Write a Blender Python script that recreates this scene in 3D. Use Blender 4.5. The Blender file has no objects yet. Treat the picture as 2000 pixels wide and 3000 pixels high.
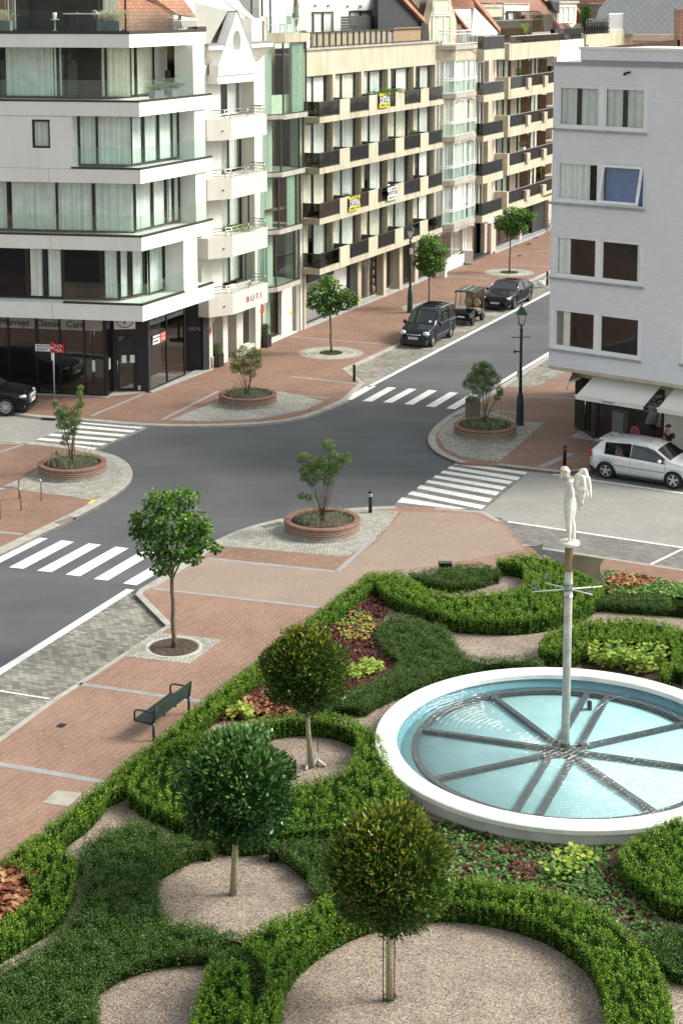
import bpy, bmesh, math, random
import numpy as np
from mathutils import Vector, Matrix
from mathutils.geometry import tessellate_polygon
random.seed(7); RNG = np.random.default_rng(11)
R = math.radians
SC = bpy.context.scene
COL = SC.collection
# ---------------------------------------------------------------- camera, light, exposure
CAMH = 17.5; FPX = 5050.0; PITCH = math.atan(770 / FPX)
cd = bpy.data.cameras.new('camera'); cam = bpy.data.objects.new('camera', cd); COL.objects.link(cam)
cam.location = (0, 0, CAMH); cam.rotation_euler = (math.pi / 2 - PITCH, 0, 0)
cd.sensor_fit = 'VERTICAL'; cd.sensor_height = 36; cd.sensor_width = 24
cd.lens = FPX / 3000 * 36; cd.shift_y = -730 / 3000; cd.clip_end = 2000
SC.camera = cam
SUN_EL, SUN_AZ = R(40), R(84)          # azimuth clockwise from +Y
w = bpy.data.worlds.new('World'); SC.world = w; w.use_nodes = True
nt = w.node_tree; nt.nodes.clear()
sky = nt.nodes.new('ShaderNodeTexSky'); sky.sky_type = 'NISHITA'; sky.sun_disc = False
sky.sun_elevation = SUN_EL; sky.sun_rotation = SUN_AZ; sky.dust_density = 3.0; sky.ozone_density = 1.0; sky.air_density = 0.9
bg = nt.nodes.new('ShaderNodeBackground'); bg.inputs[1].default_value = 0.13
wo = nt.nodes.new('ShaderNodeOutputWorld')
hs = nt.nodes.new('ShaderNodeHueSaturation'); hs.inputs['Saturation'].default_value = .22; nt.links.new(sky.outputs[0], hs.inputs['Color']); tn = nt.nodes.new('ShaderNodeMix'); tn.data_type = 'RGBA'; tn.blend_type = 'MULTIPLY'; tn.inputs[0].default_value = 1; tn.inputs[7].default_value = (.965, 1, .95, 1); nt.links.new(hs.outputs[0], tn.inputs[6]); nt.links.new(tn.outputs[2], bg.inputs[0]); nt.links.new(bg.outputs[0], wo.inputs[0])
sl = bpy.data.lights.new('sun', 'SUN'); sl.energy = 1.8; sl.angle = R(18); sl.color = (1.0, 0.94, 0.80)
so = bpy.data.objects.new('sun', sl); COL.objects.link(so)
so.rotation_euler = (math.pi / 2 - SUN_EL, 0, math.pi - SUN_AZ + 0)
sd = Vector((math.sin(SUN_AZ) * math.cos(SUN_EL), math.cos(SUN_AZ) * math.cos(SUN_EL), math.sin(SUN_EL)))
so.rotation_euler = sd.to_track_quat('Z', 'Y').to_euler(); so.location = sd * 100
SC.view_settings.view_transform = 'Standard'; SC.view_settings.look = 'None'
SC.view_settings.exposure = 1.02; SC.view_settings.gamma = 1.0
# ---------------------------------------------------------------- survey helpers
def ray(x, y):
    u = (x - 1000) / FPX; v = (y - 770) / FPX; c, s = math.cos(PITCH), math.sin(PITCH)
    return (u, c - v * s, -s - v * c)
def G(x, y, z=0.0):
    r = ray(x, y); t = (z - CAMH) / r[2]; return (r[0] * t, r[1] * t)
def V(ox, oy, k): return lambda a, b, z=0.0: G(ox + a * k, oy + b * k, z)
D = V(0, 0, 1.27551); Z2 = V(0, 600, .5102); Z6 = V(850, 700, .5102); Z8 = V(1200, 1050, .5102)
VA = V(300, 1350, .5102); VB = V(0, 1700, .44643); VC = V(0, 2300, .63776); VD = V(800, 2300, .76531)
VE = V(1000, 1550, .63776); VF = V(1000, 1900, .63776); VG = V(300, 1950, .63776); VH = V(650, 1650, .44643)
VI = V(1500, 1580, .31888); VJ = V(0, 1100, .5102); VK = V(0, 1200, .26786); VL = V(620, 1280, .31888)
Y3 = V(1250, 560, .2551); Y7 = V(1150, 780, .28699); Y6 = V(1650, 1050, .22321); Y1 = V(560, 800, .2551); VN = V(0, 900, .2551)
A = R(23.7); U = (math.sin(A), math.cos(A)); NN = (math.cos(A), -math.sin(A)); N0 = 38.4
def W(s, N): return (s * U[0] + (N - N0) * NN[0], s * U[1] + (N - N0) * NN[1])
# ---------------------------------------------------------------- materials
MT = {}
def lk(nt, a, b): nt.links.new(a, b)
def mat(name, col, rough=.6, var=.12, scale=3.0, bump=0.0, bscale=None, metal=0.0, spec=.5, col2=None, emit=0, coat=0, streak=0):
    if name in MT: return MT[name]
    m = bpy.data.materials.new(name); m.use_nodes = True; nt = m.node_tree; b = nt.nodes['Principled BSDF']
    b.inputs['Roughness'].default_value = rough; b.inputs['Metallic'].default_value = metal
    b.inputs['Specular IOR Level'].default_value = spec; b.inputs['Coat Weight'].default_value = coat
    tc = nt.nodes.new('ShaderNodeTexCoord')
    n = nt.nodes.new('ShaderNodeTexNoise'); n.inputs['Scale'].default_value = scale; n.inputs['Detail'].default_value = 5
    lk(nt, tc.outputs['Object'], n.inputs['Vector'])
    mx = nt.nodes.new('ShaderNodeMix'); mx.data_type = 'RGBA'
    c2 = col2 if col2 else tuple(min(1, c * (1 + var)) for c in col)
    c1 = col if col2 else tuple(c * (1 - var) for c in col)
    mx.inputs[6].default_value = (*c1, 1); mx.inputs[7].default_value = (*c2, 1)
    r = nt.nodes.new('ShaderNodeMapRange'); r.inputs[1].default_value = .3; r.inputs[2].default_value = .7
    lk(nt, n.outputs[0], r.inputs[0]); lk(nt, r.outputs[0], mx.inputs[0]); lk(nt, mx.outputs[2], b.inputs['Base Color'])
    if streak:
        mp_ = nt.nodes.new('ShaderNodeMapping'); mp_.inputs['Scale'].default_value = (2.2, 2.2, .22); lk(nt, tc.outputs['Object'], mp_.inputs[0]); n4 = nt.nodes.new('ShaderNodeTexNoise'); n4.inputs['Scale'].default_value = 1.5; n4.inputs['Detail'].default_value = 6; lk(nt, mp_.outputs[0], n4.inputs['Vector'])
        r4 = nt.nodes.new('ShaderNodeMapRange'); r4.inputs[1].default_value = .35; r4.inputs[2].default_value = .72; r4.inputs[3].default_value = 1; r4.inputs[4].default_value = 1 - streak; lk(nt, n4.outputs[0], r4.inputs[0])
        m4 = nt.nodes.new('ShaderNodeMix'); m4.data_type = 'RGBA'; m4.blend_type = 'MULTIPLY'; m4.inputs[0].default_value = 1; lk(nt, mx.outputs[2], m4.inputs[6]); lk(nt, r4.outputs[0], m4.inputs[7]); lk(nt, m4.outputs[2], b.inputs['Base Color'])
    if bump:
        n2 = nt.nodes.new('ShaderNodeTexNoise'); n2.inputs['Scale'].default_value = bscale or scale * 8; n2.inputs['Detail'].default_value = 4
        lk(nt, tc.outputs['Object'], n2.inputs['Vector'])
        bp = nt.nodes.new('ShaderNodeBump'); bp.inputs['Strength'].default_value = bump; bp.inputs['Distance'].default_value = .02
        lk(nt, n2.outputs[0], bp.inputs['Height']); lk(nt, bp.outputs[0], b.inputs['Normal'])
    if emit:
        b.inputs['Emission Color'].default_value = (*col, 1); b.inputs['Emission Strength'].default_value = emit
    MT[name] = m; return m
def glassm(name, tint, refl=1.0, ior=1.5, opac=0.0, opcol=(.02, .02, .02)):
    m = bpy.data.materials.new(name); m.use_nodes = True; nt = m.node_tree; nt.nodes.clear()
    o = nt.nodes.new('ShaderNodeOutputMaterial'); t = nt.nodes.new('ShaderNodeBsdfTransparent'); t.inputs[0].default_value = (*tint, 1)
    g = nt.nodes.new('ShaderNodeBsdfGlossy'); g.inputs['Roughness'].default_value = .02; g.inputs[0].default_value = (refl, refl, refl, 1)
    tc = nt.nodes.new('ShaderNodeTexCoord'); n = nt.nodes.new('ShaderNodeTexNoise'); n.inputs['Scale'].default_value = .9
    lk(nt, tc.outputs['Object'], n.inputs['Vector'])
    bp = nt.nodes.new('ShaderNodeBump'); bp.inputs['Strength'].default_value = .25; bp.inputs['Distance'].default_value = .02
    lk(nt, n.outputs[0], bp.inputs['Height']); lk(nt, bp.outputs[0], g.inputs['Normal'])
    lw = nt.nodes.new('ShaderNodeLayerWeight'); lw.inputs[0].default_value = .5; pw = nt.nodes.new('ShaderNodeMath'); pw.operation = 'POWER'; pw.inputs[1].default_value = 5; lk(nt, lw.outputs['Facing'], pw.inputs[0])
    f0 = ((ior - 1) / (ior + 1)) ** 2; f = nt.nodes.new('ShaderNodeMath'); f.operation = 'MULTIPLY_ADD'; f.inputs[1].default_value = 1 - f0; f.inputs[2].default_value = f0; lk(nt, pw.outputs[0], f.inputs[0])
    base = t.outputs[0]
    if opac:
        d = nt.nodes.new('ShaderNodeBsdfDiffuse'); d.inputs[0].default_value = (*opcol, 1)
        m0 = nt.nodes.new('ShaderNodeMixShader'); m0.inputs[0].default_value = opac
        lk(nt, t.outputs[0], m0.inputs[1]); lk(nt, d.outputs[0], m0.inputs[2]); base = m0.outputs[0]
    mx = nt.nodes.new('ShaderNodeMixShader'); lk(nt, f.outputs[0], mx.inputs[0]); lk(nt, base, mx.inputs[1]); lk(nt, g.outputs[0], mx.inputs[2])
    lk(nt, mx.outputs[0], o.inputs[0]); MT[name] = m; return m
def leafm(name, cols, rough=.45, trans=.25):
    "each leaf (mesh island) takes its own colour"
    m = bpy.data.materials.new(name); m.use_nodes = True; nt = m.node_tree; b = nt.nodes['Principled BSDF']
    ge = nt.nodes.new('ShaderNodeNewGeometry'); cr = nt.nodes.new('ShaderNodeValToRGB')
    lk(nt, ge.outputs['Random Per Island'], cr.inputs[0])
    while len(cr.color_ramp.elements) < len(cols): cr.color_ramp.elements.new(.5)
    for i, c in enumerate(cols):
        cr.color_ramp.elements[i].position = i / (len(cols) - 1); cr.color_ramp.elements[i].color = (*c, 1)
    lk(nt, cr.outputs[0], b.inputs['Base Color']); b.inputs['Roughness'].default_value = rough
    b.inputs['Specular IOR Level'].default_value = .35
    tr = nt.nodes.new('ShaderNodeBsdfTranslucent'); lk(nt, cr.outputs[0], tr.inputs[0])
    mx = nt.nodes.new('ShaderNodeMixShader'); mx.inputs[0].default_value = trans
    o = nt.nodes['Material Output']; lk(nt, b.outputs[0], mx.inputs[1]); lk(nt, tr.outputs[0], mx.inputs[2]); lk(nt, mx.outputs[0], o.inputs[0])
    MT[name] = m; return m
def brickm(name, c1, c2, mortar, bw, bh, ms=.012, ang=0.0, rough=.8, radial=False, stain=.25, bump=.3, off=.5, vert=False, sq=1.0):
    m = bpy.data.materials.new(name); m.use_nodes = True; nt = m.node_tree; b = nt.nodes['Principled BSDF']; b.inputs['Roughness'].default_value = rough
    tc = nt.nodes.new('ShaderNodeTexCoord'); src = tc.outputs['Object']
    if radial or vert == 'cyl':
        sx = nt.nodes.new('ShaderNodeSeparateXYZ'); lk(nt, src, sx.inputs[0])
        at = nt.nodes.new('ShaderNodeMath'); at.operation = 'ARCTAN2'; lk(nt, sx.outputs[1], at.inputs[0]); lk(nt, sx.outputs[0], at.inputs[1])
        cx = nt.nodes.new('ShaderNodeCombineXYZ')
        if radial:
            ln = nt.nodes.new('ShaderNodeVectorMath'); ln.operation = 'LENGTH'; lk(nt, src, ln.inputs[0])
            fl = nt.nodes.new('ShaderNodeMath'); fl.operation = 'SNAP'; fl.inputs[1].default_value = bh; lk(nt, ln.outputs['Value'], fl.inputs[0])
            mu = nt.nodes.new('ShaderNodeMath'); mu.operation = 'MULTIPLY'; lk(nt, at.outputs[0], mu.inputs[0]); lk(nt, fl.outputs[0], mu.inputs[1])
            lk(nt, mu.outputs[0], cx.inputs[0]); lk(nt, ln.outputs['Value'], cx.inputs[1])
        else:
            mu = nt.nodes.new('ShaderNodeMath'); mu.operation = 'MULTIPLY'; lk(nt, at.outputs[0], mu.inputs[0]); mu.inputs[1].default_value = 1.3
            lk(nt, mu.outputs[0], cx.inputs[0]); lk(nt, sx.outputs[2], cx.inputs[1])
        src = cx.outputs[0]
    else:
        mp = nt.nodes.new('ShaderNodeMapping'); mp.vector_type = 'POINT'
        if vert:
            mp.inputs['Rotation'].default_value = (0, 0, -ang); lk(nt, src, mp.inputs[0])
            sx = nt.nodes.new('ShaderNodeSeparateXYZ'); lk(nt, mp.outputs[0], sx.inputs[0]); cx = nt.nodes.new('ShaderNodeCombineXYZ')
            lk(nt, sx.outputs[0], cx.inputs[0]); lk(nt, sx.outputs[2], cx.inputs[1]); src = cx.outputs[0]
        else:
            mp.inputs['Rotation'].default_value = (0, 0, ang); lk(nt, src, mp.inputs[0]); src = mp.outputs[0]
    br = nt.nodes.new('ShaderNodeTexBrick'); lk(nt, src, br.inputs['Vector'])
    br.inputs['Scale'].default_value = 1.0; br.inputs['Brick Width'].default_value = bw; br.inputs['Row Height'].default_value = bh
    br.inputs['Mortar Size'].default_value = ms; br.inputs['Mortar Smooth'].default_value = .3; br.offset = off
    br.inputs['Color1'].default_value = (*c1, 1); br.inputs['Color2'].default_value = (*c2, 1); br.inputs['Mortar'].default_value = (*mortar, 1)
    n = nt.nodes.new('ShaderNodeTexNoise'); n.inputs['Scale'].default_value = .55; n.inputs['Detail'].default_value = 8; n.inputs['Roughness'].default_value = .65
    lk(nt, tc.outputs['Object'], n.inputs['Vector'])
    r = nt.nodes.new('ShaderNodeMapRange'); r.inputs[1].default_value = .3; r.inputs[2].default_value = .7; r.inputs[3].default_value = 1 - stain; r.inputs[4].default_value = 1 + stain * .6
    lk(nt, n.outputs[0], r.inputs[0])
    mx = nt.nodes.new('ShaderNodeMix'); mx.data_type = 'RGBA'; mx.blend_type = 'MULTIPLY'; mx.inputs[0].default_value = 1
    lk(nt, br.outputs[0], mx.inputs[6]); lk(nt, r.outputs[0], mx.inputs[7]); lk(nt, mx.outputs[2], b.inputs['Base Color'])
    # small pale flecks (bird lime, sand)
    if not vert:
        n3 = nt.nodes.new('ShaderNodeTexNoise'); n3.inputs['Scale'].default_value = 9; n3.inputs['Detail'].default_value = 3
        lk(nt, tc.outputs['Object'], n3.inputs['Vector'])
        r3 = nt.nodes.new('ShaderNodeMapRange'); r3.inputs[1].default_value = .70; r3.inputs[2].default_value = .74; r3.inputs[4].default_value = .6
        lk(nt, n3.outputs[0], r3.inputs[0])
        m3 = nt.nodes.new('ShaderNodeMix'); m3.data_type = 'RGBA'; m3.inputs[7].default_value = (.6, .57, .53, 1)
        lk(nt, r3.outputs[0], m3.inputs[0]); lk(nt, mx.outputs[2], m3.inputs[6]); lk(nt, m3.outputs[2], b.inputs['Base Color'])
    if bump:
        bp = nt.nodes.new('ShaderNodeBump'); bp.inputs['Strength'].default_value = bump; bp.inputs['Distance'].default_value = .01; bp.invert = True
        lk(nt, br.outputs['Fac'], bp.inputs['Height']); lk(nt, bp.outputs[0], b.inputs['Normal'])
    MT[name] = m; return m
def gravelm(name, cols, cell=.022):
    m = bpy.data.materials.new(name); m.use_nodes = True; nt = m.node_tree; b = nt.nodes['Principled BSDF']; b.inputs['Roughness'].default_value = .85
    tc = nt.nodes.new('ShaderNodeTexCoord'); v = nt.nodes.new('ShaderNodeTexVoronoi'); v.inputs['Scale'].default_value = 1 / cell
    lk(nt, tc.outputs['Object'], v.inputs['Vector'])
    sp = nt.nodes.new('ShaderNodeSeparateColor'); lk(nt, v.outputs['Color'], sp.inputs[0])
    cr = nt.nodes.new('ShaderNodeValToRGB'); lk(nt, sp.outputs[0], cr.inputs[0])
    while len(cr.color_ramp.elements) < len(cols): cr.color_ramp.elements.new(.5)
    for i, c in enumerate(cols):
        cr.color_ramp.elements[i].position = i / (len(cols) - 1); cr.color_ramp.elements[i].color = (*c, 1)
    n = nt.nodes.new('ShaderNodeTexNoise'); n.inputs['Scale'].default_value = 1.3; n.inputs['Detail'].default_value = 6
    lk(nt, tc.outputs['Object'], n.inputs['Vector'])
    r = nt.nodes.new('ShaderNodeMapRange'); r.inputs[1].default_value = .3; r.inputs[2].default_value = .7; r.inputs[3].default_value = .72; r.inputs[4].default_value = 1.12
    lk(nt, n.outputs[0], r.inputs[0])
    mx = nt.nodes.new('ShaderNodeMix'); mx.data_type = 'RGBA'; mx.blend_type = 'MULTIPLY'; mx.inputs[0].default_value = 1
    lk(nt, cr.outputs[0], mx.inputs[6]); lk(nt, r.outputs[0], mx.inputs[7]); lk(nt, mx.outputs[2], b.inputs['Base Color'])
    bp = nt.nodes.new('ShaderNodeBump'); bp.inputs['Strength'].default_value = .9; bp.inputs['Distance'].default_value = .012; bp.invert = True
    lk(nt, v.outputs['Distance'], bp.inputs['Height']); lk(nt, bp.outputs[0], b.inputs['Normal'])
    MT[name] = m; return m
SA = R(66.3)
M_ = MT
brickm('pave_red', (.215, .118, .084), (.265, .152, .114), (.25, .19, .145), .20, .10, .006, -SA, stain=.22)
brickm('pave_pink', (.25, .143, .105), (.29, .172, .130), (.34, .25, .195), .34, .17, .008, -SA, stain=.2)
brickm('pave_tan', (.27, .195, .155), (.31, .225, .18), (.32, .26, .215), .20, .07, .007, -SA, stain=.12)
brickm('cobble', (.16, .145, .125), (.34, .32, .29), (.13, .12, .10), .22, .14, .012, -SA + R(90), stain=.3, bump=.6)
brickm('cobble_white', (.28, .27, .24), (.47, .455, .41), (.22, .21, .185), .12, .11, .012, radial=True, stain=.25, bump=.5)
brickm('paver_grey', (.27, .26, .245), (.31, .30, .285), (.29, .28, .26), .22, .11, .006, R(28), stain=.12, bump=.15)
brickm('paver_dark', (.15, .14, .135), (.24, .23, .22), (.12, .115, .11), .22, .11, .010, R(28), stain=.3, bump=.5)
brickm('planter_brick', (.075, .026, .019), (.125, .043, .03), (.33, .26, .2), .105, .075, .016, vert='cyl', stain=.3, bump=.5)
brickm('white_brick', (.71, .71, .755), (.76, .76, .80), (.63, .63, .67), .22, .065, .007, R(-37.7), vert=True, stain=.05, bump=.35)
brickm('tan_brick', (.50, .36, .27), (.62, .47, .36), (.60, .52, .44), .2, .065, .008, SA, vert=True, stain=.1)
brickm('red_brick', (.27, .10, .07), (.36, .15, .10), (.45, .36, .30), .2, .065, .008, SA, vert=True, stain=.15)
brickm('pale_brick', (.62, .59, .55), (.70, .67, .62), (.5, .47, .43), .2, .065, .008, SA, vert=True, stain=.08)
brickm('roof_tile', (.42, .19, .12), (.52, .26, .17), (.25, .12, .08), .25, .16, .015, SA, vert=True, stain=.2)
brickm('roof_tile_dark', (.20, .15, .12), (.27, .20, .16), (.1, .08, .07), .25, .16, .02, SA, vert=True, stain=.2)
gravelm('gravel', [(.07, .05, .04), (.21, .155, .12), (.34, .26, .205), (.45, .36, .29), (.62, .54, .47)], .017)
gravelm('soil', [(.02, .013, .009), (.045, .03, .02), (.075, .05, .035), (.12, .085, .06)], .05)
def asphaltm():
    m = mat('asphalt', (.090, .092, .100), .85, .20, .30, .5, 60)
    nt = m.node_tree; b = nt.nodes['Principled BSDF']; prev = b.inputs['Base Color'].links[0].from_socket
    tc = nt.nodes['Texture Coordinate']
    n = nt.nodes.new('ShaderNodeTexNoise'); n.inputs['Scale'].default_value = 55; n.inputs['Detail'].default_value = 2; lk(nt, tc.outputs['Object'], n.inputs['Vector'])
    r = nt.nodes.new('ShaderNodeMapRange'); r.inputs[1].default_value = .3; r.inputs[2].default_value = .7; r.inputs[3].default_value = .8; r.inputs[4].default_value = 1.25; lk(nt, n.outputs[0], r.inputs[0])
    mx = nt.nodes.new('ShaderNodeMix'); mx.data_type = 'RGBA'; mx.blend_type = 'MULTIPLY'; mx.inputs[0].default_value = 1; lk(nt, prev, mx.inputs[6]); lk(nt, r.outputs[0], mx.inputs[7])
    mp = nt.nodes.new('ShaderNodeMapping'); mp.inputs['Rotation'].default_value = (0, 0, -SA); mp.inputs['Scale'].default_value = (.05, 1.1, 1); lk(nt, tc.outputs['Object'], mp.inputs[0])
    n2 = nt.nodes.new('ShaderNodeTexNoise'); n2.inputs['Scale'].default_value = 1; n2.inputs['Detail'].default_value = 3; lk(nt, mp.outputs[0], n2.inputs['Vector'])
    r2 = nt.nodes.new('ShaderNodeMapRange'); r2.inputs[1].default_value = .35; r2.inputs[2].default_value = .65; r2.inputs[3].default_value = .94; r2.inputs[4].default_value = 1.06; lk(nt, n2.outputs[0], r2.inputs[0])
    m2 = nt.nodes.new('ShaderNodeMix'); m2.data_type = 'RGBA'; m2.blend_type = 'MULTIPLY'; m2.inputs[0].default_value = 1; lk(nt, mx.outputs[2], m2.inputs[6]); lk(nt, r2.outputs[0], m2.inputs[7])
    lk(nt, m2.outputs[2], b.inputs['Base Color'])
asphaltm()
mat('paint_white', (.74, .74, .72), .6, .12, 9); mat('kerb', (.36, .345, .31), .85, .2, 2.5, .4, 40); mat('band_grey', (.30, .30, .31), .8, .12, 3)
mat('footing', (.22, .21, .185), .9, .35, 9, .6, 25); mat('setts_edge', (.47, .455, .42), .85, .2, 6, .4, 30); mat('stone_grey', (.33, .335, .345), .6, .15, 3)
mat('render_white', (.77, .76, .73), .75, .03, .6, streak=.05); mat('render_cream', (.61, .59, .53), .8, .04, .6, streak=.07); mat('white_metal', (.8, .8, .8), .35, .03)
mat('concrete_beige', (.50, .445, .335), .85, .10, .9, .15, 20, streak=.32); mat('concrete_cream', (.52, .475, .36), .85, .1, .9, streak=.25); mat('concrete_grey', (.43, .40, .36), .85, .12, 1, streak=.3)
mat('brown_frame', (.035, .025, .02), .4, .1); mat('black_frame', (.012, .013, .014), .3, .1); mat('dark_metal', (.03, .032, .035), .35, .15); mat('interior', (.03, .027, .024), .9, .3, 1.2)
mat('interior_tan', (.30, .21, .13), .8, .3, 1.5); mat('curtain_white', (.86, .87, .84), .9, .08, 2); mat('curtain_grey', (.66, .68, .66), .9, .1, 2); mat('curtain_cream', (.86, .83, .70), .9, .08, 2); mat('blind', (.50, .56, .48), .8, .15, 6); mat('curtain_green', (.80, .86, .82), .9, .1, 2)
mat('lamp_green', (.018, .045, .04), .35, .15); mat('bark', (.13, .105, .07), .9, .35, 14, .8, 50); mat('bark_pale', (.30, .29, .17), .9, .35, 18, .6, 50); mat('twig', (.12, .09, .07), .9, .3)
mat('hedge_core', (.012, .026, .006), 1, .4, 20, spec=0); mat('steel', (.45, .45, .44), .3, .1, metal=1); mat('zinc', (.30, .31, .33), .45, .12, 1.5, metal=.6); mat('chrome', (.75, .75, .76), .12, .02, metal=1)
mat('bronze', (.30, .25, .15), .45, .3, 4, metal=.7); mat('vane', (.26, .23, .16), .5, .25, 3, metal=.5); mat('rubber', (.012, .012, .013), .8, .2, 6); mat('black_paint', (.003, .004, .006), .12, .05, spec=.35); mat('navy_paint', (.006, .010, .018), .12, .05, spec=.4)
mat('silver_paint', (.66, .68, .71), .25, .03, metal=.4, coat=.8); mat('plastic_black', (.015, .015, .016), .5, .1); mat('alloy', (.55, .55, .57), .25, .05, metal=.9)
mat('plate_white', (.8, .8, .8), .4, .02); mat('plate_red', (.45, .02, .04), .5, .02); mat('red_lamp', (.5, .015, .01), .2, .1); mat('lens', (.6, .62, .65), .12, .05, metal=.3); mat('skin', (.36, .20, .13), .55, .1, 8); mat('cloth_black', (.012, .013, .016), .9, .2); mat('cloth_white', (.7, .72, .76), .9, .05)
mat('cream_seat', (.42, .34, .22), .6, .08); mat('bench_green', (.02, .034, .03), .45, .3, 8, .3, 30); mat('awning', (.80, .77, .74), .8, .03, .5); mat('yellow_sign', (.85, .72, .02), .5, .02); mat('sign_dark', (.02, .025, .05), .5, .05); mat('text_dark', (.02, .02, .02), .6, 0); mat('text_white', (.8, .8, .8), .6, 0); mat('text_red', (.30, .04, .03), .6, 0)
mat('red_dot', (.42, .07, .04), .6, .05); mat('slate', (.36, .39, .42), .6, .08, 2); mat('black_clad', (.02, .022, .027), .6, .15); mat('tile_ridge', (.5, .3, .2), .8, .2, 3); mat('wood_brown', (.20, .12, .07), .7, .2, 5); mat('wood_grey', (.20, .17, .13), .8, .25, 8); mat('reed', (.38, .27, .17), .9, .3, 10)
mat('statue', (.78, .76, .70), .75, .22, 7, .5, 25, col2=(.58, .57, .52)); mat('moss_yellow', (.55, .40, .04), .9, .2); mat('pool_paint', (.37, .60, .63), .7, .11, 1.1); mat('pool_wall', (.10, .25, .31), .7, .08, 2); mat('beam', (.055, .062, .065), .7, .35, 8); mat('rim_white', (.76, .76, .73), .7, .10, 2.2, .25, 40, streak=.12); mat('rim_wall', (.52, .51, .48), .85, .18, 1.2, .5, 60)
mat('petal_red', (.5, .02, .03), .6, .2); mat('petal_pink', (.7, .2, .3), .6, .2); mat('seat_white', (.8, .8, .78), .5, .02); mat('pot_grey', (.16, .17, .18), .7, .1); mat('lantern_glass', (.62, .64, .60), .25, .03); mat('yellow_paint', (.75, .6, .05), .6, .1)
mat('shutter_white', (.72, .72, .70), .6, .05, 2); mat('purple_sign', (.12, .08, .3), .5, .1); mat('green_sign', (.15, .6, .1), .5, .1); mat('marble', (.5, .44, .38), .4, .15, 4); mat('orange', (.7, .12, .02), .5, .05); mat('blue', (.02, .05, .4), .5, .05); mat('wax_bag', (.75, .76, .78), .3, .1); mat('warm_lamp', (1, .62, .2), .5, 0, emit=3)
glassm('glass_clear', (.91, .965, .94), ior=1.55); glassm('glass_win', (.93, .97, .95), ior=1.6); glassm('glass_green', (.66, .80, .74), ior=1.7); glassm('glass_smoke', (.22, .20, .18), ior=1.7); glassm('glass_dark', (.05, .06, .08), ior=1.4, opac=.8, opcol=(.012, .013, .016)); glassm('glass_brown', (.35, .28, .2), ior=1.6, opac=.3, opcol=(.12, .09, .06)); glassm('glass_shop', (.55, .58, .58), ior=1.8)
glassm('glass_car', (.35, .38, .42), ior=1.8)
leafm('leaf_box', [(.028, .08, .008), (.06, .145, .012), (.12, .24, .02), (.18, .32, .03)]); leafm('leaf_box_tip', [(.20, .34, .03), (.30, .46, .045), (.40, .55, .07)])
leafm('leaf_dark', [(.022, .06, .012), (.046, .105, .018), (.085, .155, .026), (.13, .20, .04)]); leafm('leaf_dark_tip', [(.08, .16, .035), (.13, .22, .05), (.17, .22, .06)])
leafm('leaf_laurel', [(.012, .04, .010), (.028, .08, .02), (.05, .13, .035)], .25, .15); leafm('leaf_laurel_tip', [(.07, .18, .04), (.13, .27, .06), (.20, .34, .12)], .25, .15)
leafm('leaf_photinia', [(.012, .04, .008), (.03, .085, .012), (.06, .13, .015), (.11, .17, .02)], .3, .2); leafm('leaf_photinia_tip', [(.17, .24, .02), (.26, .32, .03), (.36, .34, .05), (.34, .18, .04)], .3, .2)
leafm('leaf_linden', [(.012, .045, .010), (.03, .09, .015), (.07, .17, .02), (.15, .29, .04)], .4, .3); leafm('leaf_linden_lit', [(.12, .26, .03), (.24, .42, .06)], .4, .3)
leafm('leaf_shrub', [(.03, .09, .02), (.07, .16, .035), (.15, .25, .05)], .5, .3); leafm('leaf_shrub_lit', [(.20, .30, .06), (.34, .38, .09)], .5, .3)
leafm('leaf_herb', [(.10, .16, .08), (.18, .25, .14), (.28, .34, .2), (.33, .33, .2)], .7, .2); leafm('leaf_lime', [(.20, .32, .04), (.34, .46, .07), (.46, .54, .12)], .6, .3)
leafm('leaf_rust', [(.12, .04, .02), (.30, .11, .05), (.46, .21, .10), (.58, .36, .17)], .6, .2); leafm('leaf_wine', [(.05, .02, .015), (.10, .03, .025), (.20, .03, .03), (.12, .06, .04)], .6, .1); leafm('leaf_mid', [(.05, .15, .03), (.10, .24, .05), (.17, .32, .07)], .5, .2)
leafm('leaf_plume', [(.6, .55, .4), (.75, .7, .55), (.5, .4, .28)], .8, .3)
leafm('moss', [(.07, .10, .03), (.12, .15, .04), (.16, .15, .07)], .9, .1)
def wear():
    nt = MT['paint_white'].node_tree; b = nt.nodes['Principled BSDF']; prev = b.inputs['Base Color'].links[0].from_socket; tc = nt.nodes['Texture Coordinate']
    n = nt.nodes.new('ShaderNodeTexNoise'); n.inputs['Scale'].default_value = 7; n.inputs['Detail'].default_value = 9; n.inputs['Roughness'].default_value = .75; lk(nt, tc.outputs['Object'], n.inputs['Vector'])
    r = nt.nodes.new('ShaderNodeMapRange'); r.inputs[1].default_value = .56; r.inputs[2].default_value = .68; r.inputs[4].default_value = .75; lk(nt, n.outputs[0], r.inputs[0])
    m = nt.nodes.new('ShaderNodeMix'); m.data_type = 'RGBA'; m.inputs[7].default_value = (.22, .22, .21, 1); lk(nt, r.outputs[0], m.inputs[0]); lk(nt, prev, m.inputs[6]); lk(nt, m.outputs[2], b.inputs['Base Color'])
wear()
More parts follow.
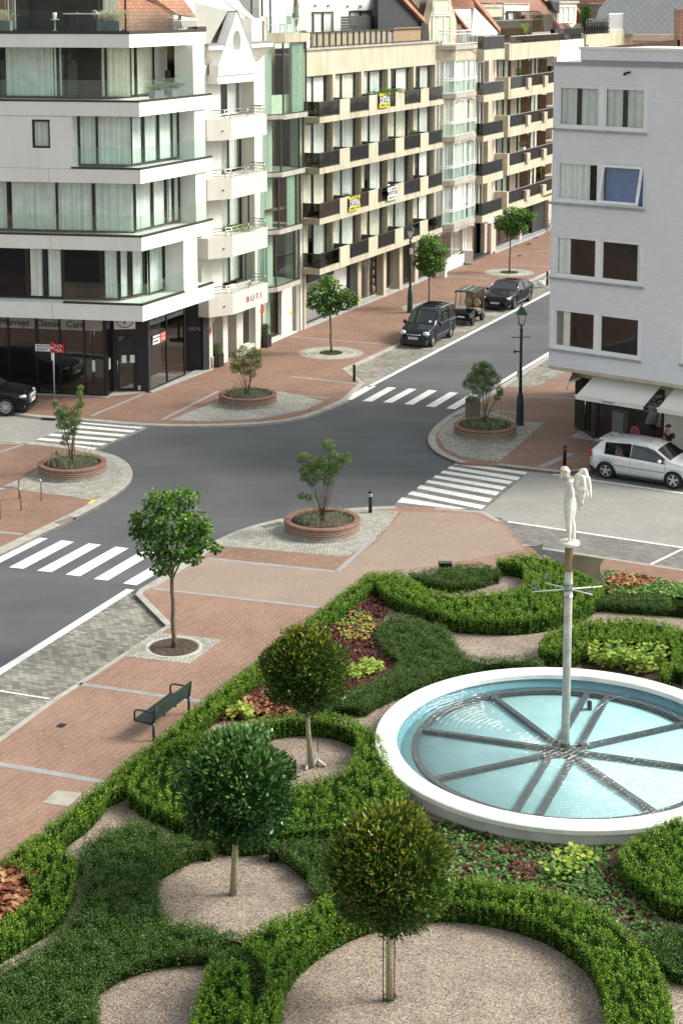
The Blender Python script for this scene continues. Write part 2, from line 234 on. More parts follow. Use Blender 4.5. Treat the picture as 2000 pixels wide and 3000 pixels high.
# ---------------------------------------------------------------- mesh builder
class MB:
    def __init__(s): s.v = []; s.f = []; s.mi = []; s.sm = []; s.m = 0; s.smooth = False; s.cut = []
    def add(s, vs, fs, m=None, smooth=None):
        o = len(s.v); s.cut.append((o, len(s.f))); s.v += [tuple(p) for p in vs]
        for f in fs: s.f.append(tuple(i + o for i in f)); s.mi.append(s.m if m is None else m); s.sm.append(s.smooth if smooth is None else smooth)
        return s
    def box(s, x0, x1, y0, y1, z0, z1, m=None):
        vs = [(x, y, z) for z in (z0, z1) for y in (y0, y1) for x in (x0, x1)]
        return s.add(vs, [(0, 2, 3, 1), (4, 5, 7, 6), (0, 1, 5, 4), (2, 6, 7, 3), (0, 4, 6, 2), (1, 3, 7, 5)], m)
    def seg(s, P, Q, z0, z1, o0=0., o1=.1, m=None, z0b=None, z1b=None):
        "box along P->Q between offsets o0..o1 on the outward (right-hand) side"
        dx, dy = Q[0] - P[0], Q[1] - P[1]; L = math.hypot(dx, dy) or 1; nx, ny = dy / L, -dx / L
        z0b = z0 if z0b is None else z0b; z1b = z1 if z1b is None else z1b
        vs = []
        for za, zb in ((z0, z0b), (z1, z1b)):
            for o in (o0, o1): vs += [(P[0] + nx * o, P[1] + ny * o, za), (Q[0] + nx * o, Q[1] + ny * o, zb)]
        return s.add(vs, [(0, 2, 3, 1), (4, 5, 7, 6), (0, 1, 5, 4), (2, 6, 7, 3), (0, 4, 6, 2), (1, 3, 7, 5)], m)
    def prism(s, poly, z0, z1, m=None, holes=(), mt=None, bottom=True):
        loops = [list(poly)] + [list(h) for h in holes]
        tris = tessellate_polygon([[Vector((p[0], p[1], 0)) for p in l] for l in loops])
        flat = [p for l in loops for p in l]; n = len(flat)
        vs = [(p[0], p[1], z1) for p in flat] + [(p[0], p[1], z0) for p in flat]
        s.add(vs, [tuple(t) for t in tris], mt if mt is not None else m)
        o = len(s.v) - 2 * n; sf = []
        if bottom: sf += [tuple(i + n for i in t[::-1]) for t in tris]
        k = 0
        for l in loops:
            L = len(l)
            for i in range(L): j = (i + 1) % L; sf.append((k + i, k + j, k + j + n, k + i + n))
            k += L
        for f in sf: s.f.append(tuple(i + o for i in f)); s.mi.append(s.m if m is None else m); s.sm.append(False)
        return s
    def sheet(s, poly, z, m=None, holes=()):
        loops = [list(poly)] + [list(h) for h in holes]
        tris = tessellate_polygon([[Vector((p[0], p[1], 0)) for p in l] for l in loops])
        return s.add([(p[0], p[1], z) for l in loops for p in l], [tuple(t) for t in tris], m)
    def tube(s, pts, r, n=8, m=None, cap=True):
        pts = [Vector(p) for p in pts]; rs = r if isinstance(r, (list, tuple)) else [r] * len(pts)
        vs = []; up = Vector((0, 0, 1))
        d0 = (pts[1] - pts[0]).normalized(); a = d0.orthogonal().normalized()
        for i, p in enumerate(pts):
            d = (pts[min(i + 1, len(pts) - 1)] - pts[max(i - 1, 0)]).normalized()
            a = (a - d * a.dot(d)).normalized(); b = d.cross(a)
            for k in range(n):
                t = 2 * math.pi * k / n; vs.append(p + a * (math.cos(t) * rs[i]) + b * (math.sin(t) * rs[i]))
        fs = [(i * n + k, i * n + (k + 1) % n, (i + 1) * n + (k + 1) % n, (i + 1) * n + k) for i in range(len(pts) - 1) for k in range(n)]
        if cap: fs += [tuple(range(n))[::-1], tuple((len(pts) - 1) * n + k for k in range(n))]
        return s.add(vs, fs, m, True)
    def lathe(s, prof, n=24, c=(0, 0), m=None, smooth=True, a0=0., sq=None):
        vs = [(c[0] + r * math.cos(a0 + 2 * math.pi * k / n), c[1] + r * math.sin(a0 + 2 * math.pi * k / n), z) for r, z in prof for k in range(n)]
        fs = [(i * n + k, i * n + (k + 1) % n, (i + 1) * n + (k + 1) % n, (i + 1) * n + k) for i in range(len(prof) - 1) for k in range(n)]
        fs += [tuple(range(n))[::-1], tuple((len(prof) - 1) * n + k for k in range(n))]
        return s.add(vs, fs, m, smooth)
    def ball(s, c, r, n=10, m=None, sq=(1, 1, 1)):
        prof = [(math.sin(math.pi * i / n), -math.cos(math.pi * i / n)) for i in range(n + 1)]; k2 = n * 2
        vs = [(c[0] + r * sq[0] * a * math.cos(2 * math.pi * k / k2), c[1] + r * sq[1] * a * math.sin(2 * math.pi * k / k2), c[2] + r * sq[2] * z) for a, z in prof for k in range(k2)]
        return s.add(vs, [(i * k2 + k, i * k2 + (k + 1) % k2, (i + 1) * k2 + (k + 1) % k2, (i + 1) * k2 + k) for i in range(n) for k in range(k2)], m, True)
    def xf(s, mtx, start=0):
        for i in range(start, len(s.v)): s.v[i] = tuple(mtx @ Vector(s.v[i]))
        return s
    def split(s, name, mats, parent=None):
        out = []; c = s.cut + [(len(s.v), len(s.f))]
        for (a, f0), (b_, f1) in zip(c, c[1:]):
            q = MB(); q.v = s.v[a:b_]; q.f = [tuple(i - a for i in f) for f in s.f[f0:f1]]; q.mi = s.mi[f0:f1]; q.sm = s.sm[f0:f1]; out.append(q.build(name, mats, parent))
        return out[-1]
    def build(s, name, mats, parent=None, world=True):
        me = bpy.data.meshes.new(name)
        o = bpy.data.objects.new(name, me); COL.objects.link(o)
        off = Vector((0, 0, 0))
        if parent:
            o.parent = parent
            if world:
                p = parent
                while p: off += p.location; p = p.parent
        me.from_pydata([(a - off.x, b - off.y, c - off.z) for a, b, c in s.v], [], s.f)
        if not isinstance(mats, (list, tuple)): mats = [mats]
        for m in mats: me.materials.append(MT[m])
        if len(mats) > 1: me.polygons.foreach_set('material_index', s.mi)
        me.polygons.foreach_set('use_smooth', s.sm); me.update()
        return o
def tag(o, label=None, cat=None, group=None, kind=None):
    if label: o['label'] = label
    if cat: o['category'] = cat
    if group: o['group'] = group
    if kind: o['kind'] = kind
    return o
def empty(name, loc, rz=0.0, label=None, cat=None, group=None):
    o = bpy.data.objects.new(name, None); COL.objects.link(o); o.location = loc; o.rotation_euler = (0, 0, rz); o.empty_display_size = .2
    return tag(o, label, cat, group)
def copy_tree(o, parent=None):
    c = o.copy(); COL.objects.link(c)
    if parent: c.parent = parent
    for ch in list(o.children): copy_tree(ch, c)
    return c
def place(o, loc, rz, label=None, group=None, sc=1):
    o.location = loc; o.rotation_euler = (0, 0, rz)
    if sc != 1: o.scale = (sc, sc, sc)
    return tag(o, label, None, group)
def mid(P, Q, t=.5): return (P[0] + (Q[0] - P[0]) * t, P[1] + (Q[1] - P[1]) * t)
def outw(P, Q, o):
    dx, dy = Q[0] - P[0], Q[1] - P[1]; L = math.hypot(dx, dy); return (dy / L * o, -dx / L * o)
def offs(P, Q, o): nx, ny = outw(P, Q, o); return (P[0] + nx, P[1] + ny), (Q[0] + nx, Q[1] + ny)
# leaves: numpy arrays of centres, axis directions, sizes
def leaf_mesh(name, C, Dv, size, mats, mi, parent=None, asp=.5, flat=.0):
    n = len(C); C = np.asarray(C, float); Dv = np.asarray(Dv, float); Dv /= np.linalg.norm(Dv, axis=1, keepdims=True) + 1e-9
    rnd = RNG.normal(size=(n, 3)) * (1 - flat) + np.array([0, 0, 1.6]) * flat; side = np.cross(Dv, rnd); side /= np.linalg.norm(side, axis=1, keepdims=True) + 1e-9
    size = np.broadcast_to(np.asarray(size, float), (n,))[:, None]
    a = C - Dv * size * .5; b = C + side * size * asp * .5; c = C + Dv * size * .5; d = C - side * size * asp * .5
    vs = np.stack([a, b, c, d], 1).reshape(-1, 3)
    me = bpy.data.meshes.new(name); me.vertices.add(4 * n); me.loops.add(4 * n); me.polygons.add(n)
    o = bpy.data.objects.new(name, me); COL.objects.link(o)
    off = np.zeros(3)
    if parent:
        o.parent = parent; off = np.array(parent.location)
        if parent.parent: off = off + np.array(parent.parent.location)
    me.vertices.foreach_set('co', (vs - off).astype(np.float32).ravel()); me.loops.foreach_set('vertex_index', np.arange(4 * n, dtype=np.int32))
    me.polygons.foreach_set('loop_start', np.arange(0, 4 * n, 4, dtype=np.int32)); me.polygons.foreach_set('loop_total', np.full(n, 4, dtype=np.int32))
    for m in mats: me.materials.append(MT[m])
    me.polygons.foreach_set('material_index', np.asarray(mi, dtype=np.int32)); me.update(calc_edges=True)
    return o
def text(body, size, mat_, parent, loc, ex, ez, name='lettering', align='CENTER', font_scale=(1, 1), thick=.004):
    "flat raised lettering; ex = reading direction (xy), ez = up"
    cu = bpy.data.curves.new(name, 'FONT'); cu.body = body; cu.size = size; cu.align_x = align; cu.align_y = 'CENTER'; cu.extrude = thick
    cu.resolution_u = 3
    t = bpy.data.objects.new(name, cu); COL.objects.link(t); bpy.context.view_layer.update()
    me = bpy.data.meshes.new_from_object(t.evaluated_get(bpy.context.evaluated_depsgraph_get())); bpy.data.objects.remove(t)
    o = bpy.data.objects.new(name, me); COL.objects.link(o); me.materials.clear(); me.materials.append(MT[mat_])
    X = Vector((ex[0], ex[1], 0)).normalized(); Zv = Vector(ez).normalized(); Y = Zv; Nn = X.cross(Y)
    mt = Matrix(((X.x * font_scale[0], Y.x * font_scale[1], Nn.x, 0), (X.y * font_scale[0], Y.y * font_scale[1], Nn.y, 0), (X.z * font_scale[0], Y.z * font_scale[1], Nn.z, 0), (0, 0, 0, 1)))
    me.transform(mt); off = Vector(loc)
    if parent:
        o.parent = parent; p = parent
        while p: off -= p.location; p = p.parent
    me.transform(Matrix.Translation(off)); return o
# ================================================================ ground
ZR = -0.10
def mp(view, pts, z=0.0): return [view(a, b, z) for a, b in pts]
def sheet(name, poly, z, m, kind='structure', holes=(), origin=None):
    b = MB(); b.sheet(poly, z, holes=holes)
    if origin is not None: b.v = [(x - origin[0], y - origin[1], q - z) for x, y, q in b.v]
    o = b.build(name, m)
    if origin is not None: o.location = (origin[0], origin[1], z)
    return tag(o, kind=kind)
def ribpts(pts, w0, w1):
    "polyline offset on its right-hand side between w0 and w1"
    P = [Vector(p) for p in pts]; a = []; b = []
    for i, p in enumerate(P):
        d = Vector((0, 0))
        if i: d += (p - P[i - 1]).normalized()
        if i < len(P) - 1: d += (P[i + 1] - p).normalized()
        d.normalize(); n = Vector((d.y, -d.x)); a.append(p + n * w0); b.append(p + n * w1)
    return [tuple(q) for q in a], [tuple(q) for q in b]
def rib(b, pts, w0, w1, z0, z1, m=None):
    A_, B_ = ribpts(pts, w0, w1); n = len(pts); vs = []
    for i in range(n): vs += [(*A_[i], z0), (*B_[i], z0), (*B_[i], z1), (*A_[i], z1)]
    fs = [(4 * i + k, 4 * i + (k + 1) % 4, 4 * i + 4 + (k + 1) % 4, 4 * i + 4 + k) for i in range(n - 1) for k in range(4)] + [(3, 2, 1, 0), tuple(4 * (n - 1) + k for k in range(4))]
    b.add(vs, fs, m)
def smooth(pts, it=2):
    for _ in range(it):
        q = [pts[0]]
        for i in range(len(pts) - 1):
            a, b = pts[i], pts[i + 1]; q += [(a[0] * .75 + b[0] * .25, a[1] * .75 + b[1] * .25), (a[0] * .25 + b[0] * .75, a[1] * .25 + b[1] * .75)]
        pts = q + [pts[-1]]
    return pts
sheet('ground', [(-600, -300), (600, -300), (600, 1500), (-600, 1500)], -.22, 'paver_grey')
sheet('road', [(-120, -10), (60, -10), (160, 260), (30, 260), (-60, 110), (-120, 110)], ZR, 'asphalt')
# pavements as solid slabs
nk = smooth([G(*p) for p in [(20, 1180), (45, 1198), (71, 1213), (222, 1223), (449, 1243), (640, 1243), (800, 1234), (880, 1219), (940, 1197), (1003, 1168)]], 2)
k2 = [Z6(400, 822), Z6(300, 745), Z6(620, 600)]
nwk = nk + k2 + [W(150, 6.0)]
def pave(name, poly, m):
    b = MB(); b.prism(poly, -.21, 0); return tag(b.build(name, m), kind='structure')
pave('pavement', [G(-500, 1150)] + nwk + [W(150, -30), W(60, -40), (-60, 95)], 'pave_red')
ek = smooth([W(140, 13.95), W(84, 13.95), Z8(400, 235), Z8(230, 322), Z8(150, 380), Z8(104, 440), Z8(104, 492), Z8(150, 540), Z8(215, 572), Z8(290, 600)], 2)
ek2 = [Z8(500, 612), Z8(740, 640), Z8(850, 652), Y6(440, 1466), Y6(1300, 1466), Y6(1300 + 2600, 1466 + 900)]
ek2[4] = (ek2[3][0] + .871 * 6, ek2[3][1] - .491 * 6); ek2[5] = (ek2[3][0] + .871 * 30, ek2[3][1] - .491 * 30)
pave('pavement', ek + ek2 + [(70, 60), (90, 140)], 'pave_red')
sk = [VB(-400, 1300), VB(0, 1030), VB(340, 782), VB(1090, 298), VB(888, 92)] + smooth([VA(215, 735), VA(380, 640), VA(520, 545), VA(640, 458), VA(800, 390), VA(900, 362), VA(1030, 330), VA(1200, 298), VA(1400, 275), VA(1500, 266), D(905, 1162)], 2)
sk2 = [D(1000, 1166), D(1110, 1175), D(1150, 1196), D(1200, 1250), D(1568, 1308), D(2200, 1406)]
pave('pavement', sk + sk2 + [(60, 8), (-60, 8), (-60, 30)], 'pave_pink')
wk = smooth([VJ(-700, 372), VJ(0, 376), VJ(220, 381), VJ(420, 405), VJ(550, 430), VJ(620, 445), VJ(690, 470), VJ(745, 510), VJ(767, 560), VJ(752, 612), VJ(700, 662), VJ(600, 728), VJ(430, 820), VJ(200, 930), VJ(0, 1028)], 2) + [VJ(-600, 1330)]
pave('pavement', wk + [(-60, 40), (-60, 60)], 'pave_red')
# kerbs
kb = MB(); rib(kb, nk, 0.0, .30, -.2, .004); rib(kb, [nk[-1]] + k2 + [W(150, 6.0)], -.02, .16, -.2, .004)
tag(kb.build('kerb', 'kerb'), kind='structure')
kb = MB(); rib(kb, ek[::-1], 0, .3, -.2, .004); rib(kb, ek2, -.25, .0, -.2, .004); tag(kb.build('kerb', 'kerb'), kind='structure')
kb = MB(); rib(kb, sk[:4], 0, .16, -.2, .004); rib(kb, sk[3:6], 0, .2, -.2, .006); rib(kb, sk[5:], 0, .32, -.2, .004); rib(kb, sk2[:3], 0, .2, -.2, .006); rib(kb, sk2[3:], 0, .14, -.2, .004); tag(kb.build('kerb', 'kerb'), kind='structure')
kb = MB(); rib(kb, wk, 0, .42, -.2, .004); tag(kb.build('kerb', 'kerb'), kind='structure')
b = MB(); b.sheet(mp(VK, [(1010, 988), (1060, 985), (1000, 1030), (960, 1028)]), .010); tag(b.build('kerb_paint', 'yellow_paint'), kind='structure')
# parking bays and side streets
sheet('parking_bay', [Z6(400, 822, ZR), Z6(300, 745, ZR), W(93, 6.02), W(150, 6.0), W(150, 8.6), W(74.6, 8.5), G(1003, 1172, ZR)], ZR + .004, 'cobble')
sheet('parking_bay', [VB(-400, 1300, ZR), VB(0, 1030, ZR), VB(1090, 298, ZR), VB(888, 92, ZR), VB(840, 85, ZR), VB(0, 600, ZR), VB(-400, 850, ZR)], ZR + .004, 'cobble')
sheet('side_street', [G(-900, 1120, ZR), G(20, 1180, ZR), G(71, 1214, ZR), G(222, 1226, ZR), G(449, 1247, ZR), G(281, 1322, ZR), G(112, 1296, ZR), G(-900, 1285, ZR)], ZR + .004, 'paver_grey')
rs = [Z8(280, 590, ZR), Z8(500, 612, ZR), Z8(850, 652, ZR), Z8(1568, 640, ZR), Z8(2600, 800, ZR), D(2200, 1400, ZR), D(1568, 1308, ZR), D(1200, 1250, ZR), D(1150, 1190, ZR), D(1000, 1166, ZR), D(905, 1160, ZR)]
sheet('side_street', rs, ZR + .004, 'paver_grey')
sheet('parking_bay', [D(1140, 1193, ZR), D(1568, 1260, ZR), D(2200, 1358, ZR), D(2200, 1406, ZR), D(1568, 1308, ZR), D(1200, 1250, ZR)], ZR + .008, 'paver_dark')
wl = [Z8(820, 668, ZR), Z8(1568, 777, ZR)]; dxy = (.871 * 20, -.491 * 20)
sheet('parking_bay', [Z8(850, 650, ZR), ek2[3], ek2[5], (wl[0][0] + dxy[0], wl[0][1] + dxy[1]), wl[0]], ZR + .008, 'paver_dark')
sheet('crossing', mp(Z8, [(288, 590), (690, 650), (420, 875), (-95, 850)], ZR), ZR + .010, 'paver_dark')
sheet('crossing', mp(VJ, [(490, 252), (860, 285), (570, 432), (200, 380)], ZR), ZR + .010, 'paver_dark')
# painted markings
b = MB(); zq = ZR + .016
def st(view, pts): b.sheet(mp(view, pts, ZR), zq)
for q in [[(440, 845), (493, 847), (352, 927), (298, 924)], [(560, 853), (608, 856), (468, 936), (412, 933)], [(680, 860), (725, 864), (585, 943), (530, 940)], [(795, 868), (843, 873), (705, 954), (653, 950)], [(915, 881), (963, 886), (830, 968), (775, 963)], [(1032, 892), (1082, 897), (945, 980), (893, 975)]]: st(Z6, q)
for q in [[(205, 932), (278, 938), (-30, 1095), (-100, 1085)], [(355, 948), (427, 958), (137, 1113), (52, 1104)], [(510, 966), (583, 974), (297, 1132), (213, 1124)], [(665, 985), (740, 995), (460, 1156), (377, 1146)], [(822, 1006), (897, 1016), (620, 1180), (538, 1172)]]: st(VJ, q)
st(VA, [(118, 707), (197, 718), (330, 640), (300, 600)])
for q in [[(270, 598), (676, 655), (660, 670), (255, 611)], [(228, 621), (635, 684), (615, 703), (218, 635)], [(190, 646), (592, 708), (570, 725), (175, 660)], [(148, 673), (553, 740), (530, 757), (133, 687)], [(105, 700), (515, 768), (495, 790), (88, 714)], [(60, 730), (475, 808), (450, 829), (40, 748)], [(12, 765), (435, 848), (412, 868), (-15, 782)], [(-45, 800), (330, 866), (250, 866), (-75, 828)]]: st(Z8, q)
for q in [[(480, 262), (840, 295), (805, 308), (455, 277)], [(420, 285), (785, 318), (760, 330), (395, 299)], [(359, 309), (733, 341), (704, 354), (335, 322)], [(296, 335), (678, 366), (650, 380), (275, 347)], [(235, 360), (620, 392), (586, 405), (210, 372)], [(430, 400), (560, 418), (540, 430), (410, 411)]]: st(VJ, q)
def line(P, Q, w, ext0=0, ext1=0, z=zq):
    d = Vector((Q[0] - P[0], Q[1] - P[1])).normalized(); P = Vector(P) - d * ext0; Q = Vector(Q) + d * ext1; n = Vector((d.y, -d.x)) * w / 2
    b.sheet([tuple(P + n), tuple(Q + n), tuple(Q - n), tuple(P - n)], z)
line(G(1080, 1134, ZR), G(1610, 856, ZR), .22, 0, 40); line(Z6(1220, 818, ZR), Z6(1475, 662, ZR), .22, 1.5, 40); line(G(0, 1970, ZR), G(383, 1728, ZR), .27, 10, 0)
line(*wl, .16, 0, 15); line(D(1165, 1199, ZR), D(1568, 1259, ZR), .14, 0, 10); line(D(1566, 1262, ZR), D(1494, 1297, ZR), .10)
line(VB(-60, 720, ZR), VB(330, 781, ZR), .08); line(Y7(20, 818, ZR), Y7(375, 852, ZR), .08); line(Y7(620, 648, ZR), Y7(760, 662, ZR), .08); line(Y7(935, 482, ZR), Y7(1095, 495, ZR), .08); line(Y7(1420, 165, ZR), Y7(1500, 170, ZR), .08)
tag(b.build('road_marking', 'paint_white'), kind='structure')
# grey bands in the brick paving
b = MB()
def poly2(view, pts, w=.17):
    for i in range(len(pts) - 1): line(view(*pts[i]), view(*pts[i + 1]), w, 0, 0, .004)
poly2(VA, [(280, 733), (1275, 846)], .15); poly2(VA, [(600, 560), (1345, 636), (1568, 440)], .16); poly2(VB, [(525, 680), (1335, 797)]); poly2(VB, [(-60, 1195), (700, 1328)], .2)
poly2(VJ, [(525, 232), (830, 105)]); poly2(VJ, [(930, 255), (1255, 90)]); poly2(Z6, [(0, 560), (590, 610)]); poly2(Z6, [(0, 790), (385, 832)]); poly2(Z6, [(0, 893), (225, 915)])
poly2(Y3, [(220, 970), (720, 1010)]); poly2(Y3, [(950, 850), (1420, 870)]); poly2(Y3, [(1220, 690), (1420, 692)]); poly2(Z8, [(560, 215), (985, 232)]); poly2(Z8, [(490, 300), (625, 312)]); poly2(Z8, [(750, 625), (925, 545)], .3)
poly2(VJ, [(0, 440), (150, 392)]); poly2(VJ, [(0, 900), (130, 912)]); poly2(VJ, [(0, 655), (110, 605)], .2); poly2(VG, [(-400, 40), (455, 162)], .01)
tag(b.build('paving_band', 'band_grey'), kind='structure')
# tan zone of the square, red strip
sheet('paving', [VA(220, 757), VA(285, 735), VA(1275, 848), VA(1560, 640), VA(1568, 470), VA(1342, 636), VA(600, 560), VA(430, 640)], .003, 'pave_tan')
sheet('paving', [VA(1345, 634), VA(1405, 552), VA(900, 505), VA(650, 490), VA(520, 560)], .0035, 'pave_red')
sheet('paving', [D(1200, 1252), D(1568, 1311), D(2200, 1411), D(2200, 1450), D(1568, 1345), D(1230, 1290)], .0035, 'pave_red')
sheet('paving', [VA(1568, 470), VA(1560, 640), D(1000, 1300), D(1200, 1262), D(1150, 1205), D(1080, 1180), D(925, 1175)], .0035, 'pave_tan')
# cobble aprons
def pad(view, pts, c): sheet('cobble_apron', mp(view, pts), .006, 'cobble_white', origin=c)
PLC = [VL(1015, 870), VK(790, 700), D(569, 915), D(1113, 995)]       # planter centres on the ground
pad(VA, [(645, 490), (900, 507), (1405, 553), (1568, 440), (1640, 380), (1700, 290), (1560, 282), (1400, 292), (1200, 315), (1030, 347), (900, 382), (800, 408), (690, 450)], PLC[0])
pad(VK, [(480, 620), (380, 680), (200, 790), (130, 840), (240, 878), (480, 915), (760, 950), (990, 990), (1150, 925), (1300, 810), (1350, 720), (1330, 640), (1250, 570), (1120, 510), (800, 470)], PLC[1])
pad(D, [(388, 966), (490, 925), (560, 895), (650, 900), (745, 922), (700, 942), (600, 962), (480, 968)], PLC[2])
pad(Z8, [(330, 300), (250, 345), (175, 405), (160, 450), (205, 520), (300, 568), (510, 592), (600, 520), (690, 440), (770, 370), (620, 360), (500, 310)], PLC[3])
sheet('parking_bay', [Z8(545, 165), Z8(700, 165), Z8(850, 112), Z8(925, 68), W(110, 19), W(140, 19), W(140, 14.2), W(86, 14.2)], .006, 'cobble')
def ring(b, c, r0, r1, z0, z1, n=48, m=None):
    vs = []
    for k in range(n):
        t = 2 * math.pi * k / n
        for r, z in ((r0, z0), (r1, z0), (r1, z1), (r0, z1)): vs.append((c[0] + r * math.cos(t), c[1] + r * math.sin(t), z))
    b.add(vs, [(4 * k + j, 4 * k + (j + 1) % 4, 4 * ((k + 1) % n) + (j + 1) % 4, 4 * ((k + 1) % n) + j) for k in range(n) for j in range(4)], m)
TC = [Z6(235, 655), Z6(797, 398), Y3(945, 935), VB(1142, 440)]       # street tree bases
for i, c in enumerate(TC):
    rr = (1.22, .64) if i < 3 else (.78, .70)
    if i < 3: sheet('cobble_apron', [(c[0] + 1.62 * math.cos(t * math.pi / 12), c[1] + 1.62 * math.sin(t * math.pi / 12)) for t in range(24)], .006, 'cobble_white', origin=c)
    else: sheet('cobble_apron', mp(VB, [(1020, 340), (1460, 390), (1245, 548), (815, 500)]), .006, 'cobble_white', origin=c)
    b = MB(); ring(b, c, rr[0] - .07, rr[0], -.02, .014)
    if i < 3: ring(b, c, rr[1] - .05, rr[1], -.02, .014)
    tag(b.build('tree_ring', 'setts_edge'), kind='structure')
    sheet('tree_pit', [(c[0] + (rr[1] - .04) * math.cos(t * math.pi / 16), c[1] + (rr[1] - .04) * math.sin(t * math.pi / 16)) for t in range(32)], .012, 'moss_pit' if False else 'soil', origin=c)
# drains and covers
def grate(label, P, Q, w, cat='drain', mm='black_frame'):
    e = empty('drain_grate', (P[0], P[1], 0), 0, label, cat); n = max(5, int(math.dist(P, Q) / .07)); b = MB()
    b.seg(P, Q, -.05, .006, 0, w); b.build('frame', 'rubber', e); b = MB()
    for i in range(n): a = mid(P, Q, (i + .1) / n); c = mid(P, Q, (i + .5) / n); b.seg(a, c, .006, .016, .02, w - .02)
    b.build('bar', 'zinc' if mm == 'zinc' else 'concrete_grey', e)
grate('iron gully grating in the kerb by the curved left pavement', VJ(440, 815), VJ(350, 853), .28); grate('iron gully grating in the kerb left of the middle brick planter', VL(440, 822), VL(620, 778), .26)
grate('small gully grating behind the right brick planter', Z8(236, 335), Z8(282, 316), .24); grate('flat gully grating at the near end of the crossing by the far left planter', Z6(185, 976), Z6(125, 990), .22)
grate('gully grating in the kerb in front of the car showroom', VN(640, 1280), VN(480, 1272), .14); grate('gully grating on the far left edge of the side street', VK(-40, 352), VK(165, 356), .12)
for nm, pts, lb in [('manhole_cover', [(395, 940), (443, 945), (412, 970), (368, 962)], 'small square metal cover in the red paving'), ('manhole_cover', [(375, 1378), (540, 1398), (450, 1487), (275, 1462)], 'large worn rectangular cover in the paving beside the hedge')]:
    b = MB(); b.prism(mp(VB, pts), -.03, .008); tag(b.build(nm, 'concrete_grey' if len(lb) > 45 else 'black_frame'), lb, 'manhole cover')
for k, (a, c, lb) in enumerate([(1060, 740, 'nearest dark cover in the far brick pavement'), (1010, 628, 'dark cover under the far street tree crown'), (1165, 607, 'small dark cover on the far pavement past the tree'), (1240, 537, 'furthest dark cover near the dark garage entrance')]):
    b = MB(); b.prism([Y3(a - 32, c + 6), Y3(a + 5, c + 10), Y3(a + 36, c - 6), Y3(a, c - 10)], -.03, .008); tag(b.build('manhole_cover', 'dark_metal'), lb, 'manhole cover')
# ================================================================ buildings
def F(x, y, N):
    r = ray(x, y); t = (N - N0) / (r[0] * NN[0] + r[1] * NN[1]); X, Y = r[0] * t, r[1] * t
    return (X * U[0] + Y * U[1], CAMH + r[2] * t)
C1 = lambda a, b: (1280 + a * .15302, 60 + b * .15302)
C2 = lambda a, b: (1440 + a * .15302, 60 + b * .15302)
C4 = lambda a, b: (760 + a * .21684, b * .21684)
I5 = lambda a, b: (760 + a * .27624, 330 + b * .27624)
Q3 = lambda a, b: (550 + a * .38265, b * .38265)
Q4 = lambda a, b: (1280 + a * .45918, b * .45918)
def plate(b, pts, N, t, m=None):
    "vertical plate parallel to the street, outline in (s, z), front face at N, thickness t"
    tris = tessellate_polygon([[Vector((s, z, 0)) for s, z in pts]]); n = len(pts)
    vs = [(*W(s, N), z) for s, z in pts] + [(*W(s, N - t), z) for s, z in pts]
    b.add(vs, [tuple(q) for q in tris] + [tuple(i + n for i in q[::-1]) for q in tris] + [(i, (i + 1) % n, (i + 1) % n + n, i + n) for i in range(n)], m)
def curtain_mb(b, P, Q, z0, z1, off, spans, seed=0, fold=.13, amp=.04):
    L = math.dist(P, Q); nx, ny = outw(P, Q, 1); rr = random.Random(seed)
    for t0, t1 in spans:
        n = max(4, int(L * (t1 - t0) / fold * 4)); vs = []; ph = rr.random() * 6
        for i in range(n + 1):
            t = t0 + (t1 - t0) * i / n; o = off + amp * math.sin(ph + i * math.pi / 2 * (1 + .15 * math.sin(i * .7))); p = mid(P, Q, t)
            vs += [(p[0] + nx * o, p[1] + ny * o, z0), (p[0] + nx * o, p[1] + ny * o, z1)]
        b.add(vs, [(2 * i, 2 * i + 2, 2 * i + 3, 2 * i + 1) for i in range(n)], None, True)
WN = [0]
def window(par, P, Q, z0, z1, n=2, fr='brown_frame', cur='curtain_white', spans=((0, 1),), gl='glass_win', w=.06, off=0., cuts=None, name='window', back=.0, lean=None):
    WN[0] += 1; L = math.dist(P, Q); b = MB(); d = .07
    b.seg(P, Q, z0, z0 + w, off - d, off); b.seg(P, Q, z1 - w, z1, off - d, off)
    ts = cuts if cuts else [i / n for i in range(1, n)]
    e = w / L
    for t in [e / 2] + list(ts) + [1 - e / 2]:
        k = 1.3 if t in ts else 1; b.seg(mid(P, Q, t - e / 2 * k), mid(P, Q, t + e / 2 * k), z0 + w, z1 - w, off - d - .004, off - .004)
    f = b.build(name, fr, par)
    b = MB(); nx, ny = outw(P, Q, off - .045); e2 = e * .8
    p, q = mid(P, Q, e2), mid(P, Q, 1 - e2)
    b.add([(p[0] + nx, p[1] + ny, z0 + w * .7), (q[0] + nx, q[1] + ny, z0 + w * .7), (q[0] + nx, q[1] + ny, z1 - w * .7), (p[0] + nx, p[1] + ny, z1 - w * .7)], [(0, 1, 2, 3)]); b.build('pane', gl, f)
    if cur and spans:
        b = MB(); curtain_mb(b, mid(P, Q, e), mid(P, Q, 1 - e), z0 + .05, z1 - .05, off - .13, spans, WN[0]); b.build('curtain', cur, f)
    return f
SPL = {'pillar', 'pier', 'balcony_panel', 'cornice', 'cornice_cap', 'balcony_block', 'partition', 'privacy_screen', 'reveal', 'sign_panel', 'notice', 'door_notice', 'shop_display', 'step', 'wall_unit', 'awning', 'bar', 'soffit', 'roof_edge', 'wall_lamp', 'balcony_slab', 'window_surround', 'fascia_board', 'penthouse_wall', 'entrance_panel', 'tiled_roof', 'cladding_seam', 'terrace_screen'}
def wallm(par, name, m, fn):
    b = MB(); fn(b); return b.split(name, m, par) if name in SPL or (name == 'wall' and m == 'tan_brick') else b.build(name, m, par)
SW = lambda s0, s1, N: (W(s0, N), W(s1, N))
